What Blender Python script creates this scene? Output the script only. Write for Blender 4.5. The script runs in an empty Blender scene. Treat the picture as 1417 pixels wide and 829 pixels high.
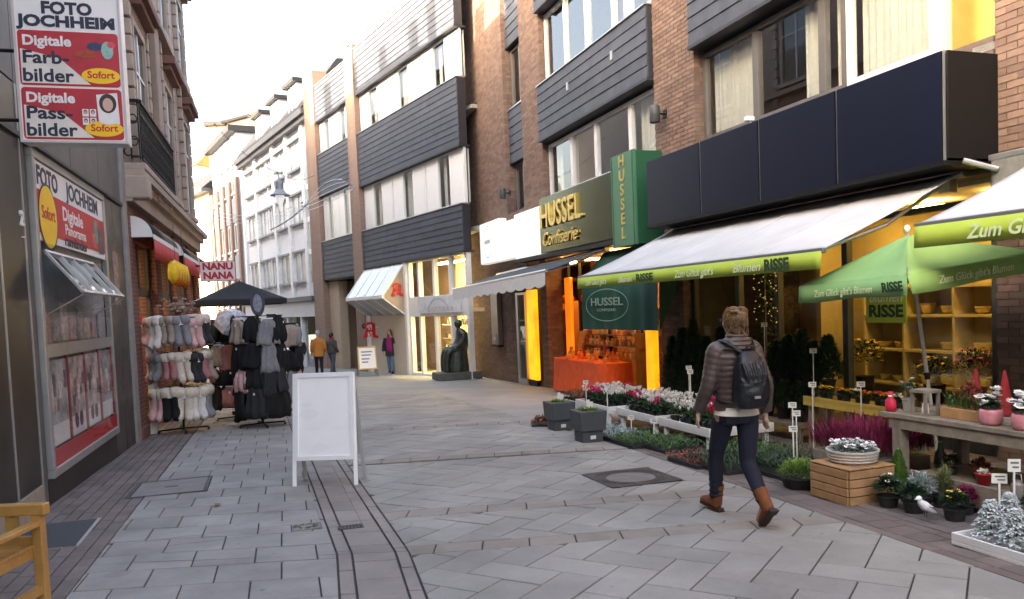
import bpy, math, random
from mathutils import Vector, Matrix, Euler, noise as mnoise
random.seed(7)
SC = bpy.context.scene
COL = SC.collection
sin, cos, pi = math.sin, math.cos, math.pi

# ------------------------------------------------------------------ camera
cam_d = bpy.data.cameras.new('camera'); CAM = bpy.data.objects.new('camera', cam_d); COL.objects.link(CAM)
cam_d.sensor_fit = 'HORIZONTAL'; cam_d.sensor_width = 36.0
cam_d.lens = 36.0 * 1100 / 1417; cam_d.shift_y = 67.0 / 1417
cam_d.clip_start = 0.05; cam_d.clip_end = 2000
PITCH, ROLL, CAMZ = -0.0535, -0.0407, 1.65
_fw = Vector((0, cos(PITCH), sin(PITCH))); _up = Vector((0, -sin(PITCH), cos(PITCH))); _r = Vector((1, 0, 0))
_R = _r * cos(ROLL) + _up * sin(ROLL); _U = -_r * sin(ROLL) + _up * cos(ROLL)
CAM.matrix_world = Matrix(((_R.x, _U.x, -_fw.x, 0), (_R.y, _U.y, -_fw.y, 0), (_R.z, _U.z, -_fw.z, CAMZ), (0, 0, 0, 1)))
SC.camera = CAM

# ------------------------------------------------------------------ sky, sun, exposure
SUN_EL, TO_SUN = math.radians(20), Vector((-0.8, -0.6, 0)).normalized()
W = bpy.data.worlds.new('World'); SC.world = W; W.use_nodes = True
wn = W.node_tree.nodes; wl = W.node_tree.links; wn.clear()
sky = wn.new('ShaderNodeTexSky'); sky.sky_type = 'NISHITA'; sky.sun_disc = False
sky.sun_elevation = SUN_EL; sky.sun_rotation = math.atan2(TO_SUN.x, TO_SUN.y)
sky.air_density = 1.0; sky.dust_density = 8.0; sky.ozone_density = 0.4
bg = wn.new('ShaderNodeBackground'); bg.inputs['Strength'].default_value = 0.15
wo = wn.new('ShaderNodeOutputWorld'); wl.new(sky.outputs[0], bg.inputs[0]); wl.new(bg.outputs[0], wo.inputs[0])
sun_d = bpy.data.lights.new('sun', 'SUN'); sun_d.energy = 2.4; sun_d.angle = math.radians(0.5); sun_d.color = (1, .90, .74)
SUN = bpy.data.objects.new('sun', sun_d); COL.objects.link(SUN)
SUN.rotation_euler = (TO_SUN * cos(SUN_EL) + Vector((0, 0, sin(SUN_EL)))).to_track_quat('Z', 'Y').to_euler()
vs = SC.view_settings; vs.view_transform = 'Standard'; vs.look = 'None'; vs.gamma = 1.0; vs.exposure = 3.45; vs.use_curve_mapping = False
vs.use_white_balance = True; vs.white_balance_temperature = 6800; vs.white_balance_tint = 10
SC.cycles.max_bounces = 8; SC.cycles.transparent_max_bounces = 16; SC.cycles.caustics_reflective = False; SC.cycles.caustics_refractive = False
SC.cycles.sample_clamp_indirect = 6

# ------------------------------------------------------------------ materials
MATS = {}
def mat(name, col, rough=.7, metal=0., var=.12, scale=6., bump=0., bscale=60., spec=.4, emit=None, estr=0., rnd=0., coat=0., trans=0., fine=0., spots=0.):
    if name in MATS: return MATS[name]
    m = bpy.data.materials.new(name); m.use_nodes = True; MATS[name] = m
    n = m.node_tree.nodes; l = m.node_tree.links; b = n['Principled BSDF']
    b.inputs['Roughness'].default_value = rough; b.inputs['Metallic'].default_value = metal
    b.inputs['Specular IOR Level'].default_value = spec; b.inputs['Coat Weight'].default_value = coat
    b.inputs['Transmission Weight'].default_value = trans
    geo = n.new('ShaderNodeNewGeometry')
    ns = n.new('ShaderNodeTexNoise'); ns.inputs['Scale'].default_value = scale; ns.inputs['Detail'].default_value = 5; ns.inputs['Roughness'].default_value = .62
    l.new(geo.outputs['Position'], ns.inputs['Vector'])
    mr = n.new('ShaderNodeMapRange'); mr.inputs['From Min'].default_value = .3; mr.inputs['From Max'].default_value = .7
    mr.inputs['To Min'].default_value = 1 - var; mr.inputs['To Max'].default_value = 1 + var
    l.new(ns.outputs['Fac'], mr.inputs['Value']); fac = mr.outputs[0]
    if rnd:
        oi = n.new('ShaderNodeObjectInfo'); ad = n.new('ShaderNodeMath'); ad.operation = 'ADD'
        l.new(oi.outputs['Random'], ad.inputs[0]); l.new(geo.outputs['Random Per Island'], ad.inputs[1])
        fr = n.new('ShaderNodeMath'); fr.operation = 'FRACT'; l.new(ad.outputs[0], fr.inputs[0])
        m2 = n.new('ShaderNodeMapRange'); m2.inputs['To Min'].default_value = 1 - rnd; m2.inputs['To Max'].default_value = 1 + rnd
        l.new(fr.outputs[0], m2.inputs['Value'])
        mu = n.new('ShaderNodeMath'); mu.operation = 'MULTIPLY'; l.new(fac, mu.inputs[0]); l.new(m2.outputs[0], mu.inputs[1]); fac = mu.outputs[0]
    if fine:
        nf = n.new('ShaderNodeTexNoise'); nf.inputs['Scale'].default_value = 140; nf.inputs['Detail'].default_value = 3
        l.new(geo.outputs['Position'], nf.inputs['Vector'])
        m3 = n.new('ShaderNodeMapRange'); m3.inputs['From Min'].default_value = .3; m3.inputs['From Max'].default_value = .7
        m3.inputs['To Min'].default_value = 1 - fine; m3.inputs['To Max'].default_value = 1 + fine
        l.new(nf.outputs['Fac'], m3.inputs['Value'])
        mu = n.new('ShaderNodeMath'); mu.operation = 'MULTIPLY'; l.new(fac, mu.inputs[0]); l.new(m3.outputs[0], mu.inputs[1]); fac = mu.outputs[0]
    if spots:                       # trodden-in gum and drip stains, each with its own edge
        for sc_, th, dk in ((2.6, .055, spots), (.9, .10, spots*.5), (6., .05, -spots*.35)):
            vo = n.new('ShaderNodeTexVoronoi'); vo.inputs['Scale'].default_value = sc_; l.new(geo.outputs['Position'], vo.inputs['Vector'])
            m4 = n.new('ShaderNodeMapRange'); m4.inputs['From Min'].default_value = th*.7; m4.inputs['From Max'].default_value = th; m4.inputs['To Min'].default_value = 1-dk; m4.inputs['To Max'].default_value = 1
            l.new(vo.outputs['Distance'], m4.inputs['Value'])
            mu = n.new('ShaderNodeMath'); mu.operation = 'MULTIPLY'; l.new(fac, mu.inputs[0]); l.new(m4.outputs[0], mu.inputs[1]); fac = mu.outputs[0]
        lf = n.new('ShaderNodeTexNoise'); lf.inputs['Scale'].default_value = .55; lf.inputs['Detail'].default_value = 6; l.new(geo.outputs['Position'], lf.inputs['Vector'])
        m5 = n.new('ShaderNodeMapRange'); m5.inputs['From Min'].default_value = .35; m5.inputs['From Max'].default_value = .65; m5.inputs['To Min'].default_value = .86; m5.inputs['To Max'].default_value = 1.1
        l.new(lf.outputs['Fac'], m5.inputs['Value']); mu = n.new('ShaderNodeMath'); mu.operation = 'MULTIPLY'; l.new(fac, mu.inputs[0]); l.new(m5.outputs[0], mu.inputs[1]); fac = mu.outputs[0]
    vm = n.new('ShaderNodeVectorMath'); vm.operation = 'SCALE'; vm.inputs[0].default_value = col[:3]; l.new(fac, vm.inputs['Scale'])
    l.new(vm.outputs[0], b.inputs['Base Color'])
    if bump:
        nb = n.new('ShaderNodeTexNoise'); nb.inputs['Scale'].default_value = bscale; nb.inputs['Detail'].default_value = 4
        l.new(geo.outputs['Position'], nb.inputs['Vector'])
        bp = n.new('ShaderNodeBump'); bp.inputs['Strength'].default_value = bump; bp.inputs['Distance'].default_value = .01
        l.new(nb.outputs['Fac'], bp.inputs['Height']); l.new(bp.outputs[0], b.inputs['Normal'])
    if emit:
        b.inputs['Emission Color'].default_value = (*emit, 1); b.inputs['Emission Strength'].default_value = estr
    return m

def glass(name, tint=(.9, .93, .93), refl=.12, rough=.0, graze=.8):
    if name in MATS: return MATS[name]
    m = bpy.data.materials.new(name); m.use_nodes = True; MATS[name] = m
    n = m.node_tree.nodes; l = m.node_tree.links; n.clear()
    o = n.new('ShaderNodeOutputMaterial'); mx = n.new('ShaderNodeMixShader'); t = n.new('ShaderNodeBsdfTransparent'); g = n.new('ShaderNodeBsdfGlossy')
    t.inputs[0].default_value = (*tint, 1); g.inputs['Roughness'].default_value = rough
    f = n.new('ShaderNodeLayerWeight'); f.inputs[0].default_value = .5; pw = n.new('ShaderNodeMath'); pw.operation = 'POWER'; pw.inputs[1].default_value = 4.5
    l.new(f.outputs['Facing'], pw.inputs[0]); ad = n.new('ShaderNodeMath'); ad.operation = 'MULTIPLY_ADD'; ad.use_clamp = True; ad.inputs[1].default_value = graze; ad.inputs[2].default_value = .04+refl
    l.new(pw.outputs[0], ad.inputs[0]); l.new(ad.outputs[0], mx.inputs[0]); l.new(t.outputs[0], mx.inputs[1]); l.new(g.outputs[0], mx.inputs[2]); l.new(mx.outputs[0], o.inputs[0])
    return m

def brickmat(name, c1, c2, mortar, sx=.25, sy=.077, rough=.85, msize=.012):
    """brick pattern in the object's own x-z plane, for brickwork too far off to pick apart"""
    if name in MATS: return MATS[name]
    m = mat(name, c1, rough); n = m.node_tree.nodes; l = m.node_tree.links; b = n['Principled BSDF']
    tc = n.new('ShaderNodeTexCoord'); sp = n.new('ShaderNodeSeparateXYZ'); cb = n.new('ShaderNodeCombineXYZ'); ad = n.new('ShaderNodeMath'); ad.operation = 'ADD'
    l.new(tc.outputs['Object'], sp.inputs[0]); l.new(sp.outputs[0], ad.inputs[0]); l.new(sp.outputs[1], ad.inputs[1])
    l.new(ad.outputs[0], cb.inputs[0]); l.new(sp.outputs[2], cb.inputs[1])
    bt = n.new('ShaderNodeTexBrick'); bt.inputs['Color1'].default_value = (*c1, 1); bt.inputs['Color2'].default_value = (*c2, 1); bt.inputs['Mortar'].default_value = (*mortar, 1)
    bt.inputs['Scale'].default_value = 1; bt.inputs['Brick Width'].default_value = sx; bt.inputs['Row Height'].default_value = sy; bt.inputs['Mortar Size'].default_value = msize
    l.new(cb.outputs[0], bt.inputs['Vector'])
    ns = n.new('ShaderNodeTexNoise'); ns.inputs['Scale'].default_value = 1.5; ns.inputs['Detail'].default_value = 5
    mx = n.new('ShaderNodeMix'); mx.data_type = 'RGBA'; mx.blend_type = 'MULTIPLY'; mx.inputs[0].default_value = .5
    l.new(bt.outputs['Color'], mx.inputs[6]); l.new(ns.outputs['Fac'], mx.inputs[7]); l.new(mx.outputs[2], b.inputs['Base Color'])
    bp = n.new('ShaderNodeBump'); bp.inputs['Strength'].default_value = .6; bp.inputs['Distance'].default_value = .01; bp.invert = True
    l.new(bt.outputs['Fac'], bp.inputs['Height']); l.new(bp.outputs[0], b.inputs['Normal'])
    return m

# ------------------------------------------------------------------ mesh helpers
class MB:
    def __init__(s): s.v = []; s.f = []; s.m = []
    def add(s, vs, fs, m=0):
        o = len(s.v); s.v += [tuple(v) for v in vs]
        for f in fs: s.f.append(tuple(i + o for i in f)); s.m.append(m)
        return s
    def box(s, x0, x1, y0, y1, z0, z1, m=0):
        return s.add([(x0,y0,z0),(x1,y0,z0),(x1,y1,z0),(x0,y1,z0),(x0,y0,z1),(x1,y0,z1),(x1,y1,z1),(x0,y1,z1)],
                     [(0,3,2,1),(4,5,6,7),(0,1,5,4),(1,2,6,5),(2,3,7,6),(3,0,4,7)], m)
    def hexa(s, b, t, m=0):   # bottom quad and top quad
        n = len(b)
        return s.add(list(b) + list(t), [tuple(range(n))[::-1], tuple(range(n, 2*n))] + [(i, (i+1) % n, n+(i+1) % n, n+i) for i in range(n)], m)
    def quad(s, *p, m=0): return s.add(p, [tuple(range(len(p)))], m)
    def tube(s, pts, r, n=8, m=0, caps=True, flat=1.0):
        pts = [Vector(p) for p in pts]; rs = r if isinstance(r, (list, tuple)) else [r] * len(pts)
        o = len(s.v); prev = None
        for i, p in enumerate(pts):
            t = (pts[min(i+1, len(pts)-1)] - pts[max(i-1, 0)]).normalized()
            a = t.orthogonal().normalized() if prev is None else (prev - t * prev.dot(t)).normalized()
            prev = a; b = t.cross(a)
            for k in range(n):
                th = 2*pi*k/n; s.v.append(tuple(p + (a*cos(th) + b*sin(th)*flat) * rs[i]))
        for i in range(len(pts)-1):
            for k in range(n):
                s.f.append((o+i*n+k, o+i*n+(k+1) % n, o+(i+1)*n+(k+1) % n, o+(i+1)*n+k)); s.m.append(m)
        if caps:
            s.f.append(tuple(o+k for k in range(n))[::-1]); s.m.append(m)
            e = o+(len(pts)-1)*n; s.f.append(tuple(e+k for k in range(n))); s.m.append(m)
        return s
    def rings(s, rl, m=0, caps=True):
        o = len(s.v); n = len(rl[0])
        for r in rl: s.v += [tuple(p) for p in r]
        for i in range(len(rl)-1):
            for k in range(n): s.f.append((o+i*n+k, o+i*n+(k+1) % n, o+(i+1)*n+(k+1) % n, o+(i+1)*n+k)); s.m.append(m)
        if caps:
            s.f.append(tuple(o+k for k in range(n))[::-1]); s.m.append(m)
            e = o+(len(rl)-1)*n; s.f.append(tuple(e+k for k in range(n))); s.m.append(m)
        return s
    def lathe(s, prof, c=(0,0,0), n=16, m=0, caps=True):
        return s.rings([[(c[0]+r*cos(2*pi*k/n), c[1]+r*sin(2*pi*k/n), c[2]+z) for k in range(n)] for r, z in prof], m, caps)
    def ell(s, c, r, n=10, k=7, m=0, rot=None):
        c = Vector(c); R3 = Euler(rot).to_matrix() if rot else None; rl = []
        for i in range(1, k):
            ph = pi*i/k; ring = []
            for j in range(n):
                p = Vector((r[0]*sin(ph)*cos(2*pi*j/n), r[1]*sin(ph)*sin(2*pi*j/n), -r[2]*cos(ph)))
                ring.append(c + (R3 @ p if R3 else p))
            rl.append(ring)
        o = len(s.v); s.rings(rl, m, caps=False)
        p = Vector((0,0,-r[2])); q = Vector((0,0,r[2])); 
        if R3: p = R3 @ p; q = R3 @ q
        a = len(s.v); s.v += [tuple(c+p), tuple(c+q)]; e = o+(k-2)*n
        for j in range(n):
            s.f.append((a, o+(j+1) % n, o+j)); s.m.append(m); s.f.append((a+1, e+j, e+(j+1) % n)); s.m.append(m)
        return s
    def leaf(s, p, d, w, l, m=0, droop=.3):
        """one folded leaf of four triangles' worth of faces, from p along d"""
        p = Vector(p); d = Vector(d).normalized(); side = d.cross(Vector((0,0,1)))
        if side.length < 1e-3: side = Vector((1,0,0))
        side = side.normalized(); up = side.cross(d)
        mid = p + d*l*.5 + up*l*.06; tip = p + d*l - Vector((0,0,1))*l*droop*.5
        return s.add([p, mid+side*w*.5+up*w*.12, mid, mid-side*w*.5+up*w*.12, tip], [(0,1,2),(0,2,3),(1,4,2),(2,4,3)], m)
    def prism(s, poly, d, m=0):
        """closed prism: polygon (3-D points) swept by vector d"""
        d = Vector(d); b = [Vector(p) for p in poly]; return s.hexa(b, [p + d for p in b], m)
    def xf(s, M, start=0):
        for i in range(start, len(s.v)): s.v[i] = tuple(M @ Vector(s.v[i]))
        return s
    def mesh(s, name, mats, smooth=False):
        if smooth:                      # weld shared corners so that cloth and skin shade smoothly
            idx = {}; mp = []; nv = []
            for v in s.v:
                k = (round(v[0], 5), round(v[1], 5), round(v[2], 5))
                if k not in idx: idx[k] = len(nv); nv.append(v)
                mp.append(idx[k])
            fs = [tuple(dict.fromkeys(mp[i] for i in f)) for f in s.f]; keep = [i for i, f in enumerate(fs) if len(f) > 2]
            s.v = nv; s.f = [fs[i] for i in keep]; s.m = [s.m[i] for i in keep]
        me = bpy.data.meshes.new(name); me.from_pydata(s.v, [], s.f)
        for mm in (mats if isinstance(mats, (list, tuple)) else [mats]): me.materials.append(mm)
        if any(s.m): me.polygons.foreach_set('material_index', s.m)
        if smooth: me.polygons.foreach_set('use_smooth', [True]*len(s.f))
        me.update(); return me
    def build(s, name, mats, parent=None, smooth=False, bevel=0, recalc=False, loc=None, rot=None):
        me = s.mesh(name, mats, smooth)
        if recalc:
            import bmesh
            bm = bmesh.new(); bm.from_mesh(me); bmesh.ops.recalc_face_normals(bm, faces=bm.faces); bm.to_mesh(me); bm.free()
        return link(name, me, parent, bevel, loc, rot)

def link(name, me, parent=None, bevel=0, loc=None, rot=None):
    o = bpy.data.objects.new(name, me); COL.objects.link(o)
    if parent is not None: o.parent = parent
    if loc is not None: o.location = loc
    if rot is not None: o.rotation_euler = rot
    if bevel:
        b = o.modifiers.new('bevel', 'BEVEL'); b.width = bevel; b.segments = 2; b.limit_method = 'ANGLE'
    return o
def tag(o, label=None, cat=None, group=None, kind=None):
    if label: o['label'] = label
    if cat: o['category'] = cat
    if group: o['group'] = group
    if kind: o['kind'] = kind
    return o
def thing(name, label, cat, loc=(0,0,0), rz=0., group=None, parent=None):
    o = bpy.data.objects.new(name, None); COL.objects.link(o); o.empty_display_size = .2
    o.location = loc; o.rotation_euler = (0, 0, rz)
    return tag(o, label, cat, group)
def part(name, parent):
    o = bpy.data.objects.new(name, None); COL.objects.link(o); o.empty_display_size = .1; o.parent = parent; return o
def copy_tree(o, parent=None):
    c = o.copy(); COL.objects.link(c); c.parent = parent
    for ch in list(o.children): copy_tree(ch, c)
    return c
def fused(mb, voxel, smooth_it=4, fac=.5):
    """fuse overlapping closed shapes into one continuous skin; returns a mesh"""
    me = mb.mesh('tmp', []); o = bpy.data.objects.new('tmp', me); COL.objects.link(o)
    r = o.modifiers.new('r', 'REMESH'); r.mode = 'VOXEL'; r.voxel_size = voxel; r.use_smooth_shade = True
    if smooth_it:
        sm = o.modifiers.new('s', 'SMOOTH'); sm.iterations = smooth_it; sm.factor = fac
    dg = bpy.context.evaluated_depsgraph_get()
    out = bpy.data.meshes.new_from_object(o.evaluated_get(dg)); bpy.data.objects.remove(o); return out
def build_fused(mb, name, material, parent, voxel, smooth_it=4, fac=.5):
    me = fused(mb, voxel, smooth_it, fac); me.name = name; me.materials.clear(); me.materials.append(material)
    return link(name, me, parent)

def text(s, name, material, parent, loc, size, rot=(pi/2,0,0), sx=1., ext=.004, bold=0., align='CENTER', shear=0., spacing=1., fit=None, sy=1.):
    c = bpy.data.curves.new('t', 'FONT'); c.body = s; c.size = size; c.extrude = ext; c.offset = bold; c.align_x = align; c.align_y = 'CENTER'
    c.shear = shear; c.space_character = spacing; c.resolution_u = 3; c.space_line = .9
    t = bpy.data.objects.new('t', c); COL.objects.link(t)
    me = bpy.data.meshes.new_from_object(t.evaluated_get(bpy.context.evaluated_depsgraph_get())); bpy.data.objects.remove(t)
    if fit:
        xs = [v.co.x for v in me.vertices]; w = max(xs) - min(xs); sx = fit / w
    for v in me.vertices: v.co.x *= sx; v.co.y *= sy
    me.materials.clear(); me.materials.append(material)
    o = link(name, me, parent); o.location = loc; o.rotation_euler = rot; return o

def catmull(pts, vals, n=5):
    """smooth a polyline of points with per-point values"""
    P = [Vector(p) for p in pts]; out = []; vo = []
    for i in range(len(P)-1):
        a = P[max(i-1,0)]; b = P[i]; c = P[i+1]; d = P[min(i+2,len(P)-1)]
        for k in range(n):
            t = k/n; out.append(.5*((2*b)+(c-a)*t+(2*a-5*b+4*c-d)*t*t+(3*b-a-3*c+d)*t**3)); vo.append(vals[i]*(1-t)+vals[i+1]*t)
    out.append(P[-1]); vo.append(vals[-1]); return out, vo

SLOPE = .026
def gz(y): return -SLOPE * y
# facade frames: x along the wall away from the camera, z up; for A and C +y is towards the street, for B -y is
FAC = {'A': ((.35, 22.5), .3292), 'B': ((-5.26, 9.64), .2787), 'C': ((-2.82, 28.13), .5399)}
def froot(name, label, cat, k, group=None):
    (px, py), az = FAC[k]; return thing(name, label, cat, (px, py, 0), az + pi/2, group)
def fw(k, u, out, z=0.):
    """world point from facade coordinates"""
    (px, py), az = FAC[k]; s = -1 if k != 'B' else 1
    return Vector((px - sin(az)*u + s*cos(az)*out, py + cos(az)*u + s*sin(az)*out, z))
def frz(k): return FAC[k][1] + pi/2
def px_of(p):
    d = Vector(p) - Vector((0, 0, CAMZ)); z = d.dot(_fw)
    return (708.5 + 1100*d.dot(_R)/z, 481.5 - 1100*d.dot(_U)/z, z) if z > .1 else (-9999, -9999, z)
# ------------------------------------------------------------------ pavement (slopes gently down the street)
m_ground = mat('paving_far', (.256, .254, .244), .8, var=.14, scale=1.2, bump=.15, bscale=30)
m_bed = mat('joint_sand', (.05, .047, .044), .95, var=.3, scale=20)
m_slab = mat('grey_slab', (.252, .246, .230), .72, var=.16, scale=2.2, bump=.12, bscale=90, rnd=.09, fine=.12, spots=.34)
m_herr = mat('grey_herringbone', (.252, .243, .225), .72, var=.16, scale=1.8, bump=.12, bscale=90, rnd=.10, fine=.12, spots=.34)
m_red = mat('reddish_slab', (.228, .203, .188), .72, var=.14, scale=2.5, bump=.12, bscale=90, rnd=.08, fine=.12, spots=.34)
m_tan = mat('tan_band_slab', (.225, .198, .172), .75, var=.18, scale=2.5, bump=.12, bscale=90, rnd=.10, fine=.12, spots=.34)
m_brown = mat('brown_paver', (.15, .124, .115), .78, var=.2, scale=3, bump=.15, bscale=80, rnd=.16, fine=.12, spots=.34)
m_kerb = mat('kerb_paver', (.135, .105, .095), .8, var=.2, scale=3, bump=.15, bscale=80, rnd=.16, fine=.12, spots=.34)
pave = MB().quad((-160,-60,-.02),(160,-60,-.02),(160,260,-.02),(-160,260,-.02)).build('street_pavement', m_ground)
pave.rotation_euler.x = -math.atan(SLOPE); tag(pave, 'grey paved pedestrian street sloping gently away', kind='structure')
MB().quad((-12,-1,-.013),(9,-1,-.013),(9,11.5,-.013),(-12,11.5,-.013)).quad((-12,11.5,-.013),(1.05,11.5,-.013),(-1.6,19,-.013),(-12,19,-.013)).build('joint_bed', m_bed, pave)

def clip(poly, a, b):
    """keep the part of a polygon to the left of the line a->b"""
    out = []; ex, ey = b[0]-a[0], b[1]-a[1]
    sd = [ex*(p[1]-a[1]) - ey*(p[0]-a[0]) for p in poly]
    for i in range(len(poly)):
        j = (i+1) % len(poly)
        if sd[i] >= 0: out.append(poly[i])
        if (sd[i] >= 0) != (sd[j] >= 0):
            t = sd[i]/(sd[i]-sd[j]); out.append((poly[i][0]+(poly[j][0]-poly[i][0])*t, poly[i][1]+(poly[j][1]-poly[i][1])*t))
    return out
def area(p): return .5*sum(p[i][0]*p[(i+1) % len(p)][1]-p[(i+1) % len(p)][0]*p[i][1] for i in range(len(p)))
PIECES = []
def lay(polys, zone, m, gap=.0055):
    zone = zone if area(zone) > 0 else zone[::-1]
    for p in polys:
        if area(p) < 0: p = p[::-1]
        for i in range(len(zone)):
            p = clip(p, zone[i], zone[(i+1) % len(zone)])
            if len(p) < 3: break
        if len(p) < 3 or area(p) < .006: continue
        n = len(p); q = []
        for i in range(n):                     # inset every edge by half the joint
            a, b, c = Vector(p[i-1]), Vector(p[i]), Vector(p[(i+1) % n])
            if (b-a).length < 1e-4 or (c-b).length < 1e-4: continue
            n1 = Vector((-(b-a).y, (b-a).x)).normalized(); n2 = Vector((-(c-b).y, (c-b).x)).normalized()
            h = n1 + n2
            if h.length < .2: continue
            h = h.normalized(); q.append(b + h*gap/max(.4, h.dot(n1)))
        if len(q) < 3 or area([tuple(v) for v in q]) < .004: continue
        PIECES.append(([tuple(v) for v in q], m))
def grid(o, ang, ang2, dx, dy, nx, ny, stagger=.5, jit=0.):
    """courses along ang, stacked along ang2 from origin o"""
    a = Vector((cos(ang), sin(ang))); b = Vector((cos(ang2), sin(ang2))); out = []
    for j in range(ny):
        off = (j % 2)*stagger*dx + (random.uniform(-jit, jit)*dx)
        for i in range(nx):
            p = Vector(o) + a*(i*dx+off) + b*(j*dy)
            out.append([tuple(p), tuple(p+a*dx), tuple(p+a*dx+b*dy), tuple(p+b*dy)])
    return out
def herring(o, ang, w, n):
    a = Vector((cos(ang), sin(ang))); b = Vector((-sin(ang), cos(ang))); out = []
    for x in range(-n, n):
        for y in range(-n, n):
            t = (x-y) % 4
            if t == 0: r = (x, y, 2, 1)
            elif t == 3: r = (x, y, 1, 2)
            else: continue
            p = Vector(o)+a*(r[0]*w)+b*(r[1]*w)
            if not (-6 < p.x < 5 and 2.5 < p.y < 21): continue
            out.append([tuple(p), tuple(p+a*r[2]*w), tuple(p+a*r[2]*w+b*r[3]*w), tuple(p+b*r[3]*w)])
    return out
def xb(y): return -2.97-.303*(y-5.08)            # brown pavers / big slabs
def wl_(y): return -5.26-.286*(y-9.64)           # left wall
def s_(y, k):                                    # the drain strip's four edges
    base = (-1.37, -1.255, -.935, -.83)[k]
    return base - (.319*(y-5.85) if y > 5.85 else .235*(y-5.85))
def kb(y): return 1.47-.269*(y-10.27) if y < 10.27 else 1.47-.3416*(y-10.27)
RD, JD = math.radians(4), math.radians(106)
Y0, YK, Y1 = 2.9, 5.85, 20.5
big = grid((-9.5, 2.2), RD, JD, .455, .435, 26, 44, .5, .08)
for y0, y1 in ((Y0, YK), (YK, Y1)):
    lay(big, [(xb(y0), y0), (s_(y0,0), y0), (s_(y1,0), y1), (xb(y1), y1)], m_slab)
    for k, dl in ((0, .5), (1, .42), (2, .5)):
        st = [[(-12, yy), (6, yy+.9), (6, yy+.9+dl), (-12, yy+dl)] for yy in [Y0-2+dl*i for i in range(60)]]
        lay(st, [(s_(y0,k)+.003, y0), (s_(y0,k+1)-.003, y0), (s_(y1,k+1)-.003, y1), (s_(y1,k)+.003, y1)], m_red, .003 if k == 1 else .007)
bands = [(5.86, 6.10), (7.06, 7.33), (10.1, 10.35), (13.4, 13.7), (17.2, 17.5)]     # y at x = 0, they rise .12 per metre
hb = herring((.03, 5.36), math.radians(-31.5), .29, 60)
ys = [2.2] + [b for bd in bands for b in bd] + [21]
BR = .125
for i in range(len(ys)-1):
    def lim(c, f):      # where band line y = c + BR*x meets edge f
        y = c
        for _ in range(20): y = c + BR*f(y)
        return (f(y), y)
    e0 = lambda y: s_(y, 3)
    q = [lim(ys[i], e0), lim(ys[i], kb), lim(ys[i+1], kb), lim(ys[i+1], e0)]
    parts_ = [q]
    if i == 0: parts_ = [[lim(ys[0], e0), lim(ys[0], kb), lim(ys[1], kb), lim(ys[1], e0)]]
    if i % 2 == 0:
        if i == 4: parts_ = [[q[0], q[1], lim(10.0, kb), lim(10.0, e0)], ]
        for z in parts_: lay(hb, z, m_herr)
    else:
        lay(grid((-6, ys[i]-6*BR-.02), math.atan(BR), pi/2, .36, .32, 40, 1, 0), q, m_tan)
# pavers along the left wall, long side down the street
lay(grid((-1.75, 1.5), math.radians(107), math.radians(185), .36, .118, 70, 22, .5, .12), [(wl_(1.5), 1.5), (xb(1.5), 1.5), (xb(16), 16), (wl_(16), 16)], m_brown, .005)
# kerb course and the pavers under the flower stalls
KD = math.atan2(5.54, -1.49)
for k, (d0, d1, L) in enumerate(((.0, .10, .42), (.10, .34, .21), (.34, .44, .42))):
    lay(grid((kb(2.5)+d0*1.03, 2.5), KD, KD-pi/2, L, d1-d0, 60, 1), [(kb(2.2)+d0, 2.2), (kb(2.2)+d1*1.04, 2.2), (kb(19)+d1*1.04, 19), (kb(19)+d0, 19)] if False else [(kb(2.2)-.5, 2.2), (kb(2.2)+2, 2.2), (kb(11.4)+3, 11.4), (kb(11.4)-.5, 11.4)], m_kerb, .005)
lay(grid((kb(2.5)+.46, 2.5), KD, KD-pi/2, .24, .12, 84, 44, .5, .1), [(kb(2.2)+.3, 2.2), (7.2, 2.2), (4.6, 11.4), (kb(11.4)+.3, 11.4)], m_brown, .005)
for k, (poly, m) in enumerate(PIECES):
    pass
def pxarea(poly):
    P = [px_of((x, y, gz(y))) for x, y in poly]
    if max(p[0] for p in P) < 0 or min(p[0] for p in P) > 1417 or min(p[1] for p in P) > 829 or min(p[2] for p in P) < .5: return 0
    return abs(area([(min(max(p[0], -50), 1470), min(max(p[1], 0), 880)) for p in P]))
COVERS = [((-3.89, 8.86), .40, .48, .30), ((1.20, 8.33), .40, .42, .30), ((-1.43, 6.66), .10, .06, .3), ((-1.83, 6.75), .12, .12, .3)]   # iron and stone covers set in the paving
def outside_covers(poly):
    """cut a slab around the covers, into the pieces that are left"""
    todo = [poly if area(poly) > 0 else poly[::-1]]
    for (ox, oy), hx, hy, az in COVERS:
        q = [(ox+x*cos(az)-y*sin(az), oy+x*sin(az)+y*cos(az)) for x, y in ((-hx-.006,-hy-.006),(hx+.006,-hy-.006),(hx+.006,hy+.006),(-hx-.006,hy+.006))]; nxt = []
        for p in todo:
            for i in range(4):
                out = clip(p, q[(i+1) % 4], q[i])
                if len(out) > 2 and area(out) > .002: nxt.append(out)
                p = clip(p, q[i], q[(i+1) % 4])
                if len(p) < 3: break
        todo = nxt
    return todo
def slab_mesh(mb, poly, c):
    n = len(poly); dz = random.uniform(-.0022, .0022); tx, ty = random.uniform(-.003, .003), random.uniform(-.003, .003); ch = .0035
    top = []; mid = []
    for x, y in poly:
        d = Vector((c[0]-x, c[1]-y)); d = d.normalized()*min(ch*1.3, d.length*.3)
        zz = dz+(x-c[0])*tx+(y-c[1])*ty
        top.append((x-c[0]+d.x, y-c[1]+d.y, zz)); mid.append((x-c[0], y-c[1], zz-ch))
    bot = [(x, y, -.03) for x, y, z in mid]
    mb.add(top+mid+bot, [tuple(range(n))] + [(n+i, n+(i+1) % n, (i+1) % n, i) for i in range(n)] + [(2*n+i, 2*n+(i+1) % n, n+(i+1) % n, n+i) for i in range(n)])
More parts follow.
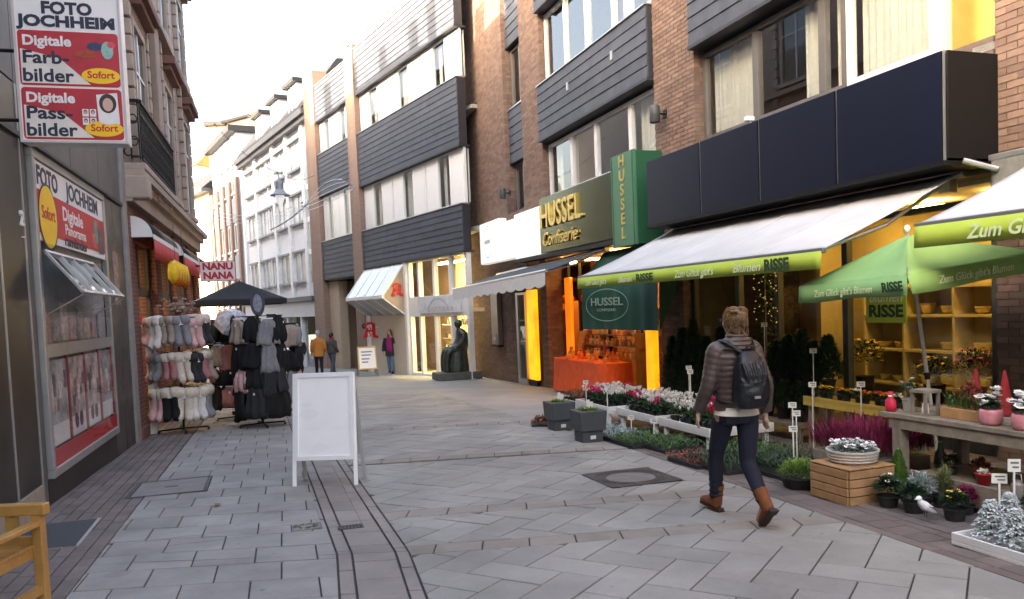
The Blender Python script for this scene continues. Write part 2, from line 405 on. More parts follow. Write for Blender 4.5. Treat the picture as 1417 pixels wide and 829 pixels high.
PIECES = [(q, m) for p, m in PIECES for q in outside_covers(p)]
ranked = sorted(PIECES, key=lambda pm: -pxarea(pm[0]))
for poly, m in ranked[:300]:
    c = (sum(p[0] for p in poly)/len(poly), sum(p[1] for p in poly)/len(poly)); mb = MB(); slab_mesh(mb, poly, c)
    mb.build('paving_slab', m, pave, loc=(c[0], c[1], 0))
groups = {}
for poly, m in ranked[300:]: groups.setdefault(m.name, []).append(poly)
for nm, pl in groups.items():
    mb = MB()
    for poly in pl:
        c = (sum(p[0] for p in poly)/len(poly), sum(p[1] for p in poly)/len(poly)); o = len(mb.v); slab_mesh(mb, poly, c)
        mb.xf(Matrix.Translation((c[0], c[1], 0)), o)
    tag(mb.build('paving_slabs', MATS[nm], pave), kind='stuff')
# covers
m_iron = mat('cast_iron', (.075, .066, .062), .65, .3, var=.3, scale=12, bump=.3, bscale=70)
m_disc = mat('cover_disc', (.15, .137, .13), .8, var=.2, scale=8, fine=.15)
m_stone = mat('cover_stone', (.19, .182, .176), .75, var=.16, scale=5, fine=.1)
def cover(name, label, i, builder):
    (x, y), hx, hy, az = COVERS[i]; o = thing(name, label, 'cover', (x, y, gz(y)+.001), az); o.rotation_euler = (-math.atan(SLOPE), 0, az); builder(o, hx, hy); return o
def cov1(o, hx, hy):
    t = .035
    MB().box(-hx,hx,-hy,-hy+t,-.03,.004).box(-hx,hx,hy-t,hy,-.03,.004).box(-hx,-hx+t,-hy+t,hy-t,-.03,.004).box(hx-t,hx,-hy+t,hy-t,-.03,.004).build('frame', m_iron, o)
    MB().box(-hx+t+.006,hx-t-.006,-hy+t+.006,hy-t-.006,-.03,.001).build('stone_inlay', m_stone, o)
    MB().box(-.07,.07,-.03,.03,-.02,.003).build('lifting_plate', m_iron, o)
cover('inspection_cover', 'square stone inlaid inspection cover in iron frame near the photo shop', 0, cov1)
def cov2(o, hx, hy):
    mb = MB(); n = 40; ring = [(.27*cos(2*pi*k/n), .27*sin(2*pi*k/n)) for k in range(n)]
    sq = []
    for x, y in ring:
        s = max(abs(x)/hx, abs(y)/hy); sq.append((x/s, y/s))
    for k in range(n):
        j = (k+1) % n; mb.quad((*ring[k], .004), (*sq[k], .004), (*sq[j], .004), (*ring[j], .004))
    mb.build('iron_surround', m_iron, o); MB().lathe([(.262, -.03), (.262, .0015)], n=40).build('concrete_disc', m_disc, o)
    for r in (.30, .335, .37):
        MB().rings([[((r+dr)*cos(2*pi*k/40), (r+dr)*sin(2*pi*k/40), dz) for k in range(40)] for dr, dz in ((0,.004),(.002,.009),(.012,.009),(.014,.004))], caps=False).build('rib', m_iron, o)
cover('manhole_cover', 'round manhole cover in square iron surround on the herringbone paving', 1, cov2)
def cov3(o, hx, hy):
    mb = MB(); mb.box(-hx,hx,-hy,-hy+.012,-.01,.006).box(-hx,hx,hy-.012,hy,-.01,.006).box(-hx,-hx+.012,-hy+.012,hy-.012,-.01,.006).box(hx-.012,hx,-hy+.012,hy-.012,-.01,.006); mb.build('frame', m_iron, o)
    for k in range(6): MB().box(-hx+.02+k*.028,-hx+.034+k*.028,-hy+.012,hy-.012,-.01,.005).build('bar', m_iron, o)
    MB().quad((-hx,-hy,.002),(hx,-hy,.002),(hx,hy,.002),(-hx,hy,.002)).build('sump', m_bed, o)
cover('drain_grate', 'small iron drain grate in the reddish slab strip', 2, cov3)
m_moss = mat('moss', (.05, .075, .03), .95, var=.4, scale=30)
def cov4(o, hx, hy):
    MB().box(-hx,hx,-hy,hy,-.02,.003).build('plate', m_stone, o); mb = MB()
    for k in range(60):
        a = random.uniform(0, 2*pi); rr = random.choice((.07, .1))+random.uniform(-.01,.01); mb.ell((rr*cos(a), rr*.8*sin(a), .003), (.012,.008,.004), 6, 4)
    tag(mb.build('moss', m_moss, o), kind='stuff')
cover('valve_cover', 'small mossy valve cover in the grey slabs left of the strip', 3, cov4)
# door mat by the photo shop
mm = mat('rubber_mat', (.06, .066, .075), .9, var=.15, scale=30, bump=.5, bscale=300)
mto = thing('door_mat', 'flat dark grey door mat behind the wooden bench', 'mat', (-4.15, 6.72, gz(6.72)), .30)
MB().box(-.33,.40,-.44,.46,.003,.014).build('mat_pile', mm, mto, bevel=.003)
MB().box(-.36,.43,-.47,.49,.001,.008).build('rubber_edge', mat('mat_edge', (.32,.31,.31), .7), mto)
# a fallen leaf on the slabs
lf_ = thing('fallen_leaf', 'single brown fallen leaf on the grey slabs left of the board', 'leaf', (-2.98, 7.72, gz(7.72)+.004), .4)
mbl = MB()
for k in range(5): a = -1.2+.6*k; mbl.leaf((0,0,.004), (cos(a), sin(a), .12), .035, .075, droop=.1)
mbl.build('blade', mat('dry_leaf', (.30,.13,.06), .8, var=.3, scale=60), lf_); MB().tube([(0,0,.004),(-.05,.01,.006)], .002, 4).build('stalk', mat('dry_leaf', (.30,.13,.06), .8), lf_)
# ------------------------------------------------------------------ brick shop building on the right (facade A)
m_mortar = mat('mortar', (.14, .105, .09), .95, var=.15, scale=15)
m_brick = mat('brick', (.185, .122, .095), .85, var=.14, scale=7, bump=.3, bscale=60, rnd=.22, fine=.12)
m_brickfar = brickmat('brick_far', (.28, .175, .13), (.23, .14, .105), (.17, .13, .115))
m_slate = mat('slate', (.052, .058, .075), .6, var=.22, scale=3, bump=.25, bscale=40, rnd=.12, fine=.12)
m_slate_edge = mat('slate_trim', (.03, .03, .036), .5)
m_wframe = mat('window_frame_white', (.62, .62, .64), .35, var=.04)
m_wframe2 = mat('window_frame_bronze', (.16, .15, .145), .4, .4, var=.06)
m_pane = glass('window_pane', (.86, .89, .89), .14)
m_shopglass = glass('shop_glass', (.93, .95, .94), .0, graze=.35)
m_curtain = mat('net_curtain', (.62, .61, .56), .9, var=.06, scale=12)
m_blind = mat('beige_blind', (.55, .50, .40), .9, var=.06)
m_dark = mat('dark_room', (.05, .047, .043), .9)
m_room = mat('room_wall', (.38, .36, .31), .9, var=.05)
m_navy = mat('navy_panel', (.005, .0075, .019), .35, var=.08, scale=1.5, spec=.3)
m_black = mat('black_trim', (.006, .006, .0065), .5, spec=.25)
m_alu = mat('brushed_aluminium', (.55, .55, .55), .35, .85, var=.05)
m_navy.node_tree.nodes['Principled BSDF'].inputs['Coat Weight'].default_value = .0
m_steel = mat('steel', (.42, .42, .41), .3, .9, var=.08)
m_white = mat('white_paint', (.78, .78, .78), .5, var=.03)

BA = froot('brick_shop_building', 'brown brick shop building with slate bands above the flower and sweet shops', 'building', 'A')
BRICKS = []   # (centre, half sizes) in facade coordinates
def brick_face(u0, u1, z0, z1, y, depth=.10):
    h = .077; z = z0; k = 0
    while z + h*.6 < z1:
        zz = min(z+h, z1); x = u0 - (.125 if k % 2 else 0)
        while x < u1 - .02:
            a, b = max(x, u0), min(x+.25, u1)
            if b-a > .03: BRICKS.append(((a+b)/2, y-depth/2+random.uniform(-.0015, .0015), (z+zz)/2, (b-a)/2-.005, depth/2, (zz-z)/2-.0055))
            x += .25
        z += h; k += 1
def brick_return(u, y0, y1, z0, z1, sgn, depth=.10):
    h = .077; z = z0; k = 0
    while z + h*.6 < z1:
        x = y0 - (.125 if k % 2 else 0)
        while x < y1 - .03:
            a, b = max(x, y0), min(x+.25, y1)
            if b-a > .03: BRICKS.append((u - sgn*depth/2, (a+b)/2, z+h/2, depth/2, (b-a)/2-.005, h/2-.0055))
            x += .25
        z += h; k += 1
ZT = 12.4
mc = MB()     # mortar cores behind the bricks
def pier(u0, u1, z0, z1, y0, y1, ret_lo=False, ret_hi=False):
    mc.box(u0+.006, u1-.006, y0, y1-.008, z0, z1)
    brick_face(u0, u1, z0, z1, y1)
    if ret_lo: brick_return(u0, y0+.02, y1-.102, z0, z1, -1)
    if ret_hi: brick_return(u1, y0+.02, y1-.102, z0, z1, 1)
# corner block with the narrow bay
pier(.95, 5.15, -.85, ZT, -.35, 0., ret_lo=True)
pier(-2.0, -.52, 4.2, ZT, -.35, 0., ret_lo=True, ret_hi=True)
pier(-.52, .95, 2.05, 4.3, -.35, -.001); pier(.45, .95, -.85, 2.05, -.35, -.001)
pier(-9.15, -7.75, 3.9, ZT, -.35, .0, ret_lo=True, ret_hi=True)
pier(-20.0, -14.86, -.5, 9.5, -.6, 0., ret_hi=True)
pier(-8.6, -7.75, -.6, 3.9, -.3, 0., ret_lo=True)
pier(-1.75, -1.3, -.7, 2.9, -.5, -.05, ret_lo=True, ret_hi=True)
mc.build('mortar_core', m_mortar, BA)
def bpx(b):
    p = fw('A', b[0], b[1], b[2]); x, y, d = px_of(p)
    return (1/d if (-10 < x < 1427 and -10 < y < 840) else 0)
BRICKS.sort(key=lambda b: -bpx(b))
bm_cache = {}
for cx, cy, cz, hx, hy, hz in BRICKS[:298]:
    key = (round(hx, 3), round(hy, 3), round(hz, 3))
    if key not in bm_cache: bm_cache[key] = MB().box(-hx, hx, -hy, hy, -hz, hz).mesh('brick', m_brick)
    link('brick', bm_cache[key], BA, loc=(cx, cy, cz))
mb = MB()
for cx, cy, cz, hx, hy, hz in BRICKS[298:]: mb.box(cx-hx, cx+hx, cy-hy, cy+hy, cz-hz, cz+hz)
tag(mb.build('brickwork', m_brick, BA), kind='stuff')
# backing volume (rooms behind), roof
MB().box(-26, 5.1, -9, -3.2, -.9, ZT-.1).box(-26, -20.01, -3.2, 0, -.6, 9.5).build('rear_block', m_brickfar, BA)
MB().box(-26, 5.14, -9, -.36, ZT, ZT+.25).box(-9.1,-7.8,-.36,-.01,ZT,ZT+.25).box(-1.98,5.13,-.36,-.01,ZT,ZT+.25).build('flat_roof', m_slate_edge, BA)
MB().box(-17.6, 5.1, -3.2, -.36, 4.0, 4.15).box(-17.6, 5.1, -3.2, -.36, 7.2, 7.3).box(-17.6,5.1,-3.2,-.36,2.86,2.98).build('floor_slab', m_room, BA)
MB().box(-7.74, -2.0, -.34, -.03, 2.85, 4.3).box(-14.85, -8.6, -.34, .0, 2.85, 4.26).build('fascia_wall', m_mortar, BA)
MB().box(-14.8, 5.0, -3.19, -3.15, 4.2, ZT-.2).build('room_back_wall', m_room, BA)
MB().box(5.0, 5.13, -3.2, -.36, -.9, ZT-.1).build('end_wall', m_brickfar, BA)

def slate_band(parent, u0, u1, z0, z1, y, n, back=.12, name='slate_course'):
    """overlapping slate courses, each one board deep, over a dark core, with trims"""
    h = (z1-z0)/n
    MB().box(u0, u1, y-back, y-.035, z0+.01, z1-.01).build('slate_backing', m_slate_edge, parent)
    for k in range(n):
        a, b = z0+k*h, z0+(k+1)*h
        x = u0; mbs = MB(); off = random.uniform(0, 1.4); cuts = [u0]
        while x < u1: 
            x += 1.6; c = x - off
            if u0+.1 < c < u1-.1: cuts.append(c)
        cuts.append(u1)
        for i in range(len(cuts)-1):
            c0, c1 = cuts[i]+.001, cuts[i+1]-.001; j = random.uniform(-.0012, .0012)
            mbs.hexa([(c0,y-.034,a),(c1,y-.034,a),(c1,y+.004+j,a),(c0,y+.004+j,a)], [(c0,y-.034,b+.004),(c1,y-.034,b+.004),(c1,y-.016+j,b+.004),(c0,y-.016+j,b+.004)])
        mbs.build(name, m_slate, parent)
    MB().box(u0-.01, u1+.01, y-back, y+.022, z1+.004, z1+.03).build('slate_top_trim', m_alu, parent)
    MB().box(u0-.01, u1+.01, y-back-.1, y+.012, z0-.06, z0-.004).build('slate_drip_edge', m_slate_edge, parent)

def window(parent, u0, u1, z0, z1, y, mull, fm=None, fwid=.07, dep=.09, curtain=None, tilt=0., glassm=None, rail=None, blind=0.):
    """window part with frame, panes and curtains; mull lists the mullion centres"""
    fm = fm or m_wframe; w = part('window', parent); ed = sorted([u0] + list(mull) + [u1])
    f = MB().box(u0, u1, y-dep, y, z0, z0+fwid).box(u0, u1, y-dep, y, z1-fwid, z1)
    f.box(u0, u0+fwid, y-dep, y, z0+fwid, z1-fwid).box(u1-fwid, u1, y-dep, y, z0+fwid, z1-fwid)
    for c in mull: f.box(c-fwid*.8, c+fwid*.8, y-dep, y+.004, z0+fwid, z1-fwid)
    if rail: f.box(u0+fwid, u1-fwid, y-dep, y-.006, rail-.03, rail+.03)
    f.build('frame', fm, w, bevel=.006)
    MB().box(u0-.03, u1+.03, y-dep-.02, y+.09, z0-.045, z0-.002).build('sill', m_alu, w)
    for i in range(len(ed)-1):
        a, b = ed[i]+fwid, ed[i+1]-fwid; t = random.uniform(-1, 1)*.004
        MB().quad((a, y-dep*.55+t, z0+fwid), (b, y-dep*.55-t, z0+fwid), (b, y-dep*.55-t+tilt, z1-fwid), (a, y-dep*.55+t+tilt, z1-fwid)).build('pane', glassm or m_pane, w)
        if curtain:
            n = max(10, int((b-a)/.05)); mbc = MB()
            for seg in curtain[i % len(curtain)]:
                c0, c1 = a+(b-a)*seg[0], a+(b-a)*seg[1]; m = max(6, int((c1-c0)/.035)); pr = None
                for k in range(m+1):
                    x = c0+(c1-c0)*k/m; yy = y-dep-.12+.03*sin(k*1.9+i)+.012*sin(k*.7)
                    cur = ((x, yy, z0+.03), (x, yy, z1-.03))
                    if pr: mbc.quad(pr[0], cur[0], cur[1], pr[1])
                    pr = cur
            if mbc.f: mbc.build('curtain', m_curtain, w, smooth=True)
    if blind: MB().box(u0+fwid, u1-fwid, y-dep-.06, y-dep-.05, z1-(z1-z0)*blind, z1-.02).build('blind', m_blind, w)
    return w
FULL = [(0, 1)]; SIDES = [(0, .28), (.72, 1)]; NONE = []; LEFT = [(0, .35)]
# narrow bay
slate_band(BA, -.5, .93, 5.8, 7.26, -.12, 6); slate_band(BA, -.5, .93, 9.1, ZT, -.12, 13)
window(BA, -.5, .93, 7.36, 9.0, -.26, [.2], m_wframe2, curtain=[FULL]); window(BA, -.5, .93, 4.36, 5.72, -.26, [.2], m_wframe2, curtain=[FULL])
# bay over the sweet shop
slate_band(BA, -7.74, -2.02, 5.82, 7.15, .12, 6, .3); slate_band(BA, -7.74, -2.02, 9.05, ZT, .12, 14, .3)
window(BA, -7.72, -2.03, 7.26, 8.96, -.14, [-3.35, -4.55, -5.9], m_wframe, fwid=.09, curtain=[SIDES, NONE, LEFT, NONE])
window(BA, -7.72, -2.03, 4.36, 5.70, -.14, [-3.5, -4.85, -6.5], m_wframe, fwid=.09, curtain=[FULL, NONE, NONE, SIDES])
# bay over the flower shop
slate_band(BA, -14.84, -9.17, 5.92, 9.4, .12, 15, .3)
window(BA, -12.55, -9.17, 4.32, 5.80, -.16, [-10.62, -12.1], m_wframe2, fwid=.085, curtain=[FULL, LEFT, FULL], rail=None)
window(BA, -14.0, -12.58, 4.32, 5.80, -.14, [], m_wframe, fwid=.10, curtain=[FULL])
MB().box(-14.12, -14.0, -.24, -.1, 4.1, 5.86).build('white_post', m_wframe, BA)
# open corner loggia by the pier: ochre walls, shelf, handrail
m_ochre = mat('ochre_wall', (.52, .38, .10), .85, var=.08)
lg = part('loggia', BA)
MB().box(-14.85, -14.13, -1.5, -1.4, 4.15, 5.9).box(-14.13,-14.05,-1.5,-.24,4.15,5.9).build('ochre_wall', m_ochre, lg)
MB().box(-14.84, -14.45, -1.38, -1.34, 4.15, 5.6).build('dark_door', m_dark, lg)
MB().box(-14.84, -14.3, -1.33, -1.3, 4.75, 4.79).box(-14.84,-14.3,-1.33,-1.3,5.1,5.14).build('door_rail', m_ochre, lg)
MB().box(-14.85, -14.6, -.2, .0, 4.12, 4.2).build('stone_sill', m_white, lg)
# brackets of the bays
for u in (-9.3, -7.6): pass
for (u, z) in ((-4.0, 6.62), (-6.3, 6.62)): MB().box(u-.045, u+.045, .105, .14, z-.06, z+.12).build('fixing_plate', m_alu, BA)
# navy panel fascia over the flower shop
fs = part('panel_fascia', BA)
jo = [-8.62, -10.34, -11.82, -13.32, -14.86]
for i in range(4): MB().box(jo[i+1]+.022, jo[i]-.022, .66, .70, 2.95, 4.06).build('fascia_panel', m_navy, fs, bevel=.004)
MB().box(-14.86, -8.62, .02, .655, 2.97, 4.03).build('fascia_core', m_black, fs)
for j in jo[1:4]: MB().box(j-.02, j-.012, .655, .703, 2.95, 4.06).build('joint_strip', m_steel, fs)
MB().box(-14.872, -14.858, .68, .704, 2.95, 4.06).build('corner_trim', m_alu, fs)
MB().box(-14.90, -14.872, .0, .675, 2.97, 4.05).build('end_panel', m_black, fs)
MB().box(-14.88, -8.60, .0, .72, 2.90, 2.948).build('soffit', m_black, fs)
# small white camera on the fascia
sc = thing('security_camera', 'tiny white camera standing on the navy fascia edge', 'camera', fw('A', -11.45, .55, 4.06), frz('A'))
MB().tube([(0,0,0),(0,0,.07)], .012).build('foot', m_white, sc); MB().box(-.035,.035,-.05,.09,.07,.14).build('housing', m_white, sc, bevel=.012)
# wall lamps
def wall_lamp(u, z, label, y=0.):
    o = thing('wall_lamp', label, 'lamp', fw('A', u, y, z), frz('A'), 'grey cylinder lamps on the brick wall')
    MB().box(-.06,.06,-.01,.02,-.05,.09).build('wall_plate', m_black, o); MB().tube([(0,.02,.02),(0,.16,.02)], .018).build('arm', m_black, o)
    g_ = mat('lamp_grey', (.07,.072,.08), .45)
    MB().lathe([(.0,.17),(.085,.16),(.095,.14),(.095,-.14),(.085,-.15),(.06,-.13)], (0,.22,0), 18).build('lamp_body', g_, o, smooth=True)
    MB().lathe([(.0,-.12),(.08,-.12),(.08,-.125)], (0,.22,0), 18).build('lens', mat('lamp_lens', (.6,.6,.55), .3), o)
wall_lamp(-8.15, 5.02, 'grey cylinder wall lamp on the brick pillar beside the navy fascia')
wall_lamp(.72, 4.87, 'grey cylinder wall lamp under the narrow slate bay')
wall_lamp(4.95, 4.9, 'small cylinder wall lamp at the brick corner by the pharmacy')

# ---------------- sweet shop (HUSSEL)
m_gold = mat('gold', (.75, .55, .18), .28, .9, var=.05)
m_greenmetal = mat('green_gold_metal', (.085, .10, .055), .13, .95, var=.12, scale=2)
m_greenface = mat('green_sign_face', (.065, .18, .105), .45, var=.05)
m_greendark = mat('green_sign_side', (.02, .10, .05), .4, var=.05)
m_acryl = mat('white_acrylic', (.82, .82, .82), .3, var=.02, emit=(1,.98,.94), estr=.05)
sg = thing('shop_sign', 'long green and gold metal fascia sign reading HUSSEL Confiserie', 'sign', fw('A', 0, 0, 0), frz('A'))
MB().box(-6.95, -2.35, .04, .30, 2.92, 4.28).build('metal_panel', m_greenmetal, sg, bevel=.01)
MB().box(-2.34, -.42, .04, .30, 2.90, 4.12).build('sky_reflection_panel', m_acryl, sg, bevel=.01)  # sky mirrored in the metal sign, put in as glowing white colour
MB().box(-6.95, -.42, .02, .34, 2.80, 2.898).build('underside', m_black, sg)
ro = (pi/2, 0, pi)
text('HUSSEL', 'lettering', m_gold, sg, (-3.75, .33, 3.78), .80, ro, ext=.03, bold=.012, fit=2.45)
text('Confiserie', 'lettering', m_gold, sg, (-3.65, .33, 3.22), .46, ro, ext=.02, bold=.004, shear=.25, fit=2.1)
vsn = thing('shop_sign', 'upright green box sign with gold letters spelling HUSSEL downwards', 'sign', fw('A', -7.55, 0, 0), frz('A'))
MB().box(-.47, .47, .56, .62, 2.68, 4.42).build('green_face', m_greenface, vsn, bevel=.006)
MB().box(-.46, .46, .02, .558, 2.70, 4.40).build('green_body', m_greendark, vsn)  # shade on the box sides is put into the darker green
for k, ch in enumerate('HUSSEL'): text(ch, 'lettering', m_gold, vsn, (0, .626, 4.27-.27*k), .30, ro, ext=.006, bold=.006, sx=1.15)
for s in (-.44, .40): MB().box(s, s+.03, .62, .628, 2.70, 4.40).build('edge_strip', m_greendark, vsn)
wsn = thing('light_box_sign', 'white light box sign with a thin grey ring on the brick corner', 'sign', fw('A', 1.9, 0, 0), frz('A'))
MB().box(-.95, .95, .05, .32, 2.95, 4.2).build('light_box', m_acryl, wsn, bevel=.03)
m_greyprint = mat('grey_print', (.50, .52, .56), .5)
MB().rings([[(.15+(.36+d)*cos(2*pi*k/40), yy, 3.6+(.46+d)*sin(2*pi*k/40)) for k in range(40)] for d, yy in ((0,.322),(0,.326),(.03,.326),(.03,.322))], caps=False).build('ring_mark', m_greyprint, wsn)
MB().box(-.12, .42, .322, .326, 3.55, 3.66).build('bar_mark', m_greyprint, wsn)
w2 = thing('light_box_sign', 'smaller plain white light box between ring sign and sweet shop fascia', 'sign', fw('A', .3, 0, 0), frz('A'))
MB().box(-.70, .62, .05, .26, 2.95, 4.05).build('light_box', m_acryl, w2, bevel=.03)
# grey awning with white scalloped valance
m_aw = mat('grey_blue_fabric', (.05, .06, .07), .85, var=.06, scale=3)
m_val = mat('white_fabric', (.62, .62, .60), .85, var=.05)
ha = thing('awning', 'grey blue awning with white scalloped valance beside the sweet shop', 'awning', fw('A', 0, 0, 0), frz('A'))
mb = MB(); n = 24
for k in range(n):
    a, b = 1.9-7.6*k/n, 1.9-7.6*(k+1)/n
    zf = lambda u: 2.20+(.14)*(1.9-u)/7.6; zb = lambda u: 2.60+.18*(1.9-u)/7.6
    mb.hexa([(a,.06,zb(a)-.012),(b,.06,zb(b)-.012),(b,1.5,zf(b)-.012),(a,1.5,zf(a)-.012)], [(a,.06,zb(a)),(b,.06,zb(b)),(b,1.5,zf(b)),(a,1.5,zf(a))])
mb.build('canopy', m_aw, ha)
mb = MB(); n = 96
for k in range(n):
    a, b = 1.9-7.6*k/n, 1.9-7.6*(k+1)/n
    lo = lambda u: zf(u)-.29-.055*abs(sin((u+5.7)*pi/.62)); wv = lambda u: 1.53+.012*sin(u*9)
    mb.quad((a, wv(a), zf(a)-.03), (b, wv(b), zf(b)-.03), (b, wv(b)+.01, lo(b)), (a, wv(a)+.01, lo(a)))
mb.build('valance', m_val, ha, smooth=True)
MB().tube([(1.92,1.5,2.195),(-5.72,1.5,2.345)], .035, 10).build('front_bar', m_alu, ha)
MB().tube([(1.92,.08,2.58),(-5.72,.08,2.76)], .06, 10).build('roller', m_alu, ha)
for u in (1.2, -5.2): MB().tube([(u,.1,zb(u)-.06),(u-.45,.8,zf(u)+.14),(u,1.46,zf(u)-.02)], .02, 8).build('folding_arm', m_alu, ha)
# steel wall cabinet on the brick
ca = thing('wall_cabinet', 'narrow stainless steel cabinet on the brick wall left of the sweet shop', 'cabinet', fw('A', 2.2, 0, .4), frz('A'))
MB().box(-.32,.32,.005,.16,0.06,1.75).build('housing', m_steel, ca, bevel=.01); MB().box(-.24,.24,.16,.18,.10,.38).build('box', m_steel, ca, bevel=.005)
MB().box(-.10,.06,.181,.185,.20,.30).build('label_plate', m_white, ca); MB().box(-.36,.36,.005,.2,0,.05).build('shelf', m_black, ca)
def strip_mat(name, c1, c2, st):
    m = mat(name, c1, .4); n = m.node_tree.nodes; l = m.node_tree.links; b = n['Principled BSDF']; ge = n.new('ShaderNodeNewGeometry'); ns = n.new('ShaderNodeTexNoise'); ns.inputs['Scale'].default_value = 1.7; ns.inputs['Detail'].default_value = 2
    l.new(ge.outputs['Position'], ns.inputs['Vector']); mx = n.new('ShaderNodeMix'); mx.data_type = 'RGBA'; mx.inputs[6].default_value = (*c1, 1); mx.inputs[7].default_value = (*c2, 1)
    mr = n.new('ShaderNodeMapRange'); mr.inputs['From Min'].default_value = .42; mr.inputs['From Max'].default_value = .68; l.new(ns.outputs['Fac'], mr.inputs['Value']); l.new(mr.outputs[0], mx.inputs[0]); l.new(mx.outputs[2], b.inputs['Emission Color']); b.inputs['Emission Strength'].default_value = st; return m
# shop front: recess with dark frames, showcase and glowing strips
m_yellow = strip_mat('yellow_light_strip', (1, .42, .008), (1, .24, .005), .15)
m_orange = strip_mat('orange_light_strip', (1, .22, .01), (1, .13, .006), .12)
hs = part('sweet_shop_front', BA)
MB().box(-7.74, -.3, -2.1, -2.0, -.75, 2.85).build('shop_back_wall', mat('sweet_shop_wall', (.32,.15,.06), .8), hs)
MB().box(-7.74, .3, -3.0, -.05, -.75, -.50).build('shop_floor', mat('sweet_shop_floor', (.13,.07,.035), .45), hs)
MB().box(-.3, .3, -.5, -.36, -.7, 2.86).box(-7.8,-7.74,-3,-.3,-.7,2.86).build('shop_side_wall', m_dark, hs)
mb = MB()
for u in (-1.15, -2.05, -2.75, -4.4, -6.0, -7.7): mb.box(u-.035, u+.035, -.60, -.52, -.5, 2.8)
mb.box(-7.7, -1.2, -.60, -.52, 2.2, 2.28); mb.box(-7.7,-2.8,-.6,-.52,-.5,-.35); mb.build('glazing_bars', m_black, hs)
MB().quad((-7.7,-.56,-.35),(-2.75,-.56,-.35),(-2.75,-.56,2.2),(-7.7,-.56,2.2)).build('shop_pane', m_shopglass, hs)
MB().box(.28, .44, -.15, .06, -.6, 2.0).box(-.34,-.28,-.15,.06,-.6,2.0).box(-.28,.28,-.15,.06,-.6,-.45).box(-.28,.28,-.15,.06,1.93,2.0).box(-.28,.28,-.15,.02,.6,.63).box(-.28,.28,-.15,.02,1.2,1.23).build('showcase_frame', m_alu, hs)
MB().box(-.28, .28, -.148, -.14, -.45, 1.93).build('showcase_back', mat('pale_back', (.42,.40,.34), .8), hs)
MB().box(-.27, .27, .03, .036, -.45, 1.93).build('showcase_pane', m_shopglass, hs)
MB().box(-1.02, -.42, -.08, .04, -.42, 2.05).build('light_strip', m_yellow, hs, bevel=.02)
MB().box(-1.05, -.40, -.09, .045, -.62, -.425).build('strip_base', m_black, hs)
MB().box(-2.45, -2.12, -.50, -.40, -.3, 2.30).build('light_strip', m_orange, hs, bevel=.02)
MB().box(-7.62, -7.30, -.02, .10, -.52, 1.25).build('light_strip', m_yellow, hs, bevel=.02)
lampm = mat('shop_lamp', (1,.8,.5), .5, emit=(1,.50,.14), estr=6.5)
for u in (-1.6, -3.0, -4.2, -5.4, -6.6): MB().box(u-.25, u+.25, -1.0, -.7, 2.70, 2.74).build('ceiling_lamp', lampm, hs)
# goods in the window
rnd0 = random.uniform
GOODS = 'sweets and autumn display in the sweet shop window'
def display_shelf(u, label):
    o = thing('display_shelf', label, 'shelf', fw('A', u, -.86, -.5), frz('A')); mo = mat('amber_wood', (.42,.22,.07), .6)
    for z in (.1, .75, 1.35, 1.95): MB().box(-.38,.38,-.18,.18,z,z+.03).build('board', mo, o)
    for x in (-.4, .37): MB().box(x,x+.03,-.18,.18,0,2.2).build('side_panel', mo, o)
    return o
cols = [(.75,.30,.05),(.65,.45,.12),(.5,.08,.04),(.75,.6,.3),(.35,.16,.06),(.8,.5,.2)]
for i, u in enumerate((-1.62, -3.2, -4.1, -6.4)):
    display_shelf(u, ('amber lit display shelf %s in the sweet shop') % ('beside the orange light strip', 'behind the orange cloth table, left', 'behind the orange cloth table, middle', 'at the far right of the shop window')[i])
    for z in (.13, .78, 1.38):
        for k in range(4):
            h = random.uniform(.16, .4); w = random.uniform(.05, .085); c = random.choice(cols); x = -.28+k*.19
            o = thing('gift_bag', '%s sweet bag on the %s board of the amber shelf %s' % (('first','second','third','last')[k], {.13:'lowest',.78:'middle',1.38:'upper'}[z], ('by the orange strip','left behind the table','middle behind the table','at far right')[i]), 'gift bag', fw('A', u+x, -.80, -.5+z), frz('A'), GOODS)
            mm_ = mat('gift_%d' % cols.index(c), c, .35, var=.2, scale=25)
            MB().rings([[(w*a*(1 if i_ % 2 else .85)*cos(2*pi*i_/10), w*.8*a*sin(2*pi*i_/10), zz*h) for i_ in range(10)] for a, zz in ((.8,0),(1,.08),(1,.6),(.3,.74),(.22,.78),(.5,.95),(.6,1))]).build('bag', mm_, o); MB().lathe([(w*.27,.74*h),(w*.33,.76*h),(w*.27,.79*h)], n=10).build('ribbon', m_gold, o)
def ball(u, y, z, r, c, label, cat='decoration'):
    o = thing('pumpkin', label, cat, fw('A', u, y, z), frz('A'), 'round decorations in the sweet shop window'); mb = MB(); n = 28; rl = []
    for i in range(1, 9):
        ph = pi*i/9; rl.append([(r*sin(ph)*(1+.07*abs(sin(4*2*pi*j/n)))*cos(2*pi*j/n), r*sin(ph)*(1+.07*abs(sin(4*2*pi*j/n)))*sin(2*pi*j/n), -r*.85*cos(ph)) for j in range(n)])
    mb.rings(rl); mb.build('body', mat('ball_%.2f_%.2f' % (c[0], c[1]), c, .45, var=.15), o, smooth=True); MB().tube([(0,0,r*.75),(.02,0,r*1.1)], [.03,.015], 6).build('stem', mat('stem', (.2,.13,.04), .8), o)
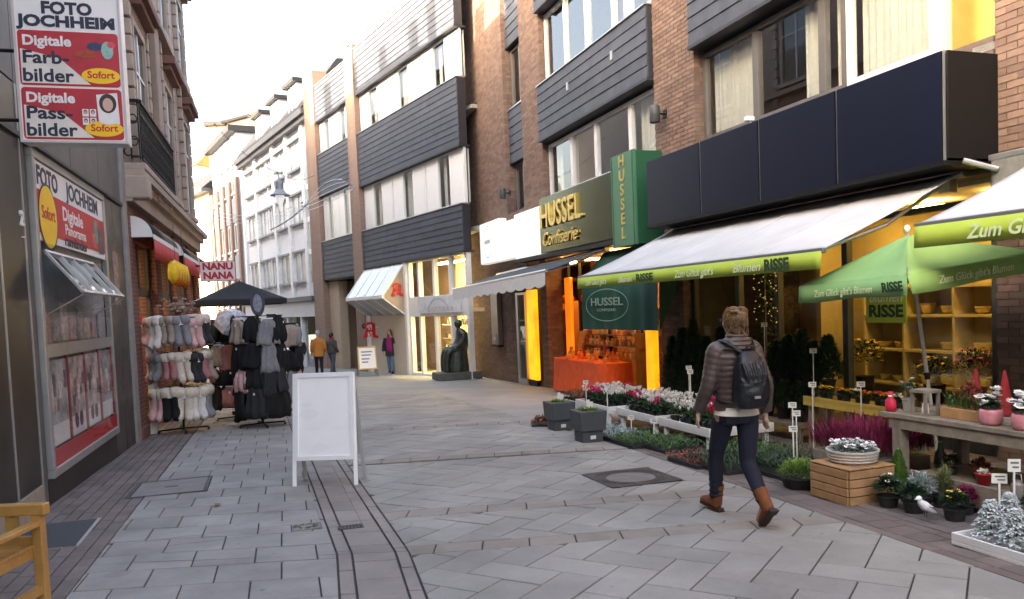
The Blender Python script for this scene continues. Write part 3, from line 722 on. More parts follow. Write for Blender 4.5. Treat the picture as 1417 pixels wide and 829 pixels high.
for i, (u, y, z, r, c, lb) in enumerate(((-1.62,-.7,1.75,.17,(.45,.06,.03),'red ball hanging left of the orange light strip, upper'),(-1.75,-.72,1.42,.15,(.4,.05,.03),'red ball hanging left of the orange light strip, lower'),(-2.75,-.72,1.75,.17,(.45,.08,.04),'red ball hanging right of the orange light strip, upper'),(-2.7,-.75,1.2,.14,(.6,.35,.2),'pale ball hanging right of the orange light strip, lower'),(-1.5,-.7,.1,.2,(.5,.38,.2),'cream pumpkin low behind the brick post'),(-5.35,-.8,1.05,.27,(.85,.28,.04),'large orange pumpkin under the dark green awning'),(-2.72,-.74,1.5,.12,(.75,.62,.5),'cream ball beside the orange light strip, middle'))):
    ball(u, y, z, r, c, lb)
tb = thing('display_table', 'table draped in orange cloth at the sweet shop entrance', 'table', fw('A', -4.35, -.05, -.48), frz('A'))
m_ocloth = mat('orange_cloth', (.75, .10, .02), .7, var=.15, scale=6)
mb = MB(); n = 64; top = []; bot = []
for k in range(n):
    t = 2*pi*k/n; c_, s_c = cos(t), sin(t); q = max(abs(c_)/1.5, abs(s_c)/.38); x, y = c_/q, s_c/q; f = 1+.03*sin(9*t)+.02*sin(23*t)
    top.append((x, y, .80)); bot.append((x*(f+.03), y*(f+.08), .02))
mb.hexa(bot, top); mb.build('tablecloth', m_ocloth, tb)
for k, u in enumerate(sorted([-4.35+random.uniform(-1.3, 1.3) for _ in range(14)], reverse=True)):
    h = random.uniform(.1, .3); c = random.choice(cols[:1]*3+[(.8,.12,.03),(.85,.4,.1)])
    o = thing('gift_bag', 'orange sweet bag on the cloth table, %s from the left' % ('first','second','third','fourth','fifth','sixth','seventh','eighth','ninth','tenth','eleventh','twelfth','thirteenth','last')[k], 'gift bag', fw('A', u, random.uniform(-.3,.2), .32), frz('A'), 'sweet bags on the orange table')
    MB().rings([[(.07*a*cos(2*pi*i_/10), .06*a*sin(2*pi*i_/10), zz*h) for i_ in range(10)] for a, zz in ((.8,0),(1,.1),(1,.6),(.3,.75),(.6,1))]).build('bag', mat('gifto_%d' % (k % 5), c, .35, var=.2, scale=25), o); MB().lathe([(.025,.72*h),(.03,.75*h),(.025,.78*h)], n=10).build('ribbon', m_gold, o)
dst = thing('display_step', 'stepped amber stand of sweets behind the orange cloth table', 'stand', fw('A', -4.6, -.40, -.5), frz('A'))
for i in range(3): MB().box(-1.5,1.5,-.10+.0*i-.09*i,.08-.09*i,.88+.24*i,.90+.24*i).build('board', mat('amber_wood', (.42,.22,.07), .6), dst)
for x in (-1.48,1.46): MB().box(x,x+.02,-.28,.08,0,1.45).build('side_panel', mat('amber_wood', (.42,.22,.07), .6), dst)
for i in range(3):
    for k in range(13):
        x = 1.38-.23*k+rnd0(-.03,.03); h = rnd0(.12,.22); c = random.choice(cols+[(.8,.12,.03),(.85,.45,.1)]); o = thing('gift_bag', 'small sweet bag on the %s step behind the cloth table, place %s' % (('lowest','middle','top')[i], ('one','two','three','four','five','six','seven','eight','nine','ten','eleven','twelve','thirteen')[k]), 'gift bag', fw('A', -4.6+x, -.40-.01-.09*i, -.5+.90+.24*i), frz('A'), GOODS)
        MB().rings([[(.075*a*cos(2*pi*i_/10), .05*a*sin(2*pi*i_/10), zz*h) for i_ in range(10)] for a, zz in ((.8,0),(1,.1),(1,.6),(.3,.75),(.7,1))]).build('bag', mat('giftp_%.2f_%.2f' % c[:2], c, .35, var=.25, scale=30), o); MB().lathe([(.025,.72*h),(.032,.75*h),(.025,.78*h)], n=8).build('ribbon', m_gold, o)
# dark green drop awning with the oval HUSSEL mark
m_dgreen = mat('dark_green_fabric', (.008, .055, .038), .8, var=.1, scale=3)
m_oval = mat('pale_green_print', (.20, .30, .24), .7)
da = thing('awning', 'dark green drop awning with oval HUSSEL mark over the shop entrance', 'awning', fw('A', 0, 0, 0), frz('A'))
mb = MB(); n = 30; pr = None
for k in range(n+1):
    u = -5.5-3.3*k/n; w = .012*sin(k*1.3)+.008*sin(k*.5)
    cur = [(u,.05,2.72),(u,.60+w,2.12),(u,.62+w*1.5,1.6),(u,.62+w*2,1.08+.02*(k/n))]
    if pr:
        for i in range(3): mb.quad(pr[i], pr[i+1], cur[i+1], cur[i])
    pr = cur
mb.build('fabric', m_dgreen, da, smooth=True)
for u in (-5.5, -8.8): MB().hexa([(u-.004,.05,2.7),(u-.004,.60,2.1),(u-.004,.62,1.08),(u-.004,.05,2.3)], [(u+.004,.05,2.7),(u+.004,.60,2.1),(u+.004,.62,1.08),(u+.004,.05,2.3)]).build('side_flap', m_dgreen, da)
oc = (-6.75, 1.58)
MB().rings([[(oc[0]+(.95+d)*cos(2*pi*k/48), yy, oc[1]+(.31+d)*sin(2*pi*k/48)) for k in range(48)] for d, yy in ((0,.655),(0,.66),(.016,.66),(.016,.655))], caps=False).build('oval_mark', m_oval, da)
text('HUSSEL', 'lettering', m_oval, da, (oc[0], .658, oc[1]+.06), .22, ro, ext=.002, bold=.004, fit=1.45)
text('CONFISERIE', 'lettering', m_oval, da, (oc[0], .658, oc[1]-.10), .08, ro, ext=.002, fit=.85)
text('seit 1949', 'lettering', m_oval, da, (oc[0], .658, oc[1]-.19), .06, ro, ext=.002, fit=.3) if False else None
# ---------------- flower shop (RISSE): interior, window, awnings, parasol
m_warmwall = mat('warm_shop_wall', (.48, .38, .17), .85, var=.06)
m_shelfw = mat('pale_shelf', (.60, .48, .22), .6)
m_wood_grey = mat('weathered_wood', (.20, .17, .135), .85, var=.25, scale=9, bump=.3, bscale=40, fine=.15)
m_wood_box = mat('crate_wood', (.34, .19, .085), .75, var=.22, scale=9, bump=.2, bscale=50, rnd=.15, fine=.12)
m_limefab = mat('lime_fabric', (.36, .47, .055), .8, var=.05, scale=4)
m_greenfab = mat('green_fabric', (.19, .36, .14), .8, var=.06, scale=4)
m_greenfab_lit = mat('green_fabric_lit', (.27, .43, .12), .8, var=.06, scale=4)
m_whitefab = mat('white_awning_fabric', (.47, .475, .49), .85, var=.12, scale=1.3)
m_ink = mat('dark_ink', (.02, .05, .02), .7); m_wink = mat('white_ink', (.60, .70, .42), .7)
rs = part('flower_shop_front', BA)
MB().box(-10.75, -10.65, -3.0, -1.2, -.4, 2.8).build('shop_divider', m_warmwall, rs)
MB().box(-15.3, -10.7, -1.95, -1.85, -.55, 2.85).build('lit_back_wall', m_warmwall, rs)
MB().box(-17.6, -8.0, -3.1, -3.0, -.55, 2.85).build('shop_back_wall', m_warmwall, rs)
MB().box(-17.6, -7.9, -3.0, -.3, -.5, -.30).build('shop_floor', mat('shop_floor', (.12,.10,.08), .5), rs)
MB().box(-17.6, -8.0, -3.0, -.36, 2.80, 2.855).build('shop_ceiling', mat('shop_ceiling', (.45,.42,.36), .9), rs)
MB().box(-15.4, -15.3, -3.0, -.6, -.4, 2.8).build('shop_side_wall', m_warmwall, rs)
MB().box(-8.02, -7.95, -3.0, -.3, -.4, 2.8).build('shop_partition', m_dark, rs)
m_gframe = mat('shop_frame_grey', (.075, .08, .078), .5, .3)
mb = MB()
for u, w in ((-14.80, .13), (-12.45, .05), (-11.0, .05), (-10.0, .05), (-8.66, .05)): mb.box(u-w, u+w, -.26, -.16, -.32, 2.83)
mb.box(-14.8, -8.7, -.26, -.16, 2.55, 2.62); mb.box(-14.7,-12.5,-.26,-.16,-.3,-.1); mb.build('shop_frame', m_gframe, rs, bevel=.004)
for a, b in ((-14.70, -12.50), (-12.40, -11.05), (-9.95, -8.72)): MB().box(a, b, -.215, -.208, -.1, 2.55).build('shop_pane', m_shopglass, rs)
lamp2 = mat('flower_shop_lamp', (1,.9,.6), .5, emit=(1,.62,.16), estr=3.6)
for u in (-14.2, -13.0, -11.7): MB().box(u-.2, u+.2, -1.3, -.9, 2.70, 2.74).build('ceiling_lamp', lamp2, rs)
MB().box(-10.9, -10.5, -2.6, -2.3, 2.70, 2.74).build('ceiling_lamp', mat('flower_shop_lamp_dim', (1,.8,.5), .5, emit=(1,.6,.25), estr=4), rs)
# wall shelves with bowls
shf = thing('wall_shelf', 'yellow lit wall shelf with bowls inside the flower shop', 'shelf', fw('A', -12.55, -1.84, -.3), frz('A'))
for z in (.55, 1.05, 1.55, 1.95): MB().box(-1.3, 1.2, .0, .36, z, z+.035).build('board', m_shelfw, shf)
for x in (-1.3, -.45, .4, 1.17): MB().box(x, x+.035, .0, .36, 0, 2.2).build('upright', m_shelfw, shf)
m_bowl = mat('yellow_bowl', (.62, .45, .12), .5, var=.1); 
for z in (.59, 1.09, 1.59):
    for x in (-1.05, -.75, -.2, .15, .65, .95):
        if random.random() < .85:
            o = thing('bowl', 'yellowish bowl on the lit flower shop shelf, %s board, place %s' % ({.59:'lower',1.09:'middle',1.59:'upper'}[z], {-1.05:'six',-.75:'five',-.2:'four',.15:'three',.65:'two',.95:'one'}[x]), 'bowl', fw('A', -12.55+x, -1.66, -.3+z), frz('A'), 'bowls on the flower shop shelf'); r = random.uniform(.08, .13); h = random.uniform(.07, .16)
            MB().lathe([(r*.5,0),(r*.8,h*.3),(r,h),(r*.93,h),(r*.7,h*.35),(.01,h*.2)], n=16).build('bowl_body', m_bowl, o, smooth=True); MB().lathe([(r*.98,h-.012),(r*1.06,h-.004),(r*.98,h+.004)], n=16).build('rim', m_shelfw, o)
bn = thing('hanging_sign', 'lime green window sign reading blumen RISSE', 'sign', fw('A', -13.22, -.12, 1.24), frz('A'))
MB().box(-.33,.33,0,.012,0,.52).build('board', m_limefab, bn); text('RISSE', 'lettering', m_ink, bn, (0,.016,.14), .21, ro, ext=.001, bold=.008, fit=.56); text('blumen', 'lettering', m_wink, bn, (0,.016,.32), .19, ro, ext=.001, bold=.002, shear=.2, fit=.54)
for x in (-.3,.3): MB().tube([(x,.006,.52),(x,.006,1.3)], .003, 5).build('cord', m_steel, bn)
mb = MB()
for k in range(5): mb.leaf((-.13-.012*k,.018,.43), (-cos(k*1.25), 0, sin(k*1.25)), .03, .055, droop=0)
mb.build('flower_mark', m_ink, bn)

m_seam = mat('awning_seam', (.40,.40,.41), .9)
def awning(label, u0, u1, yf, zf, zb, vh, texts, endcurve=True):
    o = thing('awning', label, 'awning', fw('A', 0, 0, 0), frz('A')); mb = MB(); n = 30
    L = u0-u1
    def sag(t, s): return -.006*sin(pi*t)*sin(pi*s*9+t*2) - .025*sin(pi*t)
    rows = 10
    P = [[(u0-L*k/n, .12+(yf-.12)*j/rows, zb+(zf-zb)*j/rows+sag(j/rows, k/n)) for j in range(rows+1)] for k in range(n+1)]
    for k in range(n):
        for j in range(rows): mb.quad(P[k][j], P[k+1][j], P[k+1][j+1], P[k][j+1])
    c = mb.build('canopy', m_whitefab, o, smooth=True); sd = c.modifiers.new('s', 'SOLIDIFY'); sd.thickness = .004
    for k in range(1, 5):
        u = u0-L*k/5; MB().tube([(u, .12+(yf-.12)*j/rows, zb+(zf-zb)*j/rows+sag(j/rows, k/5)+.004) for j in range(rows+1)], .009, 5, flat=.4).build('seam', m_seam, o)
    mb = MB(); n = 60
    w = lambda k: yf+.035+.008*sin(k*.33)+.003*sin(k*.9)
    for k in range(n):
        a, b = u0-L*k/n, u0-L*(k+1)/n
        mb.quad((a, yf+.03, zf-.02), (b, yf+.03, zf-.02), (b, w(k+1), zf-vh), (a, w(k), zf-vh))
    v = mb.build('valance', m_limefab, o, smooth=True); sd = v.modifiers.new('s', 'SOLIDIFY'); sd.thickness = .004
    MB().box(u1-.01, u0+.01, yf-.03, yf+.028, zf-.04, zf+.015).build('front_bar', mat('awning_bar', (.22,.23,.24), .4, .6), o, bevel=.01)
    MB().tube([(u0, .10, zb), (u1, .10, zb)], .07, 12).build('roller', mat('awning_roller', (.35,.35,.36), .4, .6), o)
    for u in (u0-.25, u1+.25):
        MB().tube([(u, .14, zb-.10), (u-.12, (yf+.1)*.52, (zf+zb)/2-.16), (u, yf-.05, zf-.03)], .022, 8).build('folding_arm', m_alu, o)
        MB().box(u-.07, u+.07, .02, .16, zb-.2, zb-.02).build('arm_bracket', m_alu, o, bevel=.01)
    for tx, (uc, sz, fit, mm_, sh, bd) in texts: text(tx, 'lettering', mm_, o, (uc, yf+.062, zf-.02-vh*.5), sz, ro, ext=.001, bold=bd, shear=sh, fit=fit)
    return o
awning('white awning with lime valance reading blumen RISSE over the flower shop', -8.52, -14.6, 2.0, 2.09, 2.90, .20,
       [('RISSE', (-10.95, .15, .50, m_ink, 0, .006)), ('Zum Glück gibt’s', (-12.25, .14, .92, m_wink, .25, .002)), ('Blumen', (-13.38, .14, .52, m_wink, .25, .002)), ('RISSE', (-13.92, .17, .42, m_ink, 0, .008)), ('Zum Glück gibt’s', (-9.3, .13, .8, m_wink, .25, .002)), ('Blumen', (-10.35, .13, .45, m_wink, .25, .002))])
awning('nearest white awning with lime valance reading Zum Glück at the right edge', -15.62, -19.5, 1.85, 2.22, 2.95, .21,
       [('Zum Glück gibt’s', (-16.75, .16, 1.15, m_wink, .25, .003)), ('Blumen', (-17.8, .16, .5, m_wink, .25, .003)), ('RISSE', (-18.6, .18, .5, m_ink, 0, .008))])
# second brick shop unit the awning hangs on is the same pier; its lintel roller box
rb = thing('awning_motor_box', 'grey metal awning motor box below the navy fascia end', 'motor box', fw('A', -15.25, .02, 2.62), frz('A'))
MB().box(-.22,.22,0,.26,0,.34).build('housing', mat('old_grey_metal', (.22,.22,.21), .6, .3, var=.3, scale=10), rb, bevel=.03); MB().box(-.23,.23,.0,.27,.30,.36).build('lid', m_alu, rb, bevel=.01)
MB().tube([(.12,.27,.2),(.32,.5,.32)], .03, 8).build('crank_arm', m_alu, rb); MB().tube([(.12,.27,.0),(.1,.32,-.12),(.16,.34,-.1)], .008, 6).build('hook', m_alu, rb)

# tilted green parasol
pa = thing('parasol', 'tilted green market parasol by the flower table, light painted into one panel', 'parasol', (4.30, 8.0, gz(8.0)), 0)
axis = Vector((-.122, .0, 1)).normalized(); Zp = 2.45
top = axis*2.42; cen = axis*2.06
cd = [Vector((-.87,.49,0)), Vector((-.49,-.87,0)), Vector((.87,-.49,0)), Vector((.49,.87,0))]
rotm = Vector((0,0,1)).rotation_difference(axis).to_matrix()
C4 = [cen + rotm @ (d*1.1) for d in cd]
for i in range(4):
    a, b = C4[i], C4[(i+1) % 4]; mb = MB(); n = 10
    g = [[top*(1-j/n) + (a*(1-k/n)+b*(k/n))*(j/n) + axis*(-.07*sin(pi*j/n)*sin(pi*k/n)*1.0) for k in range(n+1)] for j in range(n+1)]
    for j in range(n):
        for k in range(n): mb.quad(g[j][k], g[j+1][k], g[j+1][k+1], g[j][k+1])
    mt = m_greenfab_lit if i == 1 else m_greenfab  # one cloth all round; this panel's brightness is put into its colour
    c = mb.build('canopy_panel', mt, pa, smooth=True); c.modifiers.new('s', 'SOLIDIFY').thickness = .003
    mb = MB(); outv = ((a+b)/2-cen); outv = outv.normalized()
    for k in range(n*2):
        p, q = a.lerp(b, k/(2*n)), a.lerp(b, (k+1)/(2*n)); wv = lambda k_: outv*(.03+.008*sin(k_*.5)) - axis*(.17+.008*sin(k_*.4))
        mb.quad(p, q, q+wv(k+1), p+wv(k))
    v = mb.build('valance', mt, pa, smooth=True); v.modifiers.new('s', 'SOLIDIFY').thickness = .003
    if i < 2:
        d = (b-a).normalized(); yy = (axis - d*axis.dot(d)).normalized(); nn = d.cross(yy); M3 = Matrix((d, yy, nn)).transposed()
        nn_ok = nn.dot(outv) > 0; 
        if not nn_ok: d = -d; nn = d.cross(yy); M3 = Matrix((d, yy, nn)).transposed()
        t = text('Zum Glück gibt’s Blumen', 'lettering', m_wink, pa, (0,0,0), .10, (0,0,0), ext=.001, bold=.001, shear=.25, fit=.85)
        t.matrix_local = Matrix.Translation(a.lerp(b, .46)+outv*.042-axis*.09) @ M3.to_4x4()
        t = text('RISSE', 'lettering', m_ink, pa, (0,0,0), .12, (0,0,0), ext=.001, bold=.005, fit=.26)
        t.matrix_local = Matrix.Translation(a.lerp(b, .90 if nn.dot(outv) > 0 else .1)+outv*.042-axis*.09) @ M3.to_4x4()
MB().tube([(0,0,.0)+Vector((0,0,0)) if False else Vector((.0,0,0)), axis*2.44], .019, 10).build('pole', mat('pale_pole', (.42,.40,.36), .5, var=.1), pa)
MB().ell(axis*2.48, (.032,.032,.04)).build('finial', m_white, pa, smooth=True)
MB().tube([axis*.95, axis*1.02], .027, 10).build('joint_collar', m_black, pa)
for d in C4: MB().tube([axis*2.38, d+axis*.0], .008, 6).build('rib', m_wood_grey, pa); MB().tube([axis*1.85, (axis*2.38).lerp(d, .5)], .007, 6).build('strut', m_wood_grey, pa)
MB().lathe([(.22,0),(.22,.05),(.06,.08),(.03,.3)], n=20).build('base', m_black, pa)
# the table of plants by the window
TU, TO = -15.4, 2.1
tbl = thing('plant_table', 'long weathered wooden plant table in front of the flower shop pier', 'table', fw('A', TU, 1.7, gz(7.4)), frz('A'))
for k in range(4): MB().box(-2.6, .0, -.40+k*.2+.004, -.20+k*.2-.004, .695, .735).build('top_plank', m_wood_grey, tbl, bevel=.004)
for x, y in ((-.18,.33),(-.18,-.38),(-2.4,.33),(-2.4,-.38)): MB().box(x-.05,x+.05,y-.05,y+.05,0,.694).build('leg', m_wood_grey, tbl, bevel=.006)
MB().box(-2.5,-.1,.33,.38,.60,.693).box(-2.5,-.1,-.43,-.38,.60,.693).build('apron', m_wood_grey, tbl)
MB().box(-.23,-.13,-.33,.28,.60,.693).build('apron_end', m_wood_grey, tbl)
MB().box(-2.6,-.35,.385,.41,.07,.26).build('front_board', m_wood_grey, tbl, bevel=.005); MB().box(-2.6,-.3,-.4,.38,.20,.225).build('lower_shelf', m_wood_grey, tbl)
# ------------------------------------------------------------------ plants, trays and pots of the flower shop
m_leaf = mat('leaf_green', (.055, .11, .03), .55, var=.35, scale=18, rnd=.35)
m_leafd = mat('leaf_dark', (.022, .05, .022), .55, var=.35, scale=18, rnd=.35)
m_leafl = mat('leaf_lime', (.17, .26, .04), .55, var=.3, scale=18, rnd=.3)
m_silver = mat('leaf_silver', (.30, .35, .34), .7, var=.2, scale=18, rnd=.2)
m_olive = mat('leaf_olive', (.13, .15, .05), .6, var=.3, scale=18, rnd=.3)
m_fwhite = mat('petal_white', (.80, .78, .76), .6, var=.06, rnd=.06)
m_fpink = mat('petal_pink', (.62, .05, .20), .6, var=.15, rnd=.2)
m_fred = mat('petal_red', (.50, .015, .06), .6, var=.15, rnd=.2)
m_heather = mat('heather_purple', (.17, .014, .055), .8, var=.3, scale=25, rnd=.35)
m_forange = mat('petal_orange', (.75, .22, .03), .6, rnd=.2); m_fyellow = mat('petal_yellow', (.75, .52, .05), .6, rnd=.2)
m_pot = mat('black_pot', (.02, .02, .021), .6); m_terra = mat('terracotta', (.35, .13, .06), .8); m_soil = mat('soil', (.03, .022, .015), .95, var=.3, scale=40)
m_redleaf = mat('leaf_rust', (.20, .055, .03), .6, var=.3, scale=18, rnd=.3)
m_plwhite = mat('tray_white', (.66, .66, .65), .45, var=.06, scale=8)
rnd = random.uniform
def foliage(mb, c, r, n, w, l, m=0, up=.5, dens=.55):
    """leaves spread through an ellipsoid"""
    for _ in range(n):
        a = rnd(0, 2*pi); q = rnd(-.25, 1); rr = rnd(dens, 1.0); s = math.sqrt(max(0, 1-q*q))
        d = Vector((cos(a)*s, sin(a)*s, q)); p = Vector(c)+Vector((d.x*r[0], d.y*r[1], d.z*r[2]))*rr
        dd = (d+Vector((rnd(-.5,.5), rnd(-.5,.5), up*rnd(0,1)))); mb.leaf(p-dd.normalized()*l*.5, dd, w*rnd(.7,1.3), l*rnd(.7,1.3), m)
def blossom(mb, p, s, m=0, n=5, tiltv=None):
    t = Vector(tiltv) if tiltv else Vector((rnd(-.5,.5), rnd(-.5,.5), 1)); t = t.normalized(); a = t.orthogonal().normalized(); b = t.cross(a); o = rnd(0, 2)
    for k in range(n):
        d = a*cos(o+2*pi*k/n)+b*sin(o+2*pi*k/n); sd = t.cross(d)
        mb.add([Vector(p), Vector(p)+d*s*.6+sd*s*.38+t*s*.12, Vector(p)+d*s+t*s*.28, Vector(p)+d*s*.6-sd*s*.38+t*s*.12], [(0,1,2,3)], m)
def cyclamen(mb, c, s=.035, m=0):
    for k in range(5):      # swept-back upright petals
        a = 2*pi*k/5+rnd(-.2,.2); d = Vector((cos(a)*.5, sin(a)*.5, 1)).normalized(); mb.leaf(Vector(c), d, s*.85, s*1.5, m, droop=-.1)
def pot(mb, r, h, m=0): mb.lathe([(r*.75,0),(r*.95,h*.9),(r*1.05,h*.9),(r*1.05,h),(r*.95,h),(r*.9,h*.85),(.001,h*.85)], n=14, m=m)

# cyclamen tables: white low tables with rows of potted cyclamen
def white_table(u0, u1, y0, y1, h, label):
    g_ = gz(fw('A', (u0+u1)/2, (y0+y1)/2).y); o = thing('plant_stand', label, 'plant stand', fw('A', (u0+u1)/2, (y0+y1)/2, g_), frz('A'), 'white trestle plant stands'); L, Wd = (u0-u1)/2, (y1-y0)/2
    t = .022
    MB().box(-L,L,-Wd,Wd,h-.09,h-.075).build('tray_bottom', m_plwhite, o)
    for a in ((-L,L,Wd-t,Wd),(-L,L,-Wd,-Wd+t),(-L,-L+t,-Wd+t,Wd-t),(L-t,L,-Wd+t,Wd-t)): MB().box(*a, h-.11, h).build('rim_board', m_plwhite, o, bevel=.004)
    for x in (-L+.1, L-.1):
        for y in (-Wd+.06, Wd-.06): MB().box(x-.03,x+.03,y-.03,y+.03,0,h-.112).build('leg', m_plwhite, o, bevel=.004)
    return g_+h-.073
def potted_cyclamen(u, y, z, mf, label, group='cyclamens on the white stands', s=1., leafm=None):
    o = thing('potted_cyclamen', label, 'potted plant', fw('A', u, y, z), rnd(0, 6), group); mb = MB(); pot(mb, .055*s, .09*s); mb.build('pot', m_pot, o)
    mb = MB(); foliage(mb, (0,0,.12*s), (.10*s,.10*s,.06*s), 46, .05*s, .055*s, up=.3); mb.build('leaves', leafm or m_leafd, o)
    mb = MB(); st = MB()
    for k in range(random.randint(7, 12)):
        a = rnd(0, 2*pi); r = rnd(0, .09)*s; p = Vector((r*cos(a), r*sin(a), rnd(.18, .26)*s)); cyclamen(mb, p, .033*s); st.tube([(r*.3*cos(a), r*.3*sin(a), .1*s), p], .002, 3)
    mb.build('flowers', mf, o); st.build('stems', m_leaf, o)
STANDS = [(-7.6, -8.75, 1.6, 2.15, .30, 'small white plant stand with brown plants behind the grey planters'), (-8.85, -10.1, 1.45, 2.3, .36, 'white plant stand of cyclamen nearest the sweet shop'), (-10.2, -11.4, 1.35, 2.2, .33, 'white plant stand of cyclamen between two others'), (-11.5, -12.75, 1.25, 2.2, .30, 'white plant stand of cyclamen beside the walking woman')]
for i, (a, b, y0, y1, h, lb) in enumerate(STANDS):
    z = white_table(a, b, y0, y1, h, lb)
    nu, ny = 6, 4
    for r in range(nu):
        for c in range(ny):
            u = a-.1-(a-b-.2)*(r+.5)/nu+rnd(-.02,.02); y = y0+.08+(y1-y0-.16)*(c+.5)/ny+rnd(-.02,.02)
            if i == 0:
                o = thing('potted_heather', 'brownish bud heather pot on the small white stand, row %s, place %s' % (('four','three','two','one')[c], ('one','two','three','four','five','six')[r]), 'potted plant', fw('A', u, y, z), 0, 'brown heathers on the small stand'); mb = MB(); pot(mb, .05, .08); mb.build('pot', m_pot, o)
                mb = MB(); foliage(mb, (0,0,.13), (.09,.09,.08), 60, .015, .06, up=1.2); mb.build('foliage', m_redleaf if (r+c) % 3 else m_olive, o)
            else:
                k = mnoise.noise((u*1.3, y*2.1, i*3.7)); mf = m_fwhite if k < .12 else (m_fpink if k < .3 else m_fred)
                cn = {m_fwhite: 'white', m_fpink: 'pink', m_fred: 'crimson'}[mf]
                potted_cyclamen(u, y, z, mf, '%s cyclamen in row %s, place %s of the stand %s' % (cn, ('four','three','two','one')[c], ('one','two','three','four','five','six')[r], ('', 'nearest the sweet shop', 'in the middle', 'beside the woman')[i]), 'cyclamens on the white stands', s=1.15)
# price stakes: white cards on sticks
m_card = mat('price_card', (.62, .61, .57), .7, var=.05); m_cardink = mat('price_ink', (.12,.12,.12), .8)
def stake(u, y, ztop, label, w=.07, h=.055, base=None, n=1):
    P = fw('A', u, y, 0); zb = gz(P.y) if base is None else base
    o = thing('price_stake', label, 'price tag', (P.x, P.y, zb), 2.87, 'white price cards on sticks'); H = ztop-zb
    MB().box(-.006,.006,-.004,.004,0,H-h).build('stick', m_card, o); c = MB().box(-w/2,w/2,-.005,.005,H-h,H).build('card', m_card, o)
    for k in range(2): MB().box(-w*.35, w*(.3-.15*k), .0055, .007, H-h*.35-k*h*.35, H-h*.2-k*h*.35).build('print_line', m_cardink, c)
for i, (u, y, zt, lb) in enumerate(((-9.35,2.32,.38,'white price card at the front rim of the cyclamen stand nearest the sweet shop'),(-10.2,2.35,.40,'tall price card between the first two cyclamen stands'),(-11.1,2.42,.02,'price card among the green ground plants, left'),(-11.9,2.5,.08,'price card among the green ground plants, right'),(-11.2,1.5,.62,'price card in the middle of the red cyclamen'),(-11.0,1.4,.66,'higher price card behind the red cyclamen'),(-11.0,.45,1.0,'price card on a tall stick in the dark conifers left'),(-11.45,.4,1.25,'highest price card in the dark conifers left'),(-12.9,.75,.95,'price card on a stick in front of the dark conifer row'),(-13.6,1.35,.62,'price card beside the yellow primrose bench'),(-14.0,1.95,.47,'wide price card left of the heather box'),(-14.25,2.1,.42,'price card close to the purple heather'),(-14.45,2.3,.30,'slanted price card above the green bush pot'),(-14.2,1.2,.66,'price card under the primrose bench'))):
    stake(u, y, zt, lb, .085, .06)
# low tray plants on the paving
def ground_patch(u, y, lx, ly, h, leafm, n, label, w=.02, l=.06, kind='spreading plant', extra=None, rz=0):
    P = fw('A', u, y, 0); P.z = gz(P.y); o = thing('tray_plant', label, 'plant', P, frz('A')+rz)
    MB().box(-lx*.95,lx*.95,-ly*.95,ly*.95,0.001,.05).build('tray', m_pot, o, bevel=.006)
    mb = MB()
    for k in range(n):
        x, yy = rnd(-1,1), rnd(-1,1); hh = h*(.75+.5*mnoise.noise((x*lx*7+u, yy*ly*7, 2)))
        a = rnd(0, 2*pi); d = Vector((cos(a), sin(a), rnd(.2, 1.5))); mb.leaf((x*lx, yy*ly, .04+rnd(.1,.9)*hh), d, w*rnd(.7,1.3), l*rnd(.7,1.3))
    mb.build('foliage', leafm, o)
    if extra: extra(o)
ground_patch(-10.55, 2.55, .30, .24, .11, m_silver, 900, 'silver grey leaved plants in a tray behind the grey planter', .012, .05)
ground_patch(-11.2, 2.60, .28, .26, .10, m_silver, 700, 'mixed silver and green plants in a tray before the stands', .012, .05)
ground_patch(-11.75, 2.62, .34, .30, .13, m_leaf, 1100, 'fresh green spreading plants in a tray before the stands', .013, .07)
ground_patch(-12.35, 2.50, .30, .26, .13, m_leaf, 900, 'fresh green spreading plants below the corner of the last stand', .013, .07)
ground_patch(-13.35, 2.75, .34, .22, .07, m_redleaf, 500, 'reddish low plants on the paving left of the woman', .012, .06)
ground_patch(-13.75, 2.60, .40, .30, .12, m_leafd, 1200, 'flat dark green fir branches left of the walking woman', .012, .09)
ground_patch(-14.25, 2.20, .45, .40, .17, m_leafd, 1600, 'heap of dark green fir branches right of the walking woman', .014, .10)
ground_patch(-13.3, 2.0, .45, .35, .15, m_leaf, 1100, 'green branches lying behind the walking woman', .014, .09)
# bushy olive-green pot plant
P = fw('A', -14.95, 2.62, 0); P.z = gz(P.y); o = thing('potted_bush', 'round bushy yellow green pot plant left of the wooden crate', 'potted plant', P)
MB().lathe([(.15,0),(.19,.10),(.20,.10),(.20,.12),(.17,.12)], n=20).build('bowl', m_pot, o)
mb = MB(); foliage(mb, (0,0,.14), (.22,.22,.15), 900, .010, .045, up=1.); mb.build('foliage', m_leafl, o); mb = MB(); foliage(mb, (0,0,.12), (.2,.2,.12), 500, .010, .045, up=1.); mb.build('inner_foliage', m_leaf, o)
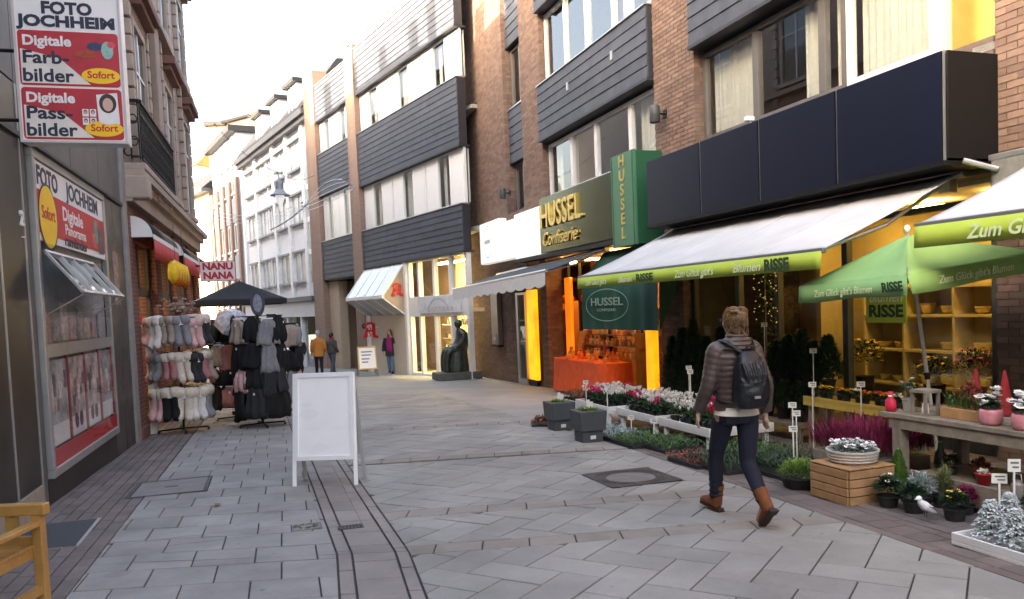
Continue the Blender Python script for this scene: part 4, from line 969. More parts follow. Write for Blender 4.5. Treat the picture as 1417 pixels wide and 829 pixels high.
# grey square planters
m_planter = mat('planter_grey', (.055, .062, .07), .55, var=.08)
def planter(x, y, label, rz=.33):
    o = thing('planter', label, 'planter', (x, y, gz(y)), rz, 'tall grey planter boxes on the paving')
    MB().hexa([(-.15,-.15,0),(.15,-.15,0),(.15,.15,0),(-.15,.15,0)], [(-.155,-.155,.16),(.155,-.155,.16),(.155,.155,.16),(-.155,.155,.16)]).build('foot_box', m_planter, o, bevel=.01)
    MB().hexa([(-.185,-.185,.165),(.185,-.185,.165),(.185,.185,.165),(-.185,.185,.165)], [(-.20,-.20,.44),(.20,-.20,.44),(.20,.20,.44),(-.20,.20,.44)]).build('upper_box', m_planter, o, bevel=.01)
    mb = MB(); foliage(mb, (0,0,.43), (.17,.17,.05), 240, .025, .05, up=.6); mb.build('plants', m_leafl, o)
    for k in range(2): MB().box(-.02+.05*k,.03+.05*k,-.005,.005,.44,.58-.03*k).build('plant_label', m_card, o)
    MB().box(-.04,.04,-.157,-.152,.05,.10).build('sticker', m_card, o)
planter(.70, 12.4, 'square grey planter farther along, with lime plants'); planter(1.02, 11.02, 'square grey planter nearer the viewer, with lime plants')
planter(.95, 13.1, 'grey planter half hidden behind the farther planter') if False else None
P = fw('A', -9.0, 2.95, 0); P.z = gz(P.y); o = thing('tray_plant', 'brown withered bedding plants beside the farther grey planter', 'plant', P)
mb = MB(); foliage(mb, (0,0,.03), (.22,.30,.14), 400, .03, .05, up=.6); mb.build('foliage', m_redleaf, o); MB().box(-.2,.2,-.26,.26,.001,.04).build('tray', m_pot, o)
# wooden crate with basket bowl of white flowers
cr = thing('wooden_crate', 'upturned wooden crate carrying the white flower basket', 'crate', fw('A', -15.52, 2.53, gz(6.9)), frz('A'))
mh = .30
for k in range(4):
    z0, z1 = .004+k*.075, .004+k*.075+.066
    MB().box(-.23,.23,.24,.258,z0,z1).build('slat', m_wood_box, cr, bevel=.003); MB().box(-.23,.23,-.258,-.24,z0,z1).build('slat', m_wood_box, cr, bevel=.003)
    MB().box(-.249,-.231,-.24,.24,z0,z1).build('end_slat', m_wood_box, cr, bevel=.003); MB().box(.231,.249,-.24,.24,z0,z1).build('end_slat', m_wood_box, cr, bevel=.003)
for k in range(4): MB().box(-.25,.25,-.25+k*.127,-.25+k*.127+.12,.304,.316).build('top_slat', m_wood_box, cr, bevel=.003)
for x in (-.21,.19):
    for y in (-.235,.215): MB().box(x,x+.02,y,y+.02,.0,.30).build('corner_post', m_wood_box, cr)
bk = thing('flower_basket', 'round whitewashed basket of white flowers on the wooden crate', 'flower basket', fw('A', -15.50, 2.50, gz(6.9)+.316), 0)
m_wick = mat('whitewashed_wicker', (.46, .41, .36), .85, var=.25, scale=50, bump=.8, bscale=120)
MB().lathe([(.18,0),(.205,.045),(.215,.095),(.225,.10),(.225,.115),(.205,.115),(.19,.08)], n=36).build('wicker_bowl', m_wick, bk)
for k in range(4): MB().lathe([(.195+.006*k,.012+k*.026),(.207+.006*k,.022+k*.026),(.198+.006*k,.032+k*.026)], n=36, caps=False).build('weave_band', m_wick, bk)
mb = MB(); foliage(mb, (0,0,.10), (.20,.20,.08), 420, .022, .05, up=.5); mb.build('foliage', m_silver, bk); mb = MB(); foliage(mb, (0,0,.09), (.19,.19,.075), 260, .03, .045, up=.4); mb.build('leaves', m_leaf, bk)
mb = MB()
for k in range(34):
    a = rnd(0,2*pi); r = rnd(.02,.2); 
    for q in range(3): blossom(mb, (r*cos(a)+rnd(-.02,.02), r*sin(a)+rnd(-.02,.02), .165+rnd(-.01,.035)-r*.12), .021)
mb.build('flowers', m_fwhite, bk)
# purple heather in a box behind the crate
P = fw('A', -14.9, 1.75, 0); P.z = gz(P.y); hb_ = thing('heather_box', 'box of tall purple heather behind the wooden crate', 'plant box', P, frz('A'))
MB().box(-.42,.42,-.34,.34,0,.26).build('box', m_wood_grey, hb_, bevel=.006); mb = MB(); mb2 = MB()
for k in range(1700):
    x, y = rnd(-.44,.44), rnd(-.36,.36); h = rnd(.12,.30)*(1+.35*mnoise.noise((x*6,y*6,1))); lean = Vector((x*.5+rnd(-.2,.2), y*.5+rnd(-.2,.2), 1)).normalized()
    p = Vector((x,y,.28)); mb.leaf(p+lean*h*.2, lean, .018, h*.9, 0, 0); 
    if k % 3 == 0: mb2.leaf(p, lean, .012, h*.6, 0, 0)
mb.build('heather_spikes', m_heather, hb_); mb2.build('stems', m_leafd, hb_)
# cluster of pots right of the crate
P = fw('A', -16.05, 2.42, 0); P.z = gz(P.y)
def clump(name, label, u, y, builder, cat='potted plant', dz=0.):
    P = fw('A', u, y, 0); P.z = gz(P.y)+dz; o = thing(name, label, cat, P, frz('A')); builder(o); return o
def bush(lm, r, h, n, w=.02, l=.04, fl=None, nf=0, fs=.02, up=.5, potr=.09):
    def f(o):
        mb = MB(); pot(mb, potr, potr*1.1); mb.build('pot', m_pot, o); mb = MB(); foliage(mb, (0,0,potr*1.0+h*.45), (r,r,h*.6), n, w, l, up=up); mb.build('foliage', lm, o)
        if fl:
            mb = MB()
            for k in range(nf):
                a = rnd(0,2*pi); q = rnd(.2,1); blossom(mb, (r*.8*cos(a)*(1-q*.6), r*.8*sin(a)*(1-q*.6), potr+h*(.6+.5*q)), fs)
            mb.build('flowers', fl, o)
    return f
clump('potted_plant', 'dark leafy pot with one white flower head right of the crate', -15.93, 2.52, bush(m_leafd, .12, .17, 420, .025, .045, m_fwhite, 9, .022))
clump('potted_plant', 'silvery leaved small plant behind the white flowered pot', -16.05, 2.28, bush(m_silver, .12, .2, 380, .012, .06, potr=.08))
clump('potted_plant', 'dark green small plant beside the silvery one', -16.18, 2.5, bush(m_leafd, .11, .15, 380, .025, .045))
clump('potted_plant', 'grassy plant with pale tips by the table leg', -16.15, 2.15, bush(m_olive, .08, .22, 260, .008, .12, up=2))
clump('potted_plant', 'small purple heather pot before the table shelf', -16.4, 2.2, bush(m_heather, .10, .16, 500, .012, .05, up=1.5, potr=.07))
clump('potted_plant', 'dark leafy pot with yellow tips on the kerb pavers', -16.5, 2.42, bush(m_leafd, .11, .14, 420, .022, .04, m_fyellow, 14, .014))
def thuja(o):
    mb = MB(); pot(mb, .07, .08); mb.build('pot', m_pot, o); mb = MB()
    for k in range(700):
        z = rnd(0,1); r = .085*(1-z)**.7; a = rnd(0,2*pi); mb.leaf((r*cos(a), r*sin(a), .08+z*.32), (cos(a)*.4, sin(a)*.4, 1), .014, .05, 0, 0)
    mb.build('foliage', mat('thuja_green', (.09,.19,.03), .6, var=.3, scale=20, rnd=.25), o)
clump('conifer_pot', 'small bright green conifer at the table leg', -15.72, 2.2, thuja)
def bird(o):
    mb = MB(); mb.tube(*catmull([(0,-.10,.02),(0,-.05,.05),(0,.02,.09),(0,.06,.125),(0,.075,.15)], [.006,.028,.038,.026,.012], 4), n=10); mb.ell((0,.075,.155), (.022,.026,.022)); mb.tube([(0,.095,.155),(0,.125,.15)], [.007,.002], 6)
    build_fused(mb, 'body', m_white, o, .005, 2); MB().leaf((.03,.03,.1), (.1,-1,-.5), .035, .11).leaf((-.03,.03,.1), (-.1,-1,-.5), .035, .11).build('wings', mat('bird_grey', (.35,.35,.37), .6), o)
    for x in (-.012,.012): MB().tube([(x,.01,.06),(x,.012,.0)], .003, 5).build('leg', m_black, o)
clump('bird_figure', 'small white bird figurine leaning before the pots on the kerb', -16.42, 2.62, bird, 'figurine', .03)
# white tray with frosted mini trees
wt = thing('plant_tray', 'white plastic tray holding frosted mini trees at the right edge', 'tray', fw('A', -17.35, 2.72, gz(5.2)), frz('A'))
MB().box(-.36,.36,-.28,.28,.002,.03).box(-.36,.36,.262,.28,.03,.085).box(-.36,.36,-.28,-.262,.03,.085).box(-.36,-.342,-.262,.262,.03,.085).box(.342,.36,-.262,.262,.03,.085).build('tray_shell', m_plwhite, wt, bevel=.004)
m_frost = mat('frosted_needles', (.52,.56,.56), .75, var=.2, scale=25, rnd=.25)
for i, (x, y, s) in enumerate(((.20,.10,1.),(.24,-.12,1.05),(-.02,.14,.95),(.0,-.10,1.05),(-.22,.12,1.),(-.22,-.12,1.))):
    o = thing('frosted_tree', ('frosted mini fir at the back left of the white tray','tall frosted mini fir at the back of the white tray','frosted mini fir at the front of the white tray','frosted mini fir in the middle of the white tray','frosted mini fir by the front right of the tray','frosted mini fir by the back right of the tray')[i], 'mini tree', fw('A', -17.35+x, 2.72+y, gz(5.2)+.03), 0, 'frosted mini firs in the white tray')
    mb = MB(); mb.lathe([(.035,0),(.045,.05),(.04,.05)], n=12); mb.build('pot', m_plwhite, o); MB().tube([(0,0,.04),(0,0,.26*s)], [.008,.003], 6).build('trunk', m_wood_grey, o); mb = MB()
    for k in range(1100):
        z = rnd(0,1); lay_ = (z*5) % 1; r = (.095*(1-z)+.012)*(1.15-.45*lay_); a = rnd(0,2*pi); q = rnd(.35,1); mb.leaf((r*q*cos(a), r*q*sin(a), .05+z*.24*s), (cos(a), sin(a), rnd(-.2,.5)), .024, .036, 0, .3)
    mb.build('needles', m_frost, o)
# things on the table
TZ = gz(7.4)+.735
def on_table(name, label, u, y, builder, cat): 
    o = thing(name, label, cat, fw('A', u, y, TZ), frz('A')); builder(o); return o
m_rose = mat('rose_vase', (.55, .22, .26), .25, var=.2, scale=25, coat=.4)
def rosevase(o):
    MB().lathe([(.065,0),(.085,.03),(.088,.11),(.08,.13),(.075,.13),(.08,.10)], n=20).build('glass_vase', m_rose, o, smooth=True); mb = MB(); foliage(mb, (0,0,.15), (.09,.09,.06), 80, .04, .05, up=.4); mb.build('leaves', m_leafd, o)
    mb = MB()
    for k in range(9):
        a = rnd(0,2*pi); r = rnd(.02,.1); c = Vector((r*cos(a), r*sin(a), .22+rnd(-.05,.08)))
        for q in range(3): blossom(mb, c+Vector((0,0,q*.008)), .045-.009*q, n=6)
    mb.build('flowers', m_fwhite, o)
on_table('flower_vase', 'pink glass vase of white flowers on the plant table, left one', -16.45, 1.98, rosevase, 'vase'); on_table('flower_vase', 'pink glass vase of white flowers at the picture edge', -16.75, 2.0, rosevase, 'vase')
def lantern(o):
    for x in (-.07,.07):
        for y in (-.07,.07): MB().box(x-.012,x+.012,y-.012,y+.012,0,.2).build('post', m_wood_grey, o)
    MB().box(-.09,.09,-.09,.09,.2,.225).build('roof_board', m_wood_grey, o); MB().box(-.085,.085,-.085,.085,.0,.015).build('floor_board', m_wood_grey, o); MB().lathe([(.03,.015),(.03,.10),(.001,.10)], n=12).build('candle', m_fwhite, o)
on_table('wooden_lantern', 'open wooden lantern on the plant table by the parasol pole', -15.78, 1.95, lantern, 'lantern')
def trough(o):
    MB().box(-.2,.2,-.07,.07,0,.09).build('trough_box', m_wood_box, o, bevel=.005); mb = MB()
    for k in range(150): mb.leaf((rnd(-.18,.18), rnd(-.05,.05), .08), (rnd(-.5,.5), rnd(-.5,.5), 1), .012, rnd(.1,.24), 0, .5)
    mb.build('grasses', m_leaf, o); mb = MB(); foliage(mb, (-.05,0,.2), (.12,.08,.14), 200, .02, .04); mb.build('rust_twigs', m_redleaf, o)
on_table('plant_trough', 'small wooden trough of grasses on the plant table', -16.15, 1.9, trough, 'trough')
def rosepot(o):
    mb = MB(); pot(mb, .06, .11); mb.build('pot', mat('grey_pot', (.35,.33,.30), .7), o); mb = MB(); foliage(mb, (0,0,.18), (.10,.10,.09), 120, .03, .045); mb.build('leaves', m_leafd, o); mb = MB()
    for c in ((.05,.03,.25),(-.05,.04,.21),(.0,-.04,.28)):
        for q in range(3): blossom(mb, Vector(c)+Vector((0,0,q*.006)), .035-.008*q, n=6)
    mb.build('flowers', m_fwhite, o)
on_table('potted_rose', 'small white rose pot at the left end of the plant table', -15.5, 1.85, rosepot, 'potted plant')
def redbag(o): MB().rings([[(.05*a*cos(2*pi*i/12), .04*a*sin(2*pi*i/12), z) for i in range(12)] for a, z in ((.9,0),(1.1,.05),(1,.10),(.35,.14),(.6,.18))]).build('cloth', mat('red_wrap', (.5,.02,.05), .5), o, smooth=True); MB().lathe([(.018,.135),(.022,.142),(.018,.15)], n=10).build('ribbon', m_white, o)
on_table('gift_bag', 'red wrapped gift at the left end of the plant table', -15.46, 2.02, redbag, 'gift bag')
for i in range(3):
    o = thing('red_figure', ('red cone figure standing at the back of the plant table, left', 'red cone figure at the back of the plant table, middle', 'red cone figure at the back of the plant table, right')[i], 'figurine', fw('A', -15.9-.28*i, 1.5, TZ), 0, 'red cone figures on the plant table')
    MB().lathe([(.07,0),(.075,.03),(.04,.22),(.012,.38),(.001,.39)], n=14).build('cone', mat('red_felt', (.22,.015,.02), .9), o, smooth=True); MB().ell((0,-.04,.14), (.025,.02,.025)).build('face', mat('felt_face', (.5,.35,.28), .9), o, smooth=True)
# under the table
def under(name, label, u, y, z, b, cat='potted plant'):
    P = fw('A', u, y, 0); o = thing(name, label, cat, (P.x, P.y, gz(7.4)+z), frz('A')); b(o)
def redpot(o): MB().lathe([(.045,0),(.06,.09),(.065,.09),(.065,.10),(.055,.10),(.05,.08)], n=16).build('pot', mat('red_glaze', (.45,.015,.02), .3), o, smooth=True); mb = MB(); foliage(mb, (0,0,.10), (.05,.05,.03), 40, .03, .03); mb.build('plant', m_fwhite, o)
under('red_pot', 'small red pot on the shelf under the plant table', -16.35, 1.95, .225, redpot)
under('potted_plant', 'white flowered pot in the dark under the plant table', -15.95, 1.85, .225, bush(m_leafd, .08, .12, 140, .03, .04, m_fwhite, 7, .02, potr=.055)); under('potted_plant', 'maroon leaved pot under the plant table', -16.2, 1.8, .225, bush(m_redleaf, .09, .12, 160, .03, .04, m_fwhite, 2, .02, potr=.055))
under('potted_cyclamen', 'white cyclamen pot at the right picture edge before the table', -17.1, 2.32, .16, bush(m_leafd, .10, .14, 160, .05, .05, m_fwhite, 12, .03, potr=.07))
stake(-16.95, 2.5, .30, 'slanted price card behind the frosted mini trees', .10, .07); stake(-17.05, 2.48, .42, 'dark price card on a tall stick at the right edge', .08, .09)
lo = clump('lantern_jar', 'small glass lantern jar on the board under the table', -16.85, 2.2, lambda o: (MB().lathe([(.04,.0),(.045,.01),(.045,.10),(.03,.12),(.03,.13)], n=14).build('jar', mat('jar_glass', (.2,.18,.17), .1), o), MB().tube([(-.04,0,.12),(-.03,0,.18),(.03,0,.18),(.04,0,.12)], .004, 6).build('handle', m_steel, o)), 'lantern', .22)
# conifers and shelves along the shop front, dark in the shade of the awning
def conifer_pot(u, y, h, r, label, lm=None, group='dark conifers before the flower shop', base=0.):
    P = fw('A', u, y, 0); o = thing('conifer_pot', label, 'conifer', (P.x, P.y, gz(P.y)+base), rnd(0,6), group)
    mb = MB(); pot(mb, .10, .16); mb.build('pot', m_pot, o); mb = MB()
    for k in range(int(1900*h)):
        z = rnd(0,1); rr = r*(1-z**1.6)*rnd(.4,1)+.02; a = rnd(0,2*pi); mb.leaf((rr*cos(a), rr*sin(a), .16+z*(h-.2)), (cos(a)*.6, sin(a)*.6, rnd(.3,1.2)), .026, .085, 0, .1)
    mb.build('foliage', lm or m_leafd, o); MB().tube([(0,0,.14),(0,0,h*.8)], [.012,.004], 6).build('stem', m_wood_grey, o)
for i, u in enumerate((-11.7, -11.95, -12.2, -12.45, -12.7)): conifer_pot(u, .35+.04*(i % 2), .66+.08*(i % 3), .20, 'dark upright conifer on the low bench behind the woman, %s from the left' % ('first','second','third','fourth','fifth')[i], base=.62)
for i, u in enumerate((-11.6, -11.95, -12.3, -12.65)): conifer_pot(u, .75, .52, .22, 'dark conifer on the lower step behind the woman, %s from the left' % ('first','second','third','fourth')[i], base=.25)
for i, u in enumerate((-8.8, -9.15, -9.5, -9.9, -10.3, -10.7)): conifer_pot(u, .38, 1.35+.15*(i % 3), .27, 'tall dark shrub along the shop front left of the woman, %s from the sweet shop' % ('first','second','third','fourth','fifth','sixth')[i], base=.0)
bnch = thing('plant_bench', 'dark stepped bench of conifers before the flower shop', 'bench', fw('A', -12.2, .5, gz(10.2)), frz('A'))
MB().box(-.7,.7,-.35,.05,.58,.62).build('upper_board', m_wood_grey, bnch); MB().box(-.7,.7,.05,.45,.21,.25).build('lower_board', m_wood_grey, bnch)
for x in (-.66,.62):
    MB().box(x,x+.04,-.34,-.30,0,.58).build('leg', m_wood_grey, bnch); MB().box(x,x+.04,.4,.44,0,.21).build('leg', m_wood_grey, bnch); MB().box(x,x+.04,.0,.04,0,.58).build('leg', m_wood_grey, bnch)
# yellow bench of primroses
pb = thing('plant_bench', 'yellow painted bench of primroses before the shop window', 'bench', fw('A', -14.0, 1.0, gz(9.)), frz('A'))
m_yb = mat('yellow_board', (.50,.36,.08), .6, var=.15); z_ = .62
MB().box(-.75,.75,-.2,.2,z_-.02,z_).build('seat_board', m_yb, pb); MB().box(-.75,.75,.18,.2,z_-.08,z_+.03).build('front_board', m_yb, pb)
for x in (-.7,.66): MB().box(x,x+.05,-.18,-.12,0,z_-.022).build('leg', m_wood_grey, pb); MB().box(x,x+.05,.1,.16,0,z_-.022).build('leg', m_wood_grey, pb)
for i in range(9):
    mf = (m_fyellow, m_fyellow, m_forange, m_fyellow, m_fwhite, m_forange, m_fred, m_forange, m_fwhite)[i]
    P = fw('A', -13.4-.145*i, 1.02+.05*(i % 2), gz(9.)+z_); o = thing('potted_primrose', '%s primrose pot, %s from the left on the yellow bench' % ({m_fyellow:'yellow', m_forange:'orange', m_fwhite:'white', m_fred:'red'}[mf], ('first','second','third','fourth','fifth','sixth','seventh','eighth','last')[i]), 'potted plant', P, 0, 'primroses on the yellow bench'); mb = MB(); pot(mb, .05, .07); mb.build('pot', m_pot, o)
    mb = MB(); foliage(mb, (0,0,.08), (.08,.08,.05), 50, .03, .06); mb.build('leaves', m_leafd, o); mb = MB()
    for k in range(11): a = rnd(0,2*pi); r = rnd(0,.07); blossom(mb, (r*cos(a), r*sin(a), .125+rnd(0,.03)), .026)
    mb.build('flowers', mf, o)
# bushy arrangements inside/at the window
for i, (u, y, r, h, lm, fl, lb) in enumerate(((-13.9,-.8,.30,.45,m_leafd,m_fpink,'dark bouquet with small flowers inside the shop window, left'),(-14.3,-.9,.26,.5,m_redleaf,m_forange,'rust coloured autumn arrangement inside the window, right'),(-13.4,-.7,.25,.35,m_leafd,m_fyellow,'low dark arrangement inside the window near the green sign'),(-12.0,-.9,.3,.5,m_leafd,m_fyellow,'dark arrangement inside the shop behind the conifers'))):
    P = fw('A', u, y, .25); o = thing('flower_arrangement', lb, 'flower arrangement', P); MB().lathe([(.10,-.05),(.13,.18),(.11,.18)], n=16).build('bucket', m_pot, o); mb = MB(); foliage(mb, (0,0,.2+h*.45), (r,r,h*.6), 420, .03, .06, up=.7); mb.build('foliage', lm, o); mb = MB()
    for k in range(40): a = rnd(0,2*pi); q = rnd(0,1); blossom(mb, (r*.9*cos(a)*(1-q*.5), r*.9*sin(a)*(1-q*.5), .2+h*(.4+.65*q)), .03)
    mb.build('flowers', fl, o)
    st = MB().lathe([(.16,-.55),(.16,-.53),(.03,-.5),(.03,-.08),(.18,-.06),(.18,-.05)], n=14).build('stand', m_wood_grey, o)
# hanging ivy pillar with small lights left of the entrance
P = fw('A', -11.02, .05, .9); o = thing('garland', 'hanging evergreen garland with tiny yellow lights behind the woman', 'garland', P); mb = MB(); lt = MB()
for k in range(700): z = rnd(-.3,1.75); a = rnd(0,2*pi); r = rnd(.04,.16); mb.leaf((r*cos(a), r*sin(a), z), (cos(a), sin(a), -.4), .03, .06)
for k in range(70): z = rnd(.3,1.7); a = rnd(0,2*pi); lt.ell((.17*cos(a), .17*sin(a), z), (.008,.008,.008), 5, 4)
mb.build('leaves', m_leafd, o); lt.build('lights', mat('tiny_light', (1,.9,.4), .5, emit=(1,.7,.15), estr=.07), o); MB().tube([(0,0,-.3),(0,0,1.95)], .01, 6).build('cord', m_wood_grey, o)
# ------------------------------------------------------------------ left side: photo shop (facade B, -y is towards the street)
m_granite = mat('grey_granite', (.10, .093, .088), .55, var=.22, scale=2.4, spec=.5, bump=.05, bscale=120, fine=.15)
m_granite2 = mat('dark_granite', (.020, .016, .0145), .38, var=.6, scale=2.0, spec=.35)
m_marble = mat('streaked_marble', (.055, .048, .046), .4, var=.7, scale=4.5, spec=.35)
m_caseframe = mat('case_frame', (.36, .36, .36), .35, .5, var=.08)
m_red = MATS.get('sign_red') or mat('sign_red', (.50, .018, .03), .5, var=.05)
m_caseglass = glass('case_glass', (.92,.93,.93), .02, graze=.35)
m_ywell = mat('sign_yellow', (.85, .55, .02), .5, var=.04)
m_signw = mat('sign_white', (.74, .74, .75), .4, var=.03)
m_navyink = mat('sign_navy', (.02, .025, .05), .5)
PS = froot('photo_shop_building', 'grey stone clad photo shop building at the left edge', 'building', 'B')
rl_ = (pi/2, 0, 0)
PZ = 12.0
MB().box(-7.2, 3.55, .03, 9, -.8, PZ).box(-14, -7.2, .03, 9, -.8, 8.3).build('wall_core', m_granite, PS)
MB().box(-7.3, 3.6, -.15, 9.1, PZ, PZ+.25).box(-14.1,-7.32,-.15,9.1,8.3,8.55).build('parapet', m_slate_edge, PS)
# stone panels (joints left open)
for u0, u1, z0, z1, m in ((-14,-8,-.5,3.5,m_granite2),(-8,-4.2,-.5,3.5,m_granite2),(-4.18,-2.62,.06,4.0,m_granite2),(-2.6,-1.86,.06,4.0,m_granite2),(-1.84,-1.66,-.35,3.46,m_granite),(1.80,2.55,-.4,3.46,m_marble),(2.56,3.28,-.4,3.46,m_marble),(-1.84,.2,3.48,4.9,m_granite),(.22,1.75,3.48,4.9,m_granite),(1.77,3.28,3.48,4.9,m_granite),(-1.64,1.78,-.36,.05,m_granite2)):
    MB().box(u0, u1, -.012, .03, z0, z1).build('stone_panel', m, PS, bevel=.003)
for u0, u1, z0, z1 in ((-14,-9,4.02,8.28),(-8.98,-4.2,3.52,8.28),(-4.18,-1.86,4.02,8.28),(-1.84,.7,4.92,8.28),(.72,3.28,4.92,8.28),(-4.18,-1.86,8.3,11.9),(-1.84,.7,8.3,11.9),(.72,3.28,8.3,11.9)): MB().box(u0, u1, -.012, .03, z0, z1).build('stone_panel', m_granite, PS, bevel=.003)
MB().box(-4.18, -1.86, -.03, .03, -.5, .05).build('door_step', mat('tan_step', (.30,.26,.21), .8), PS)
MB().box(3.29, 3.62, -.05, .03, -.5, PZ).build('quoin_strip', mat('pale_stone', (.27,.26,.25), .8, var=.15), PS, bevel=.01)
for u in (-2.61, -1.85): MB().box(u-.008, u+.03, -.02, .03, .02, 4.0).build('joint_strip', m_caseframe, PS)
MB().box(-4.0, 3.3, -.045, -.012, 3.48, 3.53).build('string_line', m_slate_edge, PS)
text('2', 'house_number', m_white, PS, (-1.93, -.02, 2.68), .20, rl_, ext=.01, bold=.006)
MB().lathe([(.012,0),(.02,0),(.02,.01)], (-1.93,-.02,2.5)).build('bell_push', m_white, PS)
MB().box(2.35, 2.75, -.02, -.012, 1.9, 2.7).build('poster', mat('worn_poster', (.25,.18,.16), .6, var=.6, scale=9), PS)
# display window
dw = part('display_window', PS); t = .09
MB().box(-1.63,1.77,-.07,0,.06,.06+t).box(-1.63,1.77,-.07,0,3.44-t,3.44).box(-1.63,-1.63+t,-.07,0,.06+t,3.44-t).box(1.77-t,1.77,-.07,0,.06+t,3.44-t).build('case_frame', m_caseframe, dw, bevel=.008)
MB().box(-1.7,1.84,-.11,-.013,3.445,3.475).build('case_hood', m_slate_edge, dw)
MB().box(-1.54,1.68,.010,.028,.15,3.35).build('case_back', mat('case_back', (.36,.35,.34), .7, var=.12), dw)
bn = part('banner', dw)
MB().box(-1.53,1.67,-.05,-.03,2.52,3.34).build('banner_board', m_signw, bn)
MB().box(-1.53,1.67,-.054,-.0505,2.60,3.05).build('red_field', m_red, bn)
MB().rings([[(-1.13+(.33+d)*cos(2*pi*k/36), yy, 2.79+(.33+d)*sin(2*pi*k/36)) for k in range(36)] for d, yy in ((0,-.0545),(0,-.060))]).build('yellow_disc', m_ywell, bn)
MB().rings([[(-1.13+(.33+d)*cos(2*pi*k/36), -.058, 2.785+(.33+d)*sin(2*pi*k/36)) for k in range(36)] for d in (0,.03)], caps=False).build('disc_shade', m_navyink, bn)
text('Sofort', 'lettering', m_red, bn, (-1.13,-.062,2.82), .19, rl_, ext=.001, bold=.003, fit=.5)
text('FOTO', 'lettering', m_navyink, bn, (-1.05,-.053,3.19), .27, rl_, ext=.001, bold=.010, fit=.80)
text('JOCHHEIM', 'lettering', m_navyink, bn, (.55,-.053,3.19), .27, rl_, ext=.001, bold=.007, fit=1.65)
text('Digitale', 'lettering', m_signw, bn, (-.05,-.056,2.90), .22, rl_, ext=.001, bold=.006, fit=.95)
text('Panorama', 'lettering', m_signw, bn, (.05,-.056,2.73), .17, rl_, ext=.001, bold=.003, fit=1.0)
text('ramünder', 'lettering', m_navyink, bn, (.05,-.0562,2.60), .17, rl_, ext=.001, bold=.004, fit=1.1)
for k, (x, z, w, h, c) in enumerate(((1.15,2.86,.22,.3,(.15,.25,.2)),(1.42,2.75,.28,.34,(.08,.08,.1)),(1.0,2.72,.25,.18,(.45,.10,.08)))): MB().box(x-w/2,x+w/2,-.0565-.001*k,-.0551-.001*k,z-h/2,z+h/2).build('photo_print', mat('photo_%d' % k, c, .5, var=.6, scale=12), bn)
MB().box(-1.53,1.67,-.056,-.05,1.30,1.44).build('mid_rail', m_caseframe, dw, bevel=.004)
MB().box(-1.54,1.68,-.062,-.05,.16,.34).build('red_base_band', m_red, dw); MB().box(-1.54,1.68,-.064,-.05,.152,.162).build('base_edge', m_white, dw)
for k in range(4):
    a = -1.50+.79*k; p = part('photo_panel', dw)
    MB().box(a+.03,a+.76,-.03,-.02,.36,1.26).build('print_sheet', mat('photo_sheet_%d' % k, ((.42,.42,.43),(.5,.42,.40),(.46,.40,.40),(.30,.27,.30))[k], .4, var=.7, scale=5.5, fine=.2), p)
    MB().box(a+.76,a+.82,-.045,-.015,.36,1.29).build('red_bar', mat('dull_red', (.28,.05,.06), .5), p)
    MB().box(a+.05,a+.72,-.034,-.0305,.36,.58).build('white_caption', m_signw, p)
    for q in range(2 if k in (1,2) else 0): MB().rings([[(a+.28+.22*q+.08*d*cos(2*pi*i/18), yy, .52+.09*d*sin(2*pi*i/18)) for i in range(18)] for d, yy in ((1,-.0345),(1,-.038))]).build('round_print', mat('round_print', (.16,.07,.08), .5, var=.5, scale=30), p)
    for q in range(6):
        x0 = a+.08+.11*(q % 6); z0 = rnd(.65,.95); MB().box(x0,x0+.09,-.036,-.0305,z0,z0+rnd(.12,.25)).build('small_print', mat('small_print_%d' % (q % 4), ((.6,.5,.45),(.15,.14,.16),(.45,.22,.2),(.7,.68,.65))[q % 4], .4, var=.5, scale=18), p)
MB().quad((-1.535,-.067,.155),(1.675,-.067,.155),(1.675,-.067,1.30),(-1.535,-.067,1.30)).build('lower_pane', m_caseglass, dw)
MB().quad((-1.535,-.067,1.44),(1.675,-.067,1.44),(1.675,-.067,2.50),(-1.535,-.067,2.50)).build('upper_pane', m_caseglass, dw)
for k in range(8): MB().box(-1.4+.36*k,-1.2+.36*k,-.02,.005,1.46,1.46+rnd(.15,.45)).build('pink_print', mat('pink_%d' % (k % 3), ((.5,.3,.3),(.35,.33,.36),(.55,.45,.42))[k % 3], .5, var=.4, scale=14), dw)
# hinged-out top light with sky reflections
tl = part('tilted_window', dw); hz, fzz, fy = 2.40, 1.95, -.42
def tw(u, k): return (u, -.075+(fy+.075)*k, hz+(fzz-hz)*k)
mbt = MB(); 
for a, b in ((-1.5,-1.46),(-.95,-.92),(-.42,-.39),(.14,.17),(.66,.70)): mbt.hexa([tw(a,0),tw(b,0),tw(b,1),tw(a,1)], [Vector(tw(a,0))+Vector((0,-.015,.02)),Vector(tw(b,0))+Vector((0,-.015,.02)),Vector(tw(b,1))+Vector((0,-.015,.02)),Vector(tw(a,1))+Vector((0,-.015,.02))])
for k0, k1 in ((0,.06),(.94,1)): mbt.hexa([tw(-1.5,k0),tw(.7,k0),tw(.7,k1),tw(-1.5,k1)], [Vector(tw(u,k))+Vector((0,-.017,.022)) for u,k in ((-1.5,k0),(.7,k0),(.7,k1),(-1.5,k1))])
mbt.build('sash', m_caseframe, tl)
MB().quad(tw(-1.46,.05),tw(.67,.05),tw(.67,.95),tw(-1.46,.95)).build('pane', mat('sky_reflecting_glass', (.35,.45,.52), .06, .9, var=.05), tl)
for u in (-1.48,.68): MB().tube([tw(u,1),(u,-.07,1.75)], .008, 6).build('stay', m_alu, tl)
# projecting sign
sgn = thing('projecting_sign', 'white projecting sign FOTO JOCHHEIM with two red photo panels', 'sign', fw('B', -2.72, 0, 0), frz('B'))
